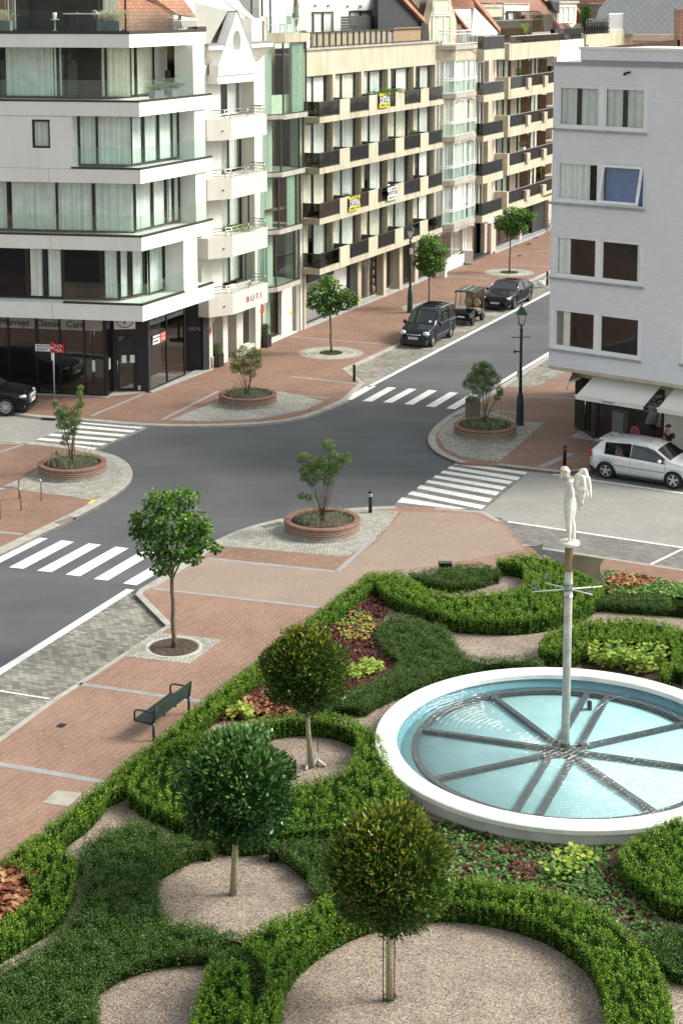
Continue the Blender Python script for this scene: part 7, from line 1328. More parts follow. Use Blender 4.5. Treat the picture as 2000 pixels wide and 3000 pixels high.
shrub(PC[0], 'open leafy shrub in the middle brick planter', [(700, 1050, 12), (755, 1030, 13), (765, 1045, 10), (720, 1065, 18), (745, 1060, 18), (780, 1055, 12), (795, 1060, 10), (735, 1085, 18), (760, 1085, 15), (705, 1080, 12), (770, 1072, 12), (700, 1100, 9), (715, 1105, 11), (755, 1105, 9), (690, 1138, 7), (708, 1142, 8), (690, 1060, 9), (800, 1048, 6)], 8, .048, .95)
shrub(PC[1], 'tall thin shrub in the left planter, orange tinged at its top', [(130, 925, 8), (185, 890, 7), (184, 905, 8), (183, 930, 9), (150, 945, 13), (175, 945, 11), (135, 950, 10), (155, 965, 16), (175, 965, 12), (140, 975, 11), (165, 985, 12), (150, 1000, 10), (170, 995, 8), (148, 1020, 7), (128, 1040, 5)], 8, .048, .9)
shrub(PC[2], 'airy shrub with yellow green leaves before the gabled house', [(545, 815, 12), (560, 805, 10), (580, 812, 12), (590, 810, 9), (545, 835, 14), (570, 832, 14), (590, 840, 10), (560, 850, 12), (540, 848, 9), (595, 825, 7), (575, 858, 9), (582, 800, 6)], 8, .05, .8)
shrub(PC[3], 'bushy shrub beside the green street lamp post', [(1100, 845, 13), (1120, 850, 14), (1085, 865, 13), (1105, 870, 17), (1130, 870, 15), (1075, 880, 12), (1095, 895, 15), (1120, 890, 13), (1145, 895, 8), (1140, 912, 7), (1085, 915, 10), (1110, 838, 8), (1135, 858, 8), (1150, 905, 6)], 9, .05, 1.0)
for i, (c, l) in enumerate(zip(PC, ['grey green herb spikes filling the middle planter', 'grey green herb spikes filling the left planter', 'grey green herb spikes filling the planter before the gabled house', 'grey green herb spikes filling the planter by the lamp'])): herbs(c, l, [75, 120, 110, 110][i])
for i, c in enumerate(TC[:3]):
    x, y = scat([(c[0] + .6 * math.cos(t * math.pi / 8), c[1] + .6 * math.sin(t * math.pi / 8)) for t in range(16)], 1500); C = np.stack([x, y, np.full(len(x), .03)], 1)
    tag(leaf_mesh('moss_patch', C, RNG.normal(0, .6, C.shape) + np.array([0, 0, .6]), .05, ['moss'], np.zeros(len(x)), None, .5), ['mossy weeds in the pit of the low spreading street tree', 'mossy weeds in the pit of the tree behind the van', 'mossy weeds in the pit of the furthest street tree'][i], 'weeds', kind='stuff')
# ================================================================ vehicles
def car(name, label, cat, loc, head, S):
    e = empty(name, (loc[0], loc[1], ZR + .008), math.atan2(head[1], head[0]), label, cat)
    def part(nm, b, m, par=None): o = b.build(nm, m, par or e, world=False); return o
    ix = lambda pts, x: float(np.interp(x, [p[0] for p in pts], [p[1] for p in pts]))
    L = S['L']; xs = sorted(set([round(x, 3) for x in np.arange(-L / 2, L / 2 + .001, .05)] + [L / 2 - .015, -L / 2 + .015, L / 2, -L / 2])); zs = S.get('sill', .22); wr_ = S['wr']; wx = S['wheels']; hw = S['hw']
    def half(x):
        t = ix(S['top'], x); zb = min(ix(S['belt'], x), t - .02); w = ix(S['w'], x) * hw; g = t - zb; tw = w * .955; wrf = tw - g * S.get('tumble', .38); z0 = ix(S['low'], x) if 'low' in S else zs
        P = [(w * .90, z0), (w * .985, z0 + .12), (w, z0 + .45 * (zb - z0)), (w * .988, zb - .07), (tw, zb), (wrf + .02 + (tw - wrf) * .10, t - .075 * min(1, g / .25) - .004), (wrf * .90, t - .02 * min(1, g / .1)), (wrf * .5, t), (0, t + .006)]
        Q = []
        for y, z in P:
            for c in wx:
                if abs(x - c) < wr_ + .055: z = max(z, wr_ - .0 + math.sqrt((wr_ + .055) ** 2 - (x - c) ** 2) - .02) if z < zb - .05 else z
            Q.append((y, z))
        return Q
    b = MB(); vs = []; H = [half(x) for x in xs]; K = 17
    for x, P in zip(xs, H): vs += [(x, -y, z) for y, z in P] + [(x, y, z) for y, z in P[::-1][1:]]
    inw = lambda x: any(a + .0 < x < c for a, c in S['sidewin'])
    fs = [(i * K + j, i * K + j + 1, (i + 1) * K + j + 1, (i + 1) * K + j) for i in range(len(xs) - 1) for j in range(K - 1) if not (j in (4, 11) and inw((xs[i] + xs[i + 1]) / 2))] + [tuple(range(K)), tuple((len(xs) - 1) * K + j for j in range(K))[::-1]]
    b.add(vs, fs, None, True); part('body', b, S['paint'])
    b = MB(); b.box(-L / 2 + .12, L / 2 - .12, -hw * .80, hw * .80, zs - .02, zs + .35); part('underbody', b, 'plastic_black')
    def strip(x0, x1, f0, f1, side, off=.008, n=None):
        b = MB(); X = [x for x in xs if x0 < x < x1]; X = [x0] + X + [x1]; v = []
        for x in X:
            P = half(x); (y0, z0), (y1, z1) = P[4], P[5]
            for f in (f0, f1): v.append((x, side * (y0 + (y1 - y0) * f + off), z0 + (z1 - z0) * f))
        b.add(v, [(2 * i, 2 * i + 2, 2 * i + 3, 2 * i + 1) for i in range(len(X) - 1)], None, True); return b
    for s in (-1, 1):
        for x0, x1 in S['sidewin']:
            if not (S.get('open') and s < 0 and x0 < -1): part('side_window', strip(x0, x1, .0, 1.0, s, -.004), 'glass_car')
            b = MB(); P, Q_ = half(x0), half(x1); b.tube([(x0, s * (P[4][0] + .003), P[4][1]), (x0, s * (P[5][0] + .003), P[5][1]), (x1, s * (Q_[5][0] + .003), Q_[5][1]), (x1, s * (Q_[4][0] + .003), Q_[4][1]), (x0, s * (P[4][0] + .003), P[4][1])], .016, 4, cap=False); part('window_seal', b, 'plastic_black')
        if S.get('trim'):
            b = MB(); X0, X1 = S['sidewin'][0][0], S['sidewin'][-1][1]; pts = []
            for x in np.linspace(X0, X1, 14): P = half(x); (y0, z0), (y1, z1) = P[4], P[5]; pts.append((x, s * (y0 + (y1 - y0) * .95 + .012), z0 + (z1 - z0) * .95))
            b.tube(pts, .014, 4); part('chrome_trim', b, 'chrome')
    def top(x0, x1, k=.80, off=.012):
        b = MB(); X = list(np.linspace(x0, x1, 8)); v = []
        for x in X:
            P = half(x); yy = P[6][0]
            sl = (ix(S['top'], x + .02) - ix(S['top'], x - .02)) / .04; nx_, nz_ = -sl / math.hypot(sl, 1) * off, off / math.hypot(sl, 1)
            for f in (-1, -.5, 0, .5, 1): z = P[8][1] if f == 0 else (P[7][1] if abs(f) == .5 else P[6][1]); v.append((x + nx_, f * yy * (1.02), z + nz_))
        b.add(v, [(5 * i + j, 5 * i + j + 1, 5 * i + j + 6, 5 * i + j + 5) for i in range(7) for j in range(4)], None, True); return b
    for x_, y_ in ((-.05, .38), (-.05, -.38), (-.95, .4), (-.95, -.4)):
        b = MB(); zb_ = ix(S['belt'], x_); b.ball((x_ - .1, y_, zb_ - .12), .30, 7, sq=(.35, .8, 1.05)); b.ball((x_ - .14, y_, zb_ + .22), .10, 6, sq=(.5, 1.1, .8)); part('seat', b, 'pot_grey')
    part('windscreen', top(*S['screen']), 'glass_car_solid'); part('rear_window', top(*S['rear']), 'glass_car_solid')
    # wheels
    for c in wx:
        for s in (-1, 1):
            w_ = bpy.data.objects.new('wheel', None); COL.objects.link(w_); w_.parent = e; w_.location = (c, s * (hw - .115), wr_); w_.empty_display_size = .1
            b = MB(); n = 28; prof = [(wr_ * .68, -.10), (wr_ * .93, -.10), (wr_, -.07), (wr_, .07), (wr_ * .93, .10), (wr_ * .68, .10)]
            v = [(r * math.cos(2 * math.pi * i / n), o, r * math.sin(2 * math.pi * i / n)) for i in range(n) for r, o in prof]; k = 6
            b.add(v, [(i * k + j, ((i + 1) % n) * k + j, ((i + 1) % n) * k + (j + 1) % k, i * k + (j + 1) % k) for i in range(n) for j in range(k)], None, True); b.build('tyre', 'rubber', w_, world=False)
            b = MB(); v = [(wr_ * .69 * math.cos(2 * math.pi * i / n), s * .02, wr_ * .69 * math.sin(2 * math.pi * i / n)) for i in range(n)]; b.add(v, [tuple(range(n))]); b.build('brake_disc', 'plastic_black', w_, world=False)
            b = MB(); ns = S.get('spokes', 5)
            for i in range(n):
                a, a2 = 2 * math.pi * i / n, 2 * math.pi * (i + 1) / n; r0, r1 = wr_ * .62, wr_ * .70; y0, y1 = s * .05, s * .085
                b.add([(r0 * math.cos(a), y1, r0 * math.sin(a)), (r1 * math.cos(a), y1, r1 * math.sin(a)), (r1 * math.cos(a2), y1, r1 * math.sin(a2)), (r0 * math.cos(a2), y1, r0 * math.sin(a2))], [(0, 1, 2, 3)])
            for i in range(ns):
                a = 2 * math.pi * i / ns + .3; d = Vector((math.cos(a), 0, math.sin(a))); t = Vector((-math.sin(a), 0, math.cos(a))); w0, w1 = (wr_ * .13, wr_ * .10) if ns < 8 else (wr_ * .05, wr_ * .07)
                o = Vector((0, s * .08, 0)); o2 = Vector((0, s * .05, 0)); q = [d * wr_ * .12 - t * w0, d * wr_ * .12 + t * w0, d * wr_ * .66 + t * w1, d * wr_ * .66 - t * w1]; b.add([p + o for p in q] + [p + o2 for p in q], [(0, 1, 2, 3), (0, 4, 5, 1), (1, 5, 6, 2), (2, 6, 7, 3), (3, 7, 4, 0)])
            b.add([(wr_ * .17 * math.cos(2 * math.pi * i / 12), s * .088, wr_ * .17 * math.sin(2 * math.pi * i / 12)) for i in range(12)], [tuple(range(12))]); b.build('rim', 'alloy', w_, world=False)
            b = MB(); rr = wr_ + .05; pts = [(c + rr * math.cos(a), s * (hw * .90), wr_ - .02 + rr * math.sin(a)) for a in np.linspace(0, math.pi, 14)]
            v = [(p[0], s * hw * .5, p[2]) for p in pts] + [(p[0], s * hw * .965, p[2]) for p in pts]; b.add(v, [(i, i + 1, i + 15, i + 14) for i in range(13)]); v = [(c, s * hw * .5, 0)]; b.add([(p[0], s * hw * .52, p[2]) for p in pts] + [(c - rr, s * hw * .52, zs), (c + rr, s * hw * .52, zs)], [tuple(range(14)) + (14, 15)]); part('wheel_arch', b, 'plastic_black')
    for nm, m, items in S['bits']:
        for it in items:
            b = MB(); kind = it[0]
            if kind == 'box': x0, x1, y0, y1, z0, z1 = it[1:]; b.box(x0, x1, y0, y1, z0, z1)
            elif kind == 'ball': b.ball(it[1], it[2], 8, sq=it[3])
            elif kind == 'tube': b.tube(it[1], it[2], 5)
            elif kind == 'quad': b.add(it[1], [(0, 1, 2, 3)])
            part(nm, b, m)
    # door seams
    for s in (-1, 1):
        for x in S['seams']:
            P = half(x); b = MB(); b.tube([(x, s * (P[1][0] + .001), P[1][1] + .02), (x, s * (P[2][0] + .001), P[2][1]), (x, s * (P[3][0] + .001), P[3][1]), (x, s * (P[4][0] + .002), P[4][1])], .006, 4); part('door_seam', b, 'plastic_black')
        for x in S.get('handles', []):
            P = half(x); b = MB(); zq_ = P[3][1] - .07; b.tube([(x - .09, s * (P[3][0] + .015), zq_), (x + .09, s * (P[3][0] + .015), zq_ + .005)], .016, 5); part('door_handle', b, S.get('handlem', S['paint']))
    return e, half
mm = mat('glass_car_solid', (.008, .010, .013), .06, .05, spec=.8, coat=1)
def contact(v, a, c): return v(a, c, ZR)
def carpos(fw, rw, hw, side=1, wb=None, xf=None):
    "centre from the visible front / rear wheel contacts; returns centre and heading"
    F_, R_ = Vector(fw), Vector(rw); h = (F_ - R_).normalized(); n = Vector((-h.y, h.x)) * side      # side=+1: body lies to the left of the contacts
    m_ = F_ - h * xf + n * (hw - .10); return (m_.x, m_.y), (h.x, h.y)
# silver hatchback
S = dict(L=4.20, open=True, hw=.88, wheels=(1.27, -1.35), wr=.315, sill=.24, paint='silver_paint', tumble=.36,
    top=[(-2.10, .5), (-2.04, .62), (-2.02, .95), (-1.95, 1.06), (-1.66, 1.36), (-1.50, 1.425), (-1.2, 1.46), (-.5, 1.49), (.2, 1.46), (.5, 1.39), (1.18, 1.00), (1.6, .92), (1.95, .78), (2.06, .62), (2.10, .5)], belt=[(-2.1, .60), (-2.0, .95), (-1.7, .97), (0, .93), (1.1, .88), (1.6, .80), (2.0, .62), (2.1, .48)], w=[(-2.1, .60), (-2.03, .82), (-1.85, .94), (-1.5, 1), (1.2, 1), (1.75, .93), (2.0, .80), (2.1, .68)], low=[(-2.1, .34), (-1.7, .24), (1.7, .24), (2.1, .30)],
    sidewin=[(-1.40, -.42), (-.36, .92)], screen=(.58, 1.12), rear=(-1.95, -1.70), seams=(-1.02, -.39, .95), handles=(-.82, .10), spokes=5,
    bits=[('tail_light', 'red_lamp', [('box', -2.045, -1.92, -.78, -.56, .76, .97), ('box', -2.045, -1.92, .56, .78, .76, .97)]), ('headlight', 'lens', [('ball', (1.92, -.66, .66), .14, (1.2, .8, .7)), ('ball', (1.92, .66, .66), .14, (1.2, .8, .7))]), ('mirror', 'silver_paint', [('ball', (.78, -.98, .98), .11, (.7, .9, .75)), ('ball', (.78, .98, .98), .11, (.7, .9, .75))]),
          ('side_strip', 'zinc', [('box', -.98, -.42, -.895, -.878, .56, .60), ('box', -.36, .92, -.895, -.878, .55, .59)]), ('bumper', 'plastic_black', [('box', -2.06, -1.9, -.66, .66, .24, .44), ('box', -1.97, -1.75, -.80, -.74, .24, .42)]), ('sill_trim', 'plastic_black', [('box', -.9, .95, -.86, -.82, .17, .25)]), ('number_plate', 'plate_white', [('box', -2.075, -2.06, -.26, .26, .5, .61)]), ('roof_aerial', 'plastic_black', [('tube', [(-1.45, 0, 1.45), (-1.62, 0, 1.53)], .012)]), ('spoiler', 'silver_paint', [('box', -1.74, -1.46, -.56, .56, 1.40, 1.44)]), ('window_sill_trim', 'plastic_black', [('tube', [(-1.45, -.862, .985), (-.4, -.865, .955), (.98, -.862, .905)], .012)])])
c_, h_ = carpos(contact(Y6, 1435, 1712), contact(Y6, 600, 1585), .88, 1, xf=1.27)
silver, _ = car('parked_car', 'silver hatchback parked at the kerb in front of the boutique', 'car', c_, h_, S)
# navy van-like car
S = dict(L=4.30, hw=.84, wheels=(1.36, -1.30), wr=.31, sill=.24, paint='navy_paint', tumble=.16,
    top=[(-2.15, .6), (-2.14, 1.1), (-2.05, 1.70), (-1.9, 1.78), (-1.0, 1.82), (.1, 1.80), (.42, 1.70), (1.08, 1.10), (1.2, 1.06), (1.75, .93), (2.02, .78), (2.13, .55), (2.15, .45)], belt=[(-2.15, .58), (-2.0, 1.08), (0, 1.06), (1.05, 1.0), (1.6, .88), (2.0, .68), (2.15, .42)], w=[(-2.15, .92), (-2.0, .98), (1.2, 1), (1.75, .95), (2.0, .84), (2.15, .70)], low=[(-2.15, .3), (-1.7, .22), (1.7, .22), (2.15, .26)],
    sidewin=[(-1.95, -1.05), (-.98, -.12), (-.06, .80)], screen=(.46, 1.05), rear=(-2.13, -2.07), seams=(-1.02, -.09, .95), handles=(-.75, .12), spokes=6,
    bits=[('headlight', 'lens', [('ball', (1.93, -.62, .74), .17, (1.0, 1.1, .75)), ('ball', (1.93, .62, .74), .17, (1.0, 1.1, .75))]), ('grille', 'chrome', [('tube', [(2.12, -.40, .70), (2.16, 0, .69), (2.12, .40, .70)], .025)]), ('number_plate', 'plate_white', [('box', 2.155, 2.17, -.26, .26, .46, .58)]), ('bumper', 'plastic_black', [('box', 1.9, 2.17, -.72, .72, .20, .44)]), ('mirror', 'plastic_black', [('ball', (.80, -.98, 1.10), .12, (.6, .8, 1)), ('ball', (.80, .98, 1.10), .12, (.6, .8, 1))]), ('roof_rail', 'zinc', [('tube', [(.1, -.70, 1.81), (-1.8, -.72, 1.80)], .02), ('tube', [(.1, .70, 1.81), (-1.8, .72, 1.80)], .02)]), ('roof_rib', 'navy_paint', [('tube', [(x_, -.6, 1.815), (x_, 0, 1.84), (x_, .6, 1.815)], .018) for x_ in (-.2, -.8, -1.4)]), ('side_rail', 'zinc', [('tube', [(-2.0, .85, 1.0), (-.9, .855, 1.0)], .012), ('tube', [(-2.0, -.85, 1.0), (-.9, -.855, 1.0)], .012)]), ('sticker', 'plate_white', [('quad', [(1.02, .42, 1.19), (1.02, .55, 1.19), (.93, .55, 1.27), (.93, .42, 1.27)])])])
MT['light_plate_red'] = MT['plate_red']
def txt_on(par, body, size, m, at, ex, ez, width=None):
    "lettering in the local frame of a parent Empty"
    o = text(body, size, m, None, (0, 0, 0), ex, ez, thick=.002); o.parent = par; 
    for v in o.data.vertices: v.co += Vector(at)
    if width:
        X = Vector((ex[0], ex[1], 0)).normalized(); us = [(v.co - Vector(at)).dot(X) for v in o.data.vertices]; k = width / (max(us) - min(us))
        for v in o.data.vertices: u = (v.co - Vector(at)).dot(X); v.co += X * u * (k - 1)
    return o
c_, h_ = carpos(contact(Y7, 392, 822), contact(Y7, 575, 735), .84, -1, xf=1.36)
vh = (-U[0], -U[1])
van, _ = car('parked_van', 'dark navy people carrier, first vehicle in the far parking bay', 'van', c_, vh, S)
txt_on(van, '1-XBL-081', .11, 'plate_red', (2.172, 0, .52), (0, 1), (0, 0, 1), .46)
# black saloon
S = dict(L=4.85, hw=.93, wheels=(1.45, -1.38), wr=.335, sill=.22, paint='black_paint', tumble=.42, trim=True,
    top=[(-2.42, .6), (-2.40, .98), (-2.3, 1.08), (-1.9, 1.12), (-1.2, 1.36), (-.6, 1.45), (.0, 1.46), (.35, 1.41), (1.10, 1.02), (1.8, .90), (2.25, .76), (2.38, .6), (2.42, .45)], belt=[(-2.42, .58), (-2.2, .98), (0, .96), (1.0, .93), (1.7, .84), (2.2, .68), (2.42, .43)], w=[(-2.42, .78), (-2.2, .92), (-1.6, 1), (1.3, 1), (1.9, .95), (2.25, .84), (2.42, .70)], low=[(-2.42, .32), (-1.9, .22), (1.9, .22), (2.42, .24)],
    sidewin=[(-1.45, -.42), (-.35, .80)], screen=(.42, 1.05), rear=(-1.85, -1.15), seams=(-1.15, -.38, .9), handles=(-.7, .2), spokes=10,
    bits=[('headlight', 'lens', [('ball', (2.12, -.70, .70), .15, (1.2, 1, .5)), ('ball', (2.12, .70, .70), .15, (1.2, 1, .5))]), ('grille', 'plastic_black', [('box', 2.36, 2.43, -.4, .4, .48, .70)]), ('number_plate', 'plate_white', [('box', 2.43, 2.445, -.26, .26, .40, .51)]), ('mirror', 'black_paint', [('ball', (.78, -1.02, .98), .11, (.7, .9, .7)), ('ball', (.78, 1.02, .98), .11, (.7, .9, .7))]), ('bumper', 'plastic_black', [('box', 2.1, 2.42, -.78, .78, .20, .34)])])
c_, h_ = carpos(contact(Y7, 1220, 440), contact(Y7, 1390, 365), .93, -1, xf=1.45)
sal, _ = car('parked_car', 'glossy black saloon parked behind the golf buggy', 'car', c_, vh, S)
txt_on(sal, '1-LAZ-206', .10, 'text_dark', (2.447, 0, .455), (0, 1), (0, 0, 1), .46)
# black SUV at the left edge
S = dict(L=4.90, hw=.96, wheels=(1.50, -1.43), wr=.39, sill=.28, paint='black_paint', tumble=.34,
    top=[(-2.45, .7), (-2.42, 1.1), (-2.2, 1.45), (-1.6, 1.60), (-.6, 1.66), (.1, 1.63), (.5, 1.52), (1.15, 1.14), (1.9, 1.04), (2.25, .95), (2.40, .78), (2.45, .5)], belt=[(-2.45, .68), (-2.2, 1.12), (0, 1.10), (1.1, 1.05), (1.8, .98), (2.3, .84), (2.45, .48)], w=[(-2.45, .84), (-2.2, .95), (1.4, 1), (2.0, .96), (2.3, .88), (2.45, .78)], low=[(-2.45, .36), (-1.9, .28), (1.9, .28), (2.45, .30)],
    sidewin=[(-1.9, -.52), (-.45, .85)], screen=(.55, 1.1), rear=(-2.38, -2.15), seams=(-1.1, -.48, .95), handles=(-.75, .15), spokes=12,
    bits=[('headlight', 'lens', [('ball', (2.20, -.72, .84), .17, (1.1, 1.1, .5)), ('ball', (2.20, .72, .84), .17, (1.1, 1.1, .5))]), ('grille', 'zinc', [('box', 2.40, 2.475, -.48, .48, .48, .88)]), ('number_plate', 'plate_white', [('box', 2.475, 2.49, -.26, .26, .52, .63)]), ('mirror', 'black_paint', [('ball', (.82, -1.04, 1.14), .12, (.7, .9, .7)), ('ball', (.82, 1.04, 1.14), .12, (.7, .9, .7))]), ('bumper', 'plastic_black', [('box', 2.1, 2.47, -.80, .80, .24, .40)]), ('bumper_trim', 'chrome', [('tube', [(2.30, -.84, .42), (2.47, -.5, .40)], .025), ('tube', [(2.30, .84, .42), (2.47, .5, .40)], .025)])])
fw = contact(VN, 72, 1250); c_, h_ = carpos(fw, (fw[0] - 2.9, fw[1] + .25), .96, 1, xf=1.50)
suv, _ = car('parked_car', 'black luxury estate car nosing into the picture at the left edge', 'car', c_, h_, S)
for k_y in np.linspace(-.4, .4, 9): b = MB(); b.tube([(2.478, k_y, .5), (2.478, k_y, .86)], .01, 4); b.build('grille_bar', 'chrome', suv, world=False)
# classic black limousine in the showroom
S = dict(L=5.2, hw=.90, wheels=(1.60, -1.55), wr=.34, sill=.22, paint='black_paint', tumble=.30,
    top=[(-2.6, .6), (-2.58, .85), (-2.4, .98), (-1.6, 1.06), (-1.3, 1.15), (-1.0, 1.42), (-.4, 1.52), (.2, 1.50), (.45, 1.42), (.85, 1.06), (1.6, 1.0), (2.4, .94), (2.55, .8), (2.6, .6)], belt=[(-2.6, .58), (-2.3, .92), (0, .98), (.9, .98), (2.3, .88), (2.6, .58)], w=[(-2.6, .82), (-2.3, .94), (-1.6, 1), (1.9, 1), (2.45, .92), (2.6, .82)],
    sidewin=[(-1.0, -.25), (-.18, .62)], screen=(.5, .82), rear=(-1.28, -1.02), seams=(-.9, -.2, .7), handles=(-.6, .2), handlem='chrome', spokes=12, trim=True,
    bits=[('headlight', 'chrome', [('ball', (2.50, -.62, .72), .13, (.9, 1, 1)), ('ball', (2.50, .62, .72), .13, (.9, 1, 1))]), ('grille', 'chrome', [('box', 2.56, 2.66, -.3, .3, .45, .98)]), ('bumper', 'chrome', [('tube', [(2.35, -.92, .42), (2.68, -.75, .42), (2.70, 0, .42), (2.68, .75, .42), (2.35, .92, .42)], .05), ('tube', [(-2.6, -.85, .42), (-2.68, 0, .42), (-2.6, .85, .42)], .05)]), ('side_trim', 'chrome', [('tube', [(-2.4, -.905, .62), (2.3, -.905, .60)], .012)])])
pf, pr = VN(735, 890, .04), VN(145, 850, .04); c_, h_ = carpos(pf, pr, .90, 1, xf=1.6)
cl_, _ = car('classic_car', 'old black limousine with chrome trim displayed behind the showroom glass', 'car', c_, h_, S); cl_.location.z = .045
for i, (a, c) in enumerate([((440, 882), (620, 890)), ((310, 875), (392, 880))]):
    p, q = VN(*a, .9), VN(*c, .9); r0 = ray(*(VN.__defaults__ and (0, 0)) or (0, 0)) if False else None
    P, Q = mid(g1, g2, .28 + .0) if i == 0 else mid(g0, g1, .9), mid(g1, g2, .5) if i == 0 else mid(g1, g2, .1); P, Q = offs(P, Q, -2.2)
    e = empty('light_bar', (*mid(P, Q), .5), 0, ['long warm glowing light strip low inside the showroom', 'short warm glowing light strip low inside the showroom'][i], 'lamp'); b = MB(); b.tube([(*P, .62), (*Q, .62)], .03, 6); b.build('tube', 'warm_lamp', e)
# golf cart
def golf():
    fw = contact(Y7, 780, 604); rw = contact(Y7, 915, 558); hw = .58; c_, h_ = carpos(fw, rw, hw, -1, xf=.83); e = empty('golf_cart', (c_[0], c_[1], ZR + .008), math.atan2(vh[1], vh[0]), 'black golf buggy with roof and cream seats between the van and the saloon', 'golf cart')
    P = lambda nm, b, m, par=None: b.build(nm, m, par or e, world=False)
    b = MB(); n = 9; v = []; st_ = [(1.22, .36, .50, .44), (1.20, .30, .62, .50), (1.05, .26, .72, .55), (.75, .26, .82, .57), (.45, .28, .86, .57), (.40, .28, .40, .57), (.0, .28, .36, .55), (-.05, .30, .62, .55), (-.75, .30, .66, .57), (-1.05, .34, .72, .56), (-1.15, .40, .66, .50)]
    for x, z0, z1, w in st_: v += [(x, -w * .85, z0), (x, -w, (z0 + z1) / 2), (x, -w * .9, z1), (x, 0, z1 + .02), (x, w * .9, z1), (x, w, (z0 + z1) / 2), (x, w * .85, z0)]
    b.add(v, [(i * 7 + j, i * 7 + (j + 1) % 7, (i + 1) * 7 + (j + 1) % 7, (i + 1) * 7 + j) for i in range(len(st_) - 1) for j in range(7)] + [tuple(range(7)), tuple(70 + j for j in range(7))[::-1]], None, False); P('body', b, 'black_paint')
    b = MB(); v = []
    for x, z in ((.75, 1.80), (.55, 1.84), (-1.0, 1.86), (-1.15, 1.82)): v += [(x, -.58, z - .03), (x, -.5, z), (x, 0, z + .035), (x, .5, z), (x, .58, z - .03)]
    b.add(v + [(x, y, z - .05) for x, y, z in v], [(i * 5 + j, i * 5 + j + 1, i * 5 + j + 6, i * 5 + j + 5) for i in range(3) for j in range(4)] + [(20 + i * 5 + j, 20 + i * 5 + j + 5, 20 + i * 5 + j + 6, 20 + i * 5 + j + 1) for i in range(3) for j in range(4)] + [(0, 20, 21, 1), (1, 21, 22, 2), (2, 22, 23, 3), (3, 23, 24, 4)] + [(i * 5, (i + 1) * 5, 20 + (i + 1) * 5, 20 + i * 5) for i in range(3)] + [(i * 5 + 4, 20 + i * 5 + 4, 20 + (i + 1) * 5 + 4, (i + 1) * 5 + 4) for i in range(3)], None, False); r_ = P('roof', b, 'dark_metal')
    for y in (-.2, .2): b = MB(); b.tube([(.6, y, 1.86), (-1.05, y, 1.885)], .02, 5); P('roof_rib', b, 'zinc', r_)
    for s in (-1, 1):
        b = MB(); b.tube([(.78, s * .52, .82), (.62, s * .52, 1.78)], .024, 6); P('post', b, 'black_frame'); b = MB(); b.tube([(-1.05, s * .52, .65), (-1.05, s * .52, 1.80)], .024, 6); P('post', b, 'black_frame')
        b = MB(); b.tube([(-.15, s * .54, .60), (-.2, s * .54, 1.80)], .018, 6); P('post', b, 'black_frame')
        b = MB(); b.ball((1.12, s * .38, .62), .07, 6, sq=(.8, 1.3, .7)); P('headlight', b, 'lens')
    b = MB(); b.add([(.80, -.48, .84), (.80, .48, .84), (.65, .48, 1.74), (.65, -.48, 1.74)], [(0, 1, 2, 3)]); w = P('windscreen', b, 'glass_clear'); b = MB(); b.box(.80, .815, -.45, .1, .88, 1.04); P('notice', b, 'plate_white', w)
    b = MB(); b.box(-.60, -.12, -.48, .48, .62, .74); P('seat', b, 'cream_seat')
    for y in (-.26, .26): b = MB(); b.ball((-.60, y, 1.02), .25, 8, sq=(.3, .85, 1.0)); P('backrest', b, 'cream_seat')
    b = MB(); b.tube([(.55, .25, .86), (.30, .25, 1.02)], .02, 5); b.tube([(.30 + .06 * math.sin(t), .25 + .17 * math.cos(t), 1.02 + .14 * math.sin(t)) for t in np.linspace(0, 2 * math.pi, 14)], .014, 5); P('steering_wheel', b, 'plastic_black')
    b = MB(); b.box(1.225, 1.24, -.20, .20, .46, .54); P('number_plate', b, 'plate_white'); b = MB(); b.add([(-1.05, -.55, .7), (-1.05, .55, .7), (-1.05, .55, 1.8), (-1.05, -.55, 1.8)], [(0, 1, 2, 3)]); b.add([(-1.05, .555, .7), (-.7, .555, .7), (-.7, .555, 1.8), (-1.05, .555, 1.8)], [(0, 1, 2, 3)]); P('rear_curtain', b, 'glass_smoke')
    for x in (.83, -.80):
        for s in (-1, 1):
            w_ = bpy.data.objects.new('wheel', None); COL.objects.link(w_); w_.parent = e; w_.location = (x, s * .50, .23); b = MB(); k = 20; pr_ = [(.11, -.09), (.20, -.09), (.23, -.05), (.23, .05), (.20, .09), (.11, .09)]
            b.add([(r * math.cos(2 * math.pi * i / k), o, r * math.sin(2 * math.pi * i / k)) for i in range(k) for r, o in pr_], [(i * 6 + j, ((i + 1) % k) * 6 + j, ((i + 1) % k) * 6 + (j + 1) % 6, i * 6 + (j + 1) % 6) for i in range(k) for j in range(6)], None, True); b.build('tyre', 'rubber', w_, world=False)
            b = MB(); b.add([(.12 * math.cos(2 * math.pi * i / k), s * .07, .12 * math.sin(2 * math.pi * i / k)) for i in range(k)], [tuple(range(k))]); b.build('rim', 'dark_metal', w_, world=False)
golf()
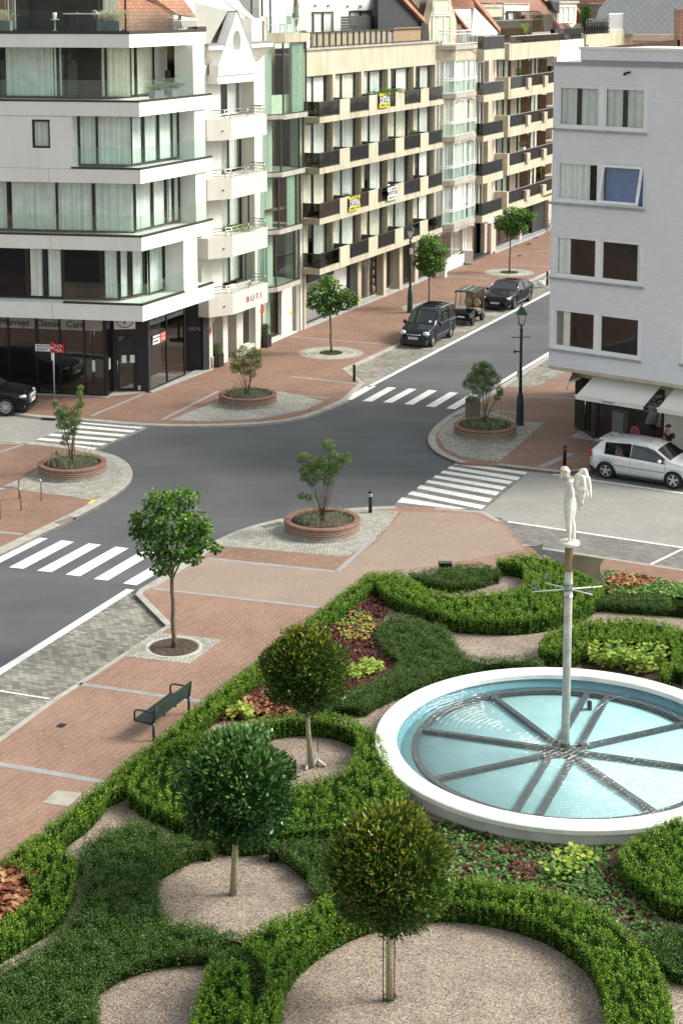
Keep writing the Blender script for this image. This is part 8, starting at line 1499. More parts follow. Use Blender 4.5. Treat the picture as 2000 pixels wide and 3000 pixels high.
# ================================================================ street furniture
def lamp():
    e = empty('street_lamp', (0, 0, 0)); P = lambda nm, b, m, par=None: b.build(nm, m, par or e, world=False)
    b = MB(); b.lathe([(.19, 0), (.19, .06), (.165, .10), (.150, .9), (.125, 1.28), (.10, 1.32), (.085, 1.38)], 8, smooth=False); P('base', b, 'lamp_green')
    b = MB(); b.lathe([(.075, 1.3), (.062, 2.6), (.052, 3.98), (.075, 4.0), (.075, 4.06), (.045, 4.10), (.045, 4.2)], 14); P('post', b, 'lamp_green')
    b = MB(); b.tube([(-.36, 0, 3.72), (.36, 0, 3.72)], .02, 6); b.ball((-.37, 0, 3.72), .03, 5); b.ball((.37, 0, 3.72), .03, 5); P('ladder_bar', b, 'lamp_green')
    b = MB(); b.lathe([(.05, 4.2), (.13, 4.24), (.13, 4.27), (.04, 4.22)], 8); L = P('lantern_base', b, 'lamp_green')
    b = MB(); b.lathe([(.12, 4.27), (.235, 4.68)], 4, a0=math.pi / 4, smooth=False); P('lantern_glass', b, 'lantern_glass')
    b = MB(); 
    for k in range(4):
        a = math.pi / 4 + k * math.pi / 2; b.tube([(.125 * math.cos(a), .125 * math.sin(a), 4.26), (.24 * math.cos(a), .24 * math.sin(a), 4.69)], .014, 4)
    for k in range(4):
        a, a2 = math.pi / 4 + k * math.pi / 2, math.pi / 4 + (k + 1) * math.pi / 2; b.tube([(.24 * math.cos(a), .24 * math.sin(a), 4.69), (.24 * math.cos(a2), .24 * math.sin(a2), 4.69)], .02, 4)
    P('lantern_frame', b, 'lamp_green')
    b = MB(); b.lathe([(.29, 4.69), (.28, 4.72), (.13, 4.92), (.12, 4.94), (.10, 4.94), (.09, 4.99), (.03, 5.02)], 4, a0=math.pi / 4, smooth=False); r = P('lantern_roof', b, 'lamp_roof')
    b = MB(); b.lathe([(.02, 5.0), (.035, 5.06), (.015, 5.10), (.03, 5.14), (.004, 5.24)], 8); P('finial', b, 'lamp_green', r); return e
mat('lamp_roof', (.035, .075, .06), .55, .35, 9)
l1 = lamp(); c = D(1193, 976); place(l1, (c[0], c[1], 0), R(6), 'tall green lantern post in front of the white brick block', 'green street lamps')
l1['category'] = 'street lamp'
l2 = copy_tree(l1); c = D(941, 718); place(l2, (c[0], c[1], 0), R(-10), 'green lantern post behind the parked van, before the beige block', 'green street lamps')
b = MB(); b.tube([(-.30, 0, 3.12), (-.2, 0, 3.12), (-.05, 0, 3.12)], [.085, .03, .02], 8); b.build('loudspeaker', 'black_frame', l1, world=False)
b = MB(); b.box(-.15, -.07, -.06, .06, 2.02, 2.44); b.build('control_box', 'lantern_glass', l1, world=False); b = MB(); b.box(-.03, .13, -.09, .07, 3.35, 3.7); b.build('control_box', 'lantern_glass', l2, world=False)
def bollard(label, p, h=.78, m='black_frame', r=.065, rings=None, cat='bollard'):
    e = empty('bollard', (p[0], p[1], 0), 0, label, cat); b = MB(); b.lathe([(r, 0), (r, h - .08), (r * 1.06, h - .06), (r * 1.0, h - .02), (r * .5, h)], 14); b.build('post', m, e, world=False)
    if rings:
        for z in (h - .19, h - .13): b = MB(); b.lathe([(r * 1.03, z), (r * 1.03, z + .025)], 14); b.build('reflective_ring', rings, e, world=False)
bollard('black bollard with two white rings right of the middle planter', VL(1456, 695), rings='plate_white'); bollard('dark bollard with red rings behind the cherub head', Z8(887, 625), .86, rings='red_dot', r=.07); bollard('plain black bollard by the far zebra crossing', Z6(367, 818), .80); bollard('black bollard beside the white rubbish bag', Y3(1378, 1085), .92)
bollard('rusty brown bollard behind the left planter shrub', VN(935, 1150), .75, 'wood_brown'); bollard('short pale round bollard beside the left black pot', Y1(242, 1104), .62, 'render_cream', .07)
def stand(P, Q, label):
    e = empty('bicycle_stand', (*mid(P, Q), 0), 0, label, 'bike stand', 'steel bicycle stands'); b = MB(); d = Vector((Q[0] - P[0], Q[1] - P[1], 0)).normalized(); p, q = Vector((*P, 0)), Vector((*Q, 0)); h = .80
    b.tube([p, p + Vector((0, 0, h - .08)), p + d * .03 + Vector((0, 0, h - .02)), p + d * .09 + Vector((0, 0, h)), q - d * .09 + Vector((0, 0, h)), q - d * .03 + Vector((0, 0, h - .02)), q + Vector((0, 0, h - .08)), q], .024, 8); b.build('hoop', 'steel', e)
stand(VK(213, 975), VK(456, 1000), 'steel bicycle hoop nearest the left planter'); stand(VK(-15, 1085), VK(233, 1102), 'steel bicycle hoop second from the planter at the left edge'); stand(VK(-235, 1170), VK(8, 1190), 'steel bicycle hoop cut off by the left picture edge')
# bench
def bench():
    P, Q = VB(1005, 1052), VB(1236, 875); d = Vector((Q[0] - P[0], Q[1] - P[1])); L = d.length; c = mid(P, Q); e = empty('park_bench', (c[0], c[1], 0), math.atan2(d.y, d.x), 'dark green wooden bench with iron armrests beside the hedge', 'bench')
    h = L / 2; B_ = lambda nm, b, m='bench_green': b.build(nm, m, e, world=False)
    for s in (-1, 1):
        b = MB(); b.tube([(s * h, -.02, 0), (s * h, -.02, .45)], .035, 8); B_('leg', b, 'lamp_green'); b = MB(); b.tube([(s * h, -.02, .43), (s * h, -.10, .84)], [.03, .024], 8); B_('back_support', b, 'lamp_green')
        b = MB(); b.tube([(s * h, -.08, .70), (s * h, .18, .71), (s * h, .44, .70), (s * h, .50, .64), (s * h, .50, .44)], .024, 8); B_('armrest', b, 'lamp_green'); b = MB(); b.tube([(s * h, -.02, .40), (s * h, .50, .42)], .026, 6); B_('seat_rail', b, 'lamp_green')
    for s in (-.33, .33): b = MB(); b.tube([(s * h, .48, .43), (s * h, .02, .40), (s * h, -.09, .85)], .018, 6); B_('brace', b, 'lamp_green')
    b = MB()
    for i in range(6): y = .47 - i * .082; z = .45 - .02 * math.sin(i / 5 * math.pi); b.box(-h - .03, h + .03, y - .034, y + .034, z - .012, z + .014)
    B_('seat', b); b = MB()
    for i in range(4): z = .52 + i * .098; y = -.02 - (z - .45) * .2; b.box(-h - .03, h + .03, y - .0, y + .03, z - .04, z + .042)
    B_('backrest', b)
bench()
e = empty('litter_bin', (*Z8(359, 352), 0), 0, 'slatted wooden litter bin half hidden behind the right planter shrub', 'litter bin'); c = Z8(359, 352); b = MB()
for k in range(16): a = 2 * math.pi * k / 16; x, y = c[0] + .27 * math.cos(a), c[1] + .27 * math.sin(a); b.box(x - .04, x + .04, y - .03, y + .03, .05, .92)
b.build('slats', 'wood_grey', e); b = MB(); b.lathe([(.25, .04), (.25, .85)], 16, c); b.build('liner', 'dark_metal', e)
def pot(p, label, w=.5, h=.5, leaf='leaf_dark', n=900, pm='black_frame', ph=.55, spread=.3, mats=None, cat='potted plant', sz=.16, rz=R(23.7), asp=.12):
    z0 = p[2] if len(p) > 2 else 0; e = empty('potted_plant', (p[0], p[1], z0), 0, label, cat); b = MB(); c_, s_ = math.cos(-rz), math.sin(-rz); q = []
    for (x, y) in ((-1, -1), (1, -1), (1, 1), (-1, 1)): x *= w / 2; y *= (w if w < .7 else w * .4) / 2; q.append((p[0] + x * c_ - y * s_, p[1] + x * s_ + y * c_))
    b.prism(q, z0, z0 + h); b.build('pot', pm, e); u = RNG.uniform(0, 1, n); x = RNG.normal(0, w * .2, n); y = RNG.normal(0, (w if w < .7 else w * .4) * .2, n); C = np.stack([p[0] + x * (1 + u * spread), p[1] + y * (1 + u * spread), z0 + h + u * ph], 1); Dv = np.stack([x, y, np.full(n, .35)], 1) + RNG.normal(0, .12, (n, 3))
    leaf_mesh('foliage', C, Dv, sz, [leaf] if not mats else mats, np.zeros(n) if not mats else (RNG.random(n) < .4).astype(int), e, asp); return e
pot(Y1(298, 1070), 'black square pot with green and straw grass left of the shop front', .5, .62, n=700, mats=['leaf_dark', 'leaf_herb']); pot(Y1(848, 845), 'black square pot with dark grass right of the shop front', .5, .62, n=700, mats=['leaf_dark', 'leaf_laurel'])
pot(Y3(155, 985), 'white square planter with pink flowers at the shop corner', .75, .7, n=900, pm='render_white', mats=['leaf_mid', 'petal_pink'], sz=.09, asp=.6, ph=1.0, spread=1.2)
e = empty('ac_unit', (*Y3(462, 835), 0), 0, 'white ribbed box standing by the bay house corner', 'box'); c = Y3(462, 835); b = MB(); b.box(c[0] - .35, c[0] + .35, c[1] - .25, c[1] + .25, .06, .95); b.build('case', 'render_white', e); b = MB()
for k in range(5): b.box(c[0] - .28 + k * .13, c[0] - .25 + k * .13, c[1] - .262, c[1] - .25, .15, .88)
b.build('grille', 'zinc', e); b = MB(); b.box(c[0] - .3, c[0] + .3, c[1] - .2, c[1] + .2, 0, .07); b.build('foot', 'dark_metal', e)
e = empty('rubbish_bag', (*Y3(1318, 1088), 0), 0, 'knotted white rubbish bag leaning on the far black bollard', 'bag'); c = Y3(1318, 1088); b = MB(); b.ball((c[0] - .05, c[1], .18), .22, 9, sq=(1.2, .8, .85)); b.ball((c[0] + .15, c[1], .38), .11, 7, sq=(.8, .7, 1.3)); b.v = [(x + .03 * math.sin(z * 31 + y * 17), y, z + .03 * math.sin(x * 29)) for x, y, z in b.v]; b.build('sack', 'wax_bag', e)
# signs
def street_sign():
    c = VN(632, 1170); Yd = c[1]; e = empty('traffic_sign', (c[0], c[1], 0), 0, 'round red no entry sign with white plate on a grey post before the showroom', 'traffic sign'); k = Yd / FPX
    zc = ZAT(161, 900 + 465 * .2551, Yd)[1]; zp = ZAT(161, 900 + 565 * .2551, Yd)[1]; b = MB(); b.tube([(c[0], c[1], 0), (c[0], c[1], zc + .2)], .032, 8); b.build('post', 'zinc', e)
    ax = Vector((.42, -.05, 0)).normalized(); nrm = Vector((-.82, -.57, 0)).normalized(); ax = Vector((-nrm.y, nrm.x, 0)) ; ax = Vector((.57, -.82, 0)); nn_ = Vector((-.82, -.57, 0)); r = .24
    def disc(r, o, m, nm, w=None, hh=None, par=None):
        b = MB(); n = 28; ct = Vector((c[0], c[1], zc)) + nn_ * o; v = [ct + ax * (r * math.cos(2 * math.pi * i / n)) + Vector((0, 0, r * math.sin(2 * math.pi * i / n))) for i in range(n)] if not w else [ct + ax * x + Vector((0, 0, z)) for x, z in ((-w, -hh), (w, -hh), (w, hh), (-w, hh))]; n = len(v)
        b.add([p - nn_ * .01 for p in v] + v, [tuple(range(n)), tuple(range(n, 2 * n))[::-1]] + [(i, (i + 1) % n, (i + 1) % n + n, i + n) for i in range(n)]); return b.build(nm, m, par or e)
    d_ = disc(r, .05, 'no_entry_red', 'disc'); disc(0, .063, 'plate_white', 'bar', .17, .035, d_)
    zc = zp; disc(0, .05, 'plate_white', 'plate', .12, .17)
mat('no_entry_red', (.55, .02, .015), .4, .03); street_sign()
# window panels of the showroom front
P, Q = mid(g1, g2, -.02), mid(g1, g2, .215); b = MB(); b.seg(P, Q, 1.98, 2.30, .008, .016); s1 = b.build('sponsor_panel', 'plate_white', B1)
sign_text('RACE MAIN', .13, 'text_dark', s1, mid(P, Q, .5), .60, z=2.21, off=.02); sign_text('SPONSOR', .13, 'text_dark', s1, mid(P, Q, .42), .5, z=2.07, off=.02)
P, Q = mid(g1, g2, .215), mid(g1, g2, .40); b = MB(); b.seg(P, Q, 1.94, 2.34, .008, .016); s2 = b.build('arrow_panel', 'no_entry_red', B1); sign_text('1O\nMA', .2, 'text_white', s2, mid(P, Q, .5), .42, z=2.14, off=.02)
# no parking disc by the boutique
e = empty('traffic_sign', (*RS(2.18, .75), 0), 0, 'blue and red no parking disc standing low beyond the silver car roof', 'traffic sign'); c = RS(2.18, .75); zc = ZAT(1890, 1050 + 965 * .22321, c[1])[1]; b = MB(); b.tube([(*c, 0), (*c, zc)], .03, 8); b.build('post', 'zinc', e)
nn_ = Vector((-.20, -.98, 0)).normalized(); nn_ = Vector((-.80, -.60, 0)); ax = Vector((.60, -.80, 0))
for r, o, m, nm in ((.24, .04, 'orange_rim', 'rim'), (.17, .05, 'blue', 'face')):
    b = MB(); n = 24; v = [Vector((c[0], c[1], zc)) + nn_ * o + ax * (r * math.cos(2 * math.pi * i / n)) + Vector((0, 0, r * math.sin(2 * math.pi * i / n))) for i in range(n)]; b.add([p - nn_ * .02 for p in v] + v, [tuple(range(n)), tuple(range(n, 2 * n))[::-1]] + [(i, (i + 1) % n, (i + 1) % n + n, i + n) for i in range(n)]); b.build(nm, m, e) if nm != 'rim' else b.build(nm, mat('orange_rim', (.6, .06, .02), .5, .05).name, e)
b = MB(); v = Vector((c[0], c[1], zc)) + nn_ * .06; b.tube([v + ax * .14 + Vector((0, 0, -.14)), v - ax * .14 + Vector((0, 0, .14))], .022, 5); b.build('slash', 'orange_rim', e)
# estate agent boards
def board(x0, y0, x1, y1, label, rows, N=1.14):
    (a, za), (c, zc) = F(x0, y0, N), F(x1, y1, N); za = F((x0 + x1) / 2, y0, N)[1]; zc = F((x0 + x1) / 2, y1, N)[1]; P, Q = W(a, N), W(c, N); e = empty('estate_agent_board', (*mid(P, Q), zc), 0, label, 'sign'); H_ = za - zc; L_ = math.dist(P, Q)
    for f0, f1, m, tx, tm, wd in rows:
        b = MB(); b.seg(P, Q, za - H_ * f1, za - H_ * f0, -.03, 0); o = b.build('panel', m, e)
        for k, (t, fz, sz_, w_) in enumerate(tx): n_ = outw(P, Q, .012); p = mid(P, Q, .5); at = (p[0] + n_[0], p[1] + n_[1], za - H_ * fz); o2 = text(t, sz_, tm, o, at, U, (0, 0, 1)); fit(o2, L_ * w_, U, at)
dv = [(0, .2, 'yellow_sign', None, 'sign_dark', .8), (.2, .72, 'sign_dark', None, 'text_white', .9), (.72, 1, 'yellow_sign', None, 'sign_dark', .8)]
def dvr(t): return [(0, .2, 'yellow_sign', [(t, .11, .24, .8)], 'sign_dark', 0), (.2, .72, 'sign_dark', [('IMMO', .30, .18, .42), ('DEVA', .52, .52, .95)], 'text_white', 0), (.72, 1, 'yellow_sign', [('050/61.18.30', .86, .2, .85)], 'sign_dark', 0)]
board(1112, 272, 1142, 314, 'yellow and black TE HUUR board on the top balcony row', dvr('TE HUUR')); board(1024, 574, 1054, 615, 'yellow and black TE KOOP board on the second balcony row', dvr('TE KOOP'))
board(1136, 547, 1163, 586, 'white TE HUUR board on the second balcony row', [(0, .32, 'plate_white', [('TE HUUR', .17, .24, .85)], 'text_dark', 0), (.32, .60, 'sign_dark', [('GOBERT', .49, .22, .85)], 'text_white', 0), (.60, .97, 'plate_white', [('050/60.54.36', .80, .16, .85)], 'text_dark', 0), (.97, 1, 'sign_dark', [], 'text_white', 0)])
# ---------------------------------------------------------------- balcony and terrace things
def chair(p, rz, label, m='seat_white', group=None, arm=True, k=1.0):
    e = empty('chair', p, rz, label, 'chair', group); q = lambda nm, b, mm_=m: b.build(nm, mm_, e, world=False)
    b = MB(); b.box(-.23, .23, -.22, .22, .42, .46); q('seat', b); b = MB(); b.box(-.25, -.21, -.22, .22, .46, .88 * k); q('backrest', b)
    for x in (-.21, .21):
        for y in (-.2, .2): b = MB(); b.box(x - .02, x + .02, y - .02, y + .02, 0, .42); q('leg', b)
    if arm:
        for y in (-.23, .23): b = MB(); b.box(-.22, .2, y - .02, y + .02, .64, .67); q('armrest', b)
    return e
p = W(73.9, .35); chair((*p, 2.9), R(-30), 'left white plastic chair on the lowest curved balcony', group='white chairs on the narrow house'); p = W(75.0, .35); chair((*p, 2.9), R(200), 'right white plastic chair on the lowest curved balcony', group='white chairs on the narrow house')
p = W(74.6, .3); chair((*p, 8.55), R(190), 'white plastic chair on the upper curved balcony', group='white chairs on the narrow house'); p = W(68.3, -.35); chair((*p, 13.26), R(215), 'black armchair on the balcony of the white block', 'black_frame', k=1.25)
pot((*W(66.1, .55), 13.24), 'left dark planter with silvery shrub on the third balcony', .75, .36, pm='pot_grey', n=700, mats=['leaf_herb', 'leaf_shrub'], sz=.07, asp=.4, ph=.25, spread=.6, rz=R(-66)); pot((*W(67.8, .45), 13.24), 'right dark planter with silvery shrub on the third balcony', .75, .36, pm='pot_grey', n=700, mats=['leaf_herb', 'leaf_shrub'], sz=.07, asp=.4, ph=.25, spread=.6, rz=R(-66))
pt_ = FR(-14.7, -.5); pot((pt_[0], pt_[1], 16.2), 'long grey planter with pinkish grass on the top terrace', .9, .42, pm='pot_grey', n=600, leaf='leaf_plume', ph=.45, spread=.5, sz=.14, rz=R(10)); pt_ = FR(-9.85, -.45); pot((pt_[0], pt_[1], 16.2), 'grey planter with spiky cream plumes on the top terrace', .8, .42, pm='pot_grey', n=900, leaf='leaf_plume', ph=.42, spread=1.4, sz=.2, rz=R(10))
pt_ = FR(-11.15, -.6); e = empty('garden_table', (pt_[0], pt_[1], 16.2), R(-10), 'white topped black table on the top terrace', 'table'); b = MB(); b.box(-.75, .75, -.3, .3, .70, .74); b.build('table_top', 'seat_white', e, world=False)
for s in (-.7, .7): b = MB(); b.box(s - .02, s + .02, -.28, .28, 0, .7); b.build('leg', 'black_frame', e, world=False)
pt_ = FR(-12.4, -.7); e = empty('side_table', (pt_[0], pt_[1], 16.2), 0, 'small white pedestal table on the top terrace', 'table'); b = MB(); b.lathe([(.14, 0), (.03, .04), (.025, .44), (.2, .47), (.2, .49)], 14); b.build('pedestal', 'seat_white', e, world=False); e = empty('lantern', (pt_[0], pt_[1], 16.69), 0, 'pale lantern standing on the small white pedestal table', 'lantern'); b = MB(); b.lathe([(.07, 0), (.10, .28)], 12); b.build('shade', 'curtain_cream', e, world=False)
p = W(69.0, -.1); chair((*p, 16.2), R(200), 'black metal chair beside the sloping roof on the top terrace', 'black_frame')
for i, (s_, N_) in enumerate([(78.0, -.1), (78.9, -.2), (80.2, .1)]): p = W(s_, N_); chair((*p, 15.82), R(100 + i * 60), ['leftmost white chair on the glass bay terrace', 'middle white chair on the glass bay terrace', 'rightmost white chair on the glass bay terrace'][i], group='white terrace chairs', arm=False)
p = W(80.9, .25); e = empty('terrace_table', (*p, 15.82), 0, 'white table with a plant on the glass bay terrace', 'table'); b = MB(); b.lathe([(.25, 0), (.05, .03), (.05, .7), (.45, .73), (.45, .76)], 16); b.build('table_top', 'seat_white', e, world=False); pot((p[0], p[1], 16.58), 'small vase with tall leaves on the glass bay terrace table', .18, .25, n=60, ph=.5, pm='dark_metal', leaf='leaf_mid', sz=.12)
p = W(82.9, -.6); e = empty('parasol', (*p, 14.95), 0, 'closed brown parasol on the roof terrace', 'parasol'); b = MB(); b.tube([(0, 0, 0), (0, 0, 2.9)], .03, 6); b.build('pole', 'wood_brown', e, world=False); b = MB(); b.lathe([(.06, 1.2), (.16, 1.6), (.12, 2.6), (.03, 2.85)], 10); b.build('canopy', 'wood_grey', e, world=False)
pot((*W(83.0, -.2), 15.0), 'green bush behind the roof terrace railing', .45, .35, n=500, mats=['leaf_mid', 'leaf_shrub'], sz=.1, asp=.5, pm='render_cream')
for s_, z, lb in [(91.0, 11.9, 'green plants trailing along the top balcony left of the board'), (93.6, 11.95, 'green plants on the top balcony right of the board'), (88.0 - 1.4, 6.5, 'round green bush on the second balcony row'), (96.6, 9.3, 'green plant on the middle balcony row near the downpipe')]: pot((*W(s_, .7), z), lb, 1.2 if z > 10 else .4, .15, n=500 if z > 10 else 250, mats=['leaf_mid', 'leaf_shrub'], sz=.09, asp=.5, ph=.3, spread=.9, pm='brown_frame', rz=R(-66))
pot((*W(73.9, .6), 6.2), 'green plants along the second curved balcony', 1.6, .2, n=500, mats=['leaf_mid', 'leaf_lime'], sz=.09, asp=.5, ph=.35, spread=.5, rz=R(-66), pm='render_cream')
pot((*W(117.0, .7), 12.0), 'palm like plant on the long upper balcony', .3, .25, n=260, mats=['leaf_mid', 'leaf_shrub'], sz=.16, asp=.3, ph=.5, spread=1.5, pm='render_white'); pot((*W(118.0, .7), 6.9), 'red flowers on the second long balcony', .4, .2, n=260, mats=['leaf_mid', 'petal_red'], sz=.09, asp=.8, ph=.35, spread=1.2, pm='render_white'); pot((*W(122.6, .6), 4.4), 'green leafy plant on the lowest long balcony', .3, .4, n=240, leaf='leaf_mid', sz=.13, asp=.5, ph=.6, spread=1)
pot((*W(118.6, .6), 14.9), 'yellow green shrub behind the roof terrace glass', .3, .25, n=150, leaf='leaf_lime', sz=.14, asp=.4, ph=.7, spread=2)
pot((*W(138.5, -.6), 14.8), 'dark green conifer in a tub on the far roof terrace', .8, .5, n=2200, mats=['leaf_dark', 'leaf_mid'], sz=.16, asp=.4, ph=1.7, spread=.25, pm='wood_grey')
for i in range(2): p = W([90.9, 92.6][i], .5); chair((*p, 6.0), R(160), ['left white round backed chair on the second balcony row', 'right white round backed chair on the second balcony row'][i], group='white chairs on the beige block')
# goods in the shops
def mannequin(p, label, h=1.6, m='curtain_cream'):
    e = empty('dress_form', (*p, .12), 0, label, 'mannequin'); b = MB(); b.lathe([(.03, 0), (.03, .75)], 6); b.build('stand', 'black_frame', e, world=False); b = MB(); b.lathe([(.30, .7), (.24, .95), (.15, 1.15), (.19, 1.38), (.17, 1.48), (.06, 1.55)], 14); b.v = [(x, y * .7, z) for x, y, z in b.v]; b.build('dress', m, e, world=False)
mannequin(RS(2.62, -.7), 'mannequin in a short cream dress at the right of the boutique window'); mannequin(RS(2.05, -.9), 'mannequin in a long pale robe in the middle of the boutique window', m='curtain_green')
p = W(74.1, -1.0); e = empty('handbag', (*p, 1.3), 0, 'pale handbag in the narrow house shop window', 'handbag'); b = MB(); b.box(-.22, .22, -.08, .08, 0, .3); b.build('bag', 'curtain_cream', e, world=False); b = MB(); b.tube([(.12 * math.cos(t), 0, .3 + .16 * math.sin(t)) for t in np.linspace(0, math.pi, 9)], .012, 4); b.build('strap', 'curtain_cream', e, world=False)
p = W(74.0, -.9); e = empty('handbag', (*p, .45), 0, 'black cone shaped bag low in the shop window', 'handbag'); b = MB(); b.lathe([(.2, 0), (.16, .2), (.05, .45)], 12); b.build('bag', 'black_frame', e, world=False); b = MB(); b.tube([(.06 * math.cos(t), 0, .44 + .1 * math.sin(t)) for t in np.linspace(0, math.pi, 7)], .01, 4); b.build('strap', 'black_frame', e, world=False)
p = W(75.7, -.8); e = empty('handbag', (*p, 1.15), 0, 'red bag in the right arch of the narrow shop', 'handbag'); b = MB(); b.box(-.2, .2, -.1, .1, 0, .28); b.build('bag', 'red_dot', e, world=False); b = MB(); b.tube([(.1 * math.cos(t), 0, .28 + .12 * math.sin(t)) for t in np.linspace(0, math.pi, 7)], .012, 4); b.build('strap', 'red_dot', e, world=False)
c = VE(475, 185, .25); e = empty('spotlight_box', (*c, 0), 0, 'black box standing at the top edge of the garden hedge', 'box'); b = MB(); b.box(c[0] - .2, c[0] + .2, c[1] - .1, c[1] + .1, 0, .46); b.build('case', 'black_frame', e); b = MB(); b.box(c[0] - .22, c[0] + .22, c[1] - .12, c[1] + .12, .46, .48); b.build('lid', 'dark_metal', e)
def bicycle(c, rz, label):
    e = empty('bicycle', (*c, 0), rz, label, 'bicycle')
    for x in (-.52, .52): b = MB(); b.tube([(x + .33 * math.cos(t), 0, .34 + .33 * math.sin(t)) for t in np.linspace(0, 2 * math.pi, 24)], .02, 6, cap=False); w_ = b.build('wheel', 'rubber', e, world=False); b = MB(); [b.tube([(x, 0, .34), (x + .32 * math.cos(k), 0, .34 + .32 * math.sin(k))], .004, 3) for k in np.linspace(0, 2 * math.pi, 10)[:-1]]; b.build('spokes', 'steel', w_, world=False)
    b = MB(); [b.tube(q, .016, 5) for q in ([(-.52, 0, .34), (-.15, 0, .72), (.4, 0, .75), (-.05, 0, .3), (-.15, 0, .72)], [(-.52, 0, .34), (-.05, 0, .3)], [(.52, 0, .34), (.38, 0, .95)])]; b.build('frame', 'dark_metal', e, world=False); b = MB(); b.tube([(.3, -.28, .98), (.38, 0, .97), (.3, .28, .98)], .014, 5); b.build('handlebar', 'steel', e, world=False); b = MB(); b.ball((-.18, 0, .86), .1, 6, sq=(1.3, .7, .4)); b.build('saddle', 'plastic_black', e, world=False)
bicycle(Y3(1405, 462), R(66), 'dark bicycle leaning by the brick wall near the white block corner')
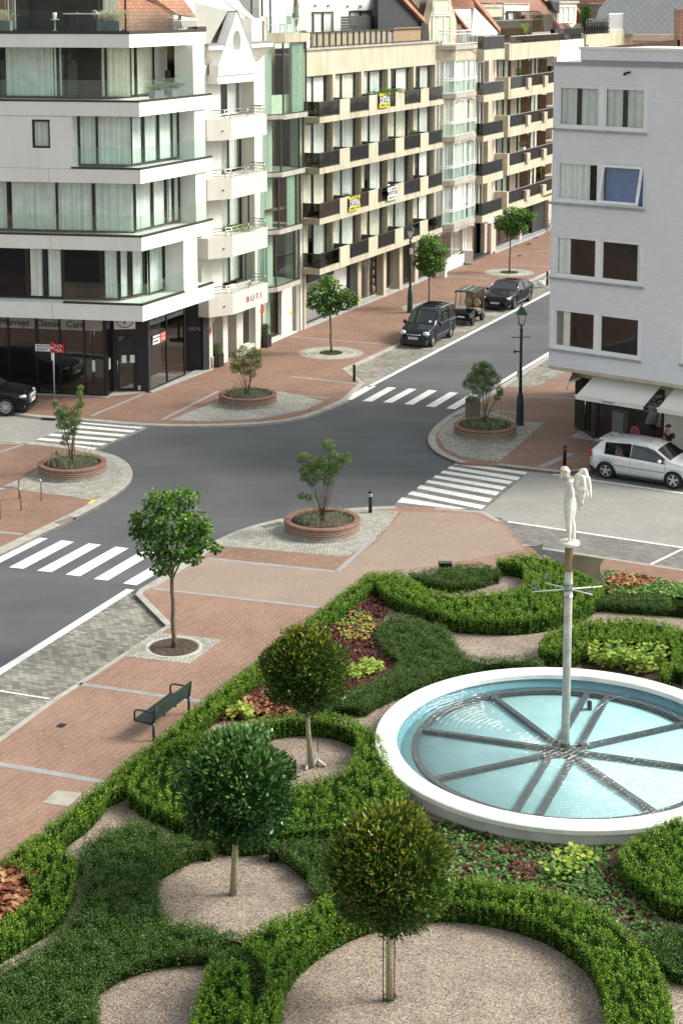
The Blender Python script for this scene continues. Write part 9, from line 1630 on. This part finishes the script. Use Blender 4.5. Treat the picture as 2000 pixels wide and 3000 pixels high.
# ================================================================ people
def man():
    c = RS(4.42, 2.25); yaw = math.atan2(-.45, -.9); e = empty('person', (c[0], c[1], 0), 0, 'man in black cap and black t-shirt looking down at his phone by the shop door', 'person')
    # local x = facing
    n = {'pel': (0, 0, .95, .135), 'waist': (0, 0, 1.10, .125), 'chest': (.02, 0, 1.30, .15), 'uc': (.03, 0, 1.42, .12), 'neck': (.05, 0, 1.50, .055), 'h0': (.09, 0, 1.57, .07), 'h1': (.10, 0, 1.66, .095), 'h2': (.08, 0, 1.73, .06)}
    ed = [('pel', 'waist'), ('waist', 'chest'), ('chest', 'uc'), ('uc', 'neck'), ('neck', 'h0'), ('h0', 'h1'), ('h1', 'h2')]
    for s, t in ((-1, 'r'), (1, 'l')):
        n.update({'sh' + t: (.02, s * .19, 1.42, .065), 'el' + t: (.06, s * .26, 1.14, .048), 'wr' + t: (.30, s * .10, 1.16, .032), 'ha' + t: (.36, s * .05, 1.18, .036), 'hp' + t: (0, s * .10, .90, .10), 'kn' + t: (.03, s * .12, .50, .068), 'an' + t: (-.02, s * .12, .09, .045), 'he' + t: (-.03, s * .12, .04, .04), 'to' + t: (.17, s * .14, .03, .038)})
        ed += [('uc', 'sh' + t), ('sh' + t, 'el' + t), ('el' + t, 'wr' + t), ('wr' + t, 'ha' + t), ('pel', 'hp' + t), ('hp' + t, 'kn' + t), ('kn' + t, 'an' + t), ('an' + t, 'he' + t), ('he' + t, 'to' + t)]
        for i in range(5):
            a_ = 'f%s%d' % (t, i); dx, dz = (.045, -.03 + i * .016) if i < 4 else (.0, .045); n[a_ + 'a'] = (.36 + dx, s * (.05 - .0), 1.18 + dz, .010); n[a_ + 'b'] = (.36 + dx + (.03 if i < 4 else .03), s * .015, 1.18 + dz + .01, .008); ed += [('ha' + t, a_ + 'a'), (a_ + 'a', a_ + 'b')]
    body = skin('body', n, ed, 'skin', e, 2, 1, (c[0], c[1], 0), yaw)
    def cloth(nm, keys, m, grow, eds, over={}):
        q = {k: (*n[k][:3], n[k][3] + grow) for k in keys}; q.update(over); skin(nm, q, eds, m, e, 2, 1, (c[0], c[1], 0), yaw)
    sl = {'sl' + t: (.04, s * .235, 1.25, .075) for s, t in ((-1, 'r'), (1, 'l'))}
    cloth('tshirt', ['pel', 'waist', 'chest', 'uc', 'shr', 'shl'], 'cloth_black', .018, [('pel', 'waist'), ('waist', 'chest'), ('chest', 'uc'), ('uc', 'shr'), ('uc', 'shl'), ('shr', 'slr'), ('shl', 'sll')], sl)
    cloth('trousers', ['pel', 'hpr', 'knr', 'anr', 'hpl', 'knl', 'anl'], 'pot_grey', .014, [('pel', 'hpr'), ('hpr', 'knr'), ('knr', 'anr'), ('pel', 'hpl'), ('hpl', 'knl'), ('knl', 'anl')])
    Rm = Matrix.Rotation(yaw, 3, 'Z'); o = Vector((c[0], c[1], 0))
    def pc(fn, nm, m, par=e): b = MB(); fn(b); b.v = [tuple(Rm @ Vector(v) + o) for v in b.v]; return b.build(nm, m, par)
    pc(lambda b: (b.ball((.085, 0, 1.715), .105, 8, sq=(1.05, .9, .75)), b.box(.15, .25, -.07, .07, 1.69, 1.705)), 'cap', 'cloth_black')
    pc(lambda b: (b.ball((.185, 0, 1.63), .018, 5), b.ball((.17, .035, 1.665), .012, 4), b.ball((.17, -.035, 1.665), .012, 4), b.ball((.165, 0, 1.59), .02, 5, sq=(.6, 1.4, .5)), b.ball((.09, .10, 1.65), .022, 5, sq=(.6, .5, 1)), b.ball((.09, -.10, 1.65), .022, 5, sq=(.6, .5, 1))), 'face', 'skin')
    pc(lambda b: b.ball((.15, 0, 1.575), .055, 6, sq=(.9, 1.1, .8)), 'beard', 'twig')
    f = empty('phone', tuple(Rm @ Vector((.40, 0, 1.2)) + o), yaw, 'smartphone held in both hands of the man in black', 'phone'); b = MB(); b.box(-.01, .005, -.035, .035, -.01, .13); b.xf(Matrix.Rotation(R(-40), 4, 'Y')); b.build('case', 'black_frame', f, world=False)
man()
def passenger():
    sx_ = Matrix.Rotation(silver.rotation_euler.z, 3, 'Z'); p = sx_ @ Vector((-.95, -.45, .55)) + silver.location
    e = empty('person', tuple(p), 0, 'passenger in a white shirt seen through the rear side window of the silver car', 'person'); yaw = silver.rotation_euler.z
    n = {'pel': (0, 0, 0, .13), 'ch': (-.02, 0, .28, .14), 'uc': (0, 0, .38, .11), 'nk': (.02, 0, .45, .05), 'h0': (.05, 0, .52, .07), 'h1': (.05, 0, .60, .09), 'sr': (.0, -.18, .37, .06), 'sl': (.0, .18, .37, .06), 'er': (.12, -.22, .15, .045), 'el': (.12, .22, .15, .045), 'wr': (.33, -.15, .14, .03), 'wl': (.33, .15, .14, .03), 'kr': (.40, -.1, .02, .08), 'kl': (.40, .1, .02, .08)}
    ed = [('pel', 'ch'), ('ch', 'uc'), ('uc', 'nk'), ('nk', 'h0'), ('h0', 'h1'), ('uc', 'sr'), ('uc', 'sl'), ('sr', 'er'), ('sl', 'el'), ('er', 'wr'), ('el', 'wl'), ('pel', 'kr'), ('pel', 'kl')]
    skin('body', n, ed, 'skin', e, 2, .85, tuple(p), yaw); q = {k: (*n[k][:3], n[k][3] + .015) for k in ('pel', 'ch', 'uc', 'sr', 'sl', 'er', 'el')}; skin('shirt', q, [('pel', 'ch'), ('ch', 'uc'), ('uc', 'sr'), ('uc', 'sl'), ('sr', 'er'), ('sl', 'el')], 'cloth_white', e, 2, .85, tuple(p), yaw)
    Rm = Matrix.Rotation(yaw, 3, 'Z'); b = MB(); b.ball((.03, 0, .555), .085, 7, sq=(1, .9, .9)); b.v = [tuple(Rm @ Vector(v) + Vector(p)) for v in b.v]; b.build('hair', 'twig', e)
passenger()
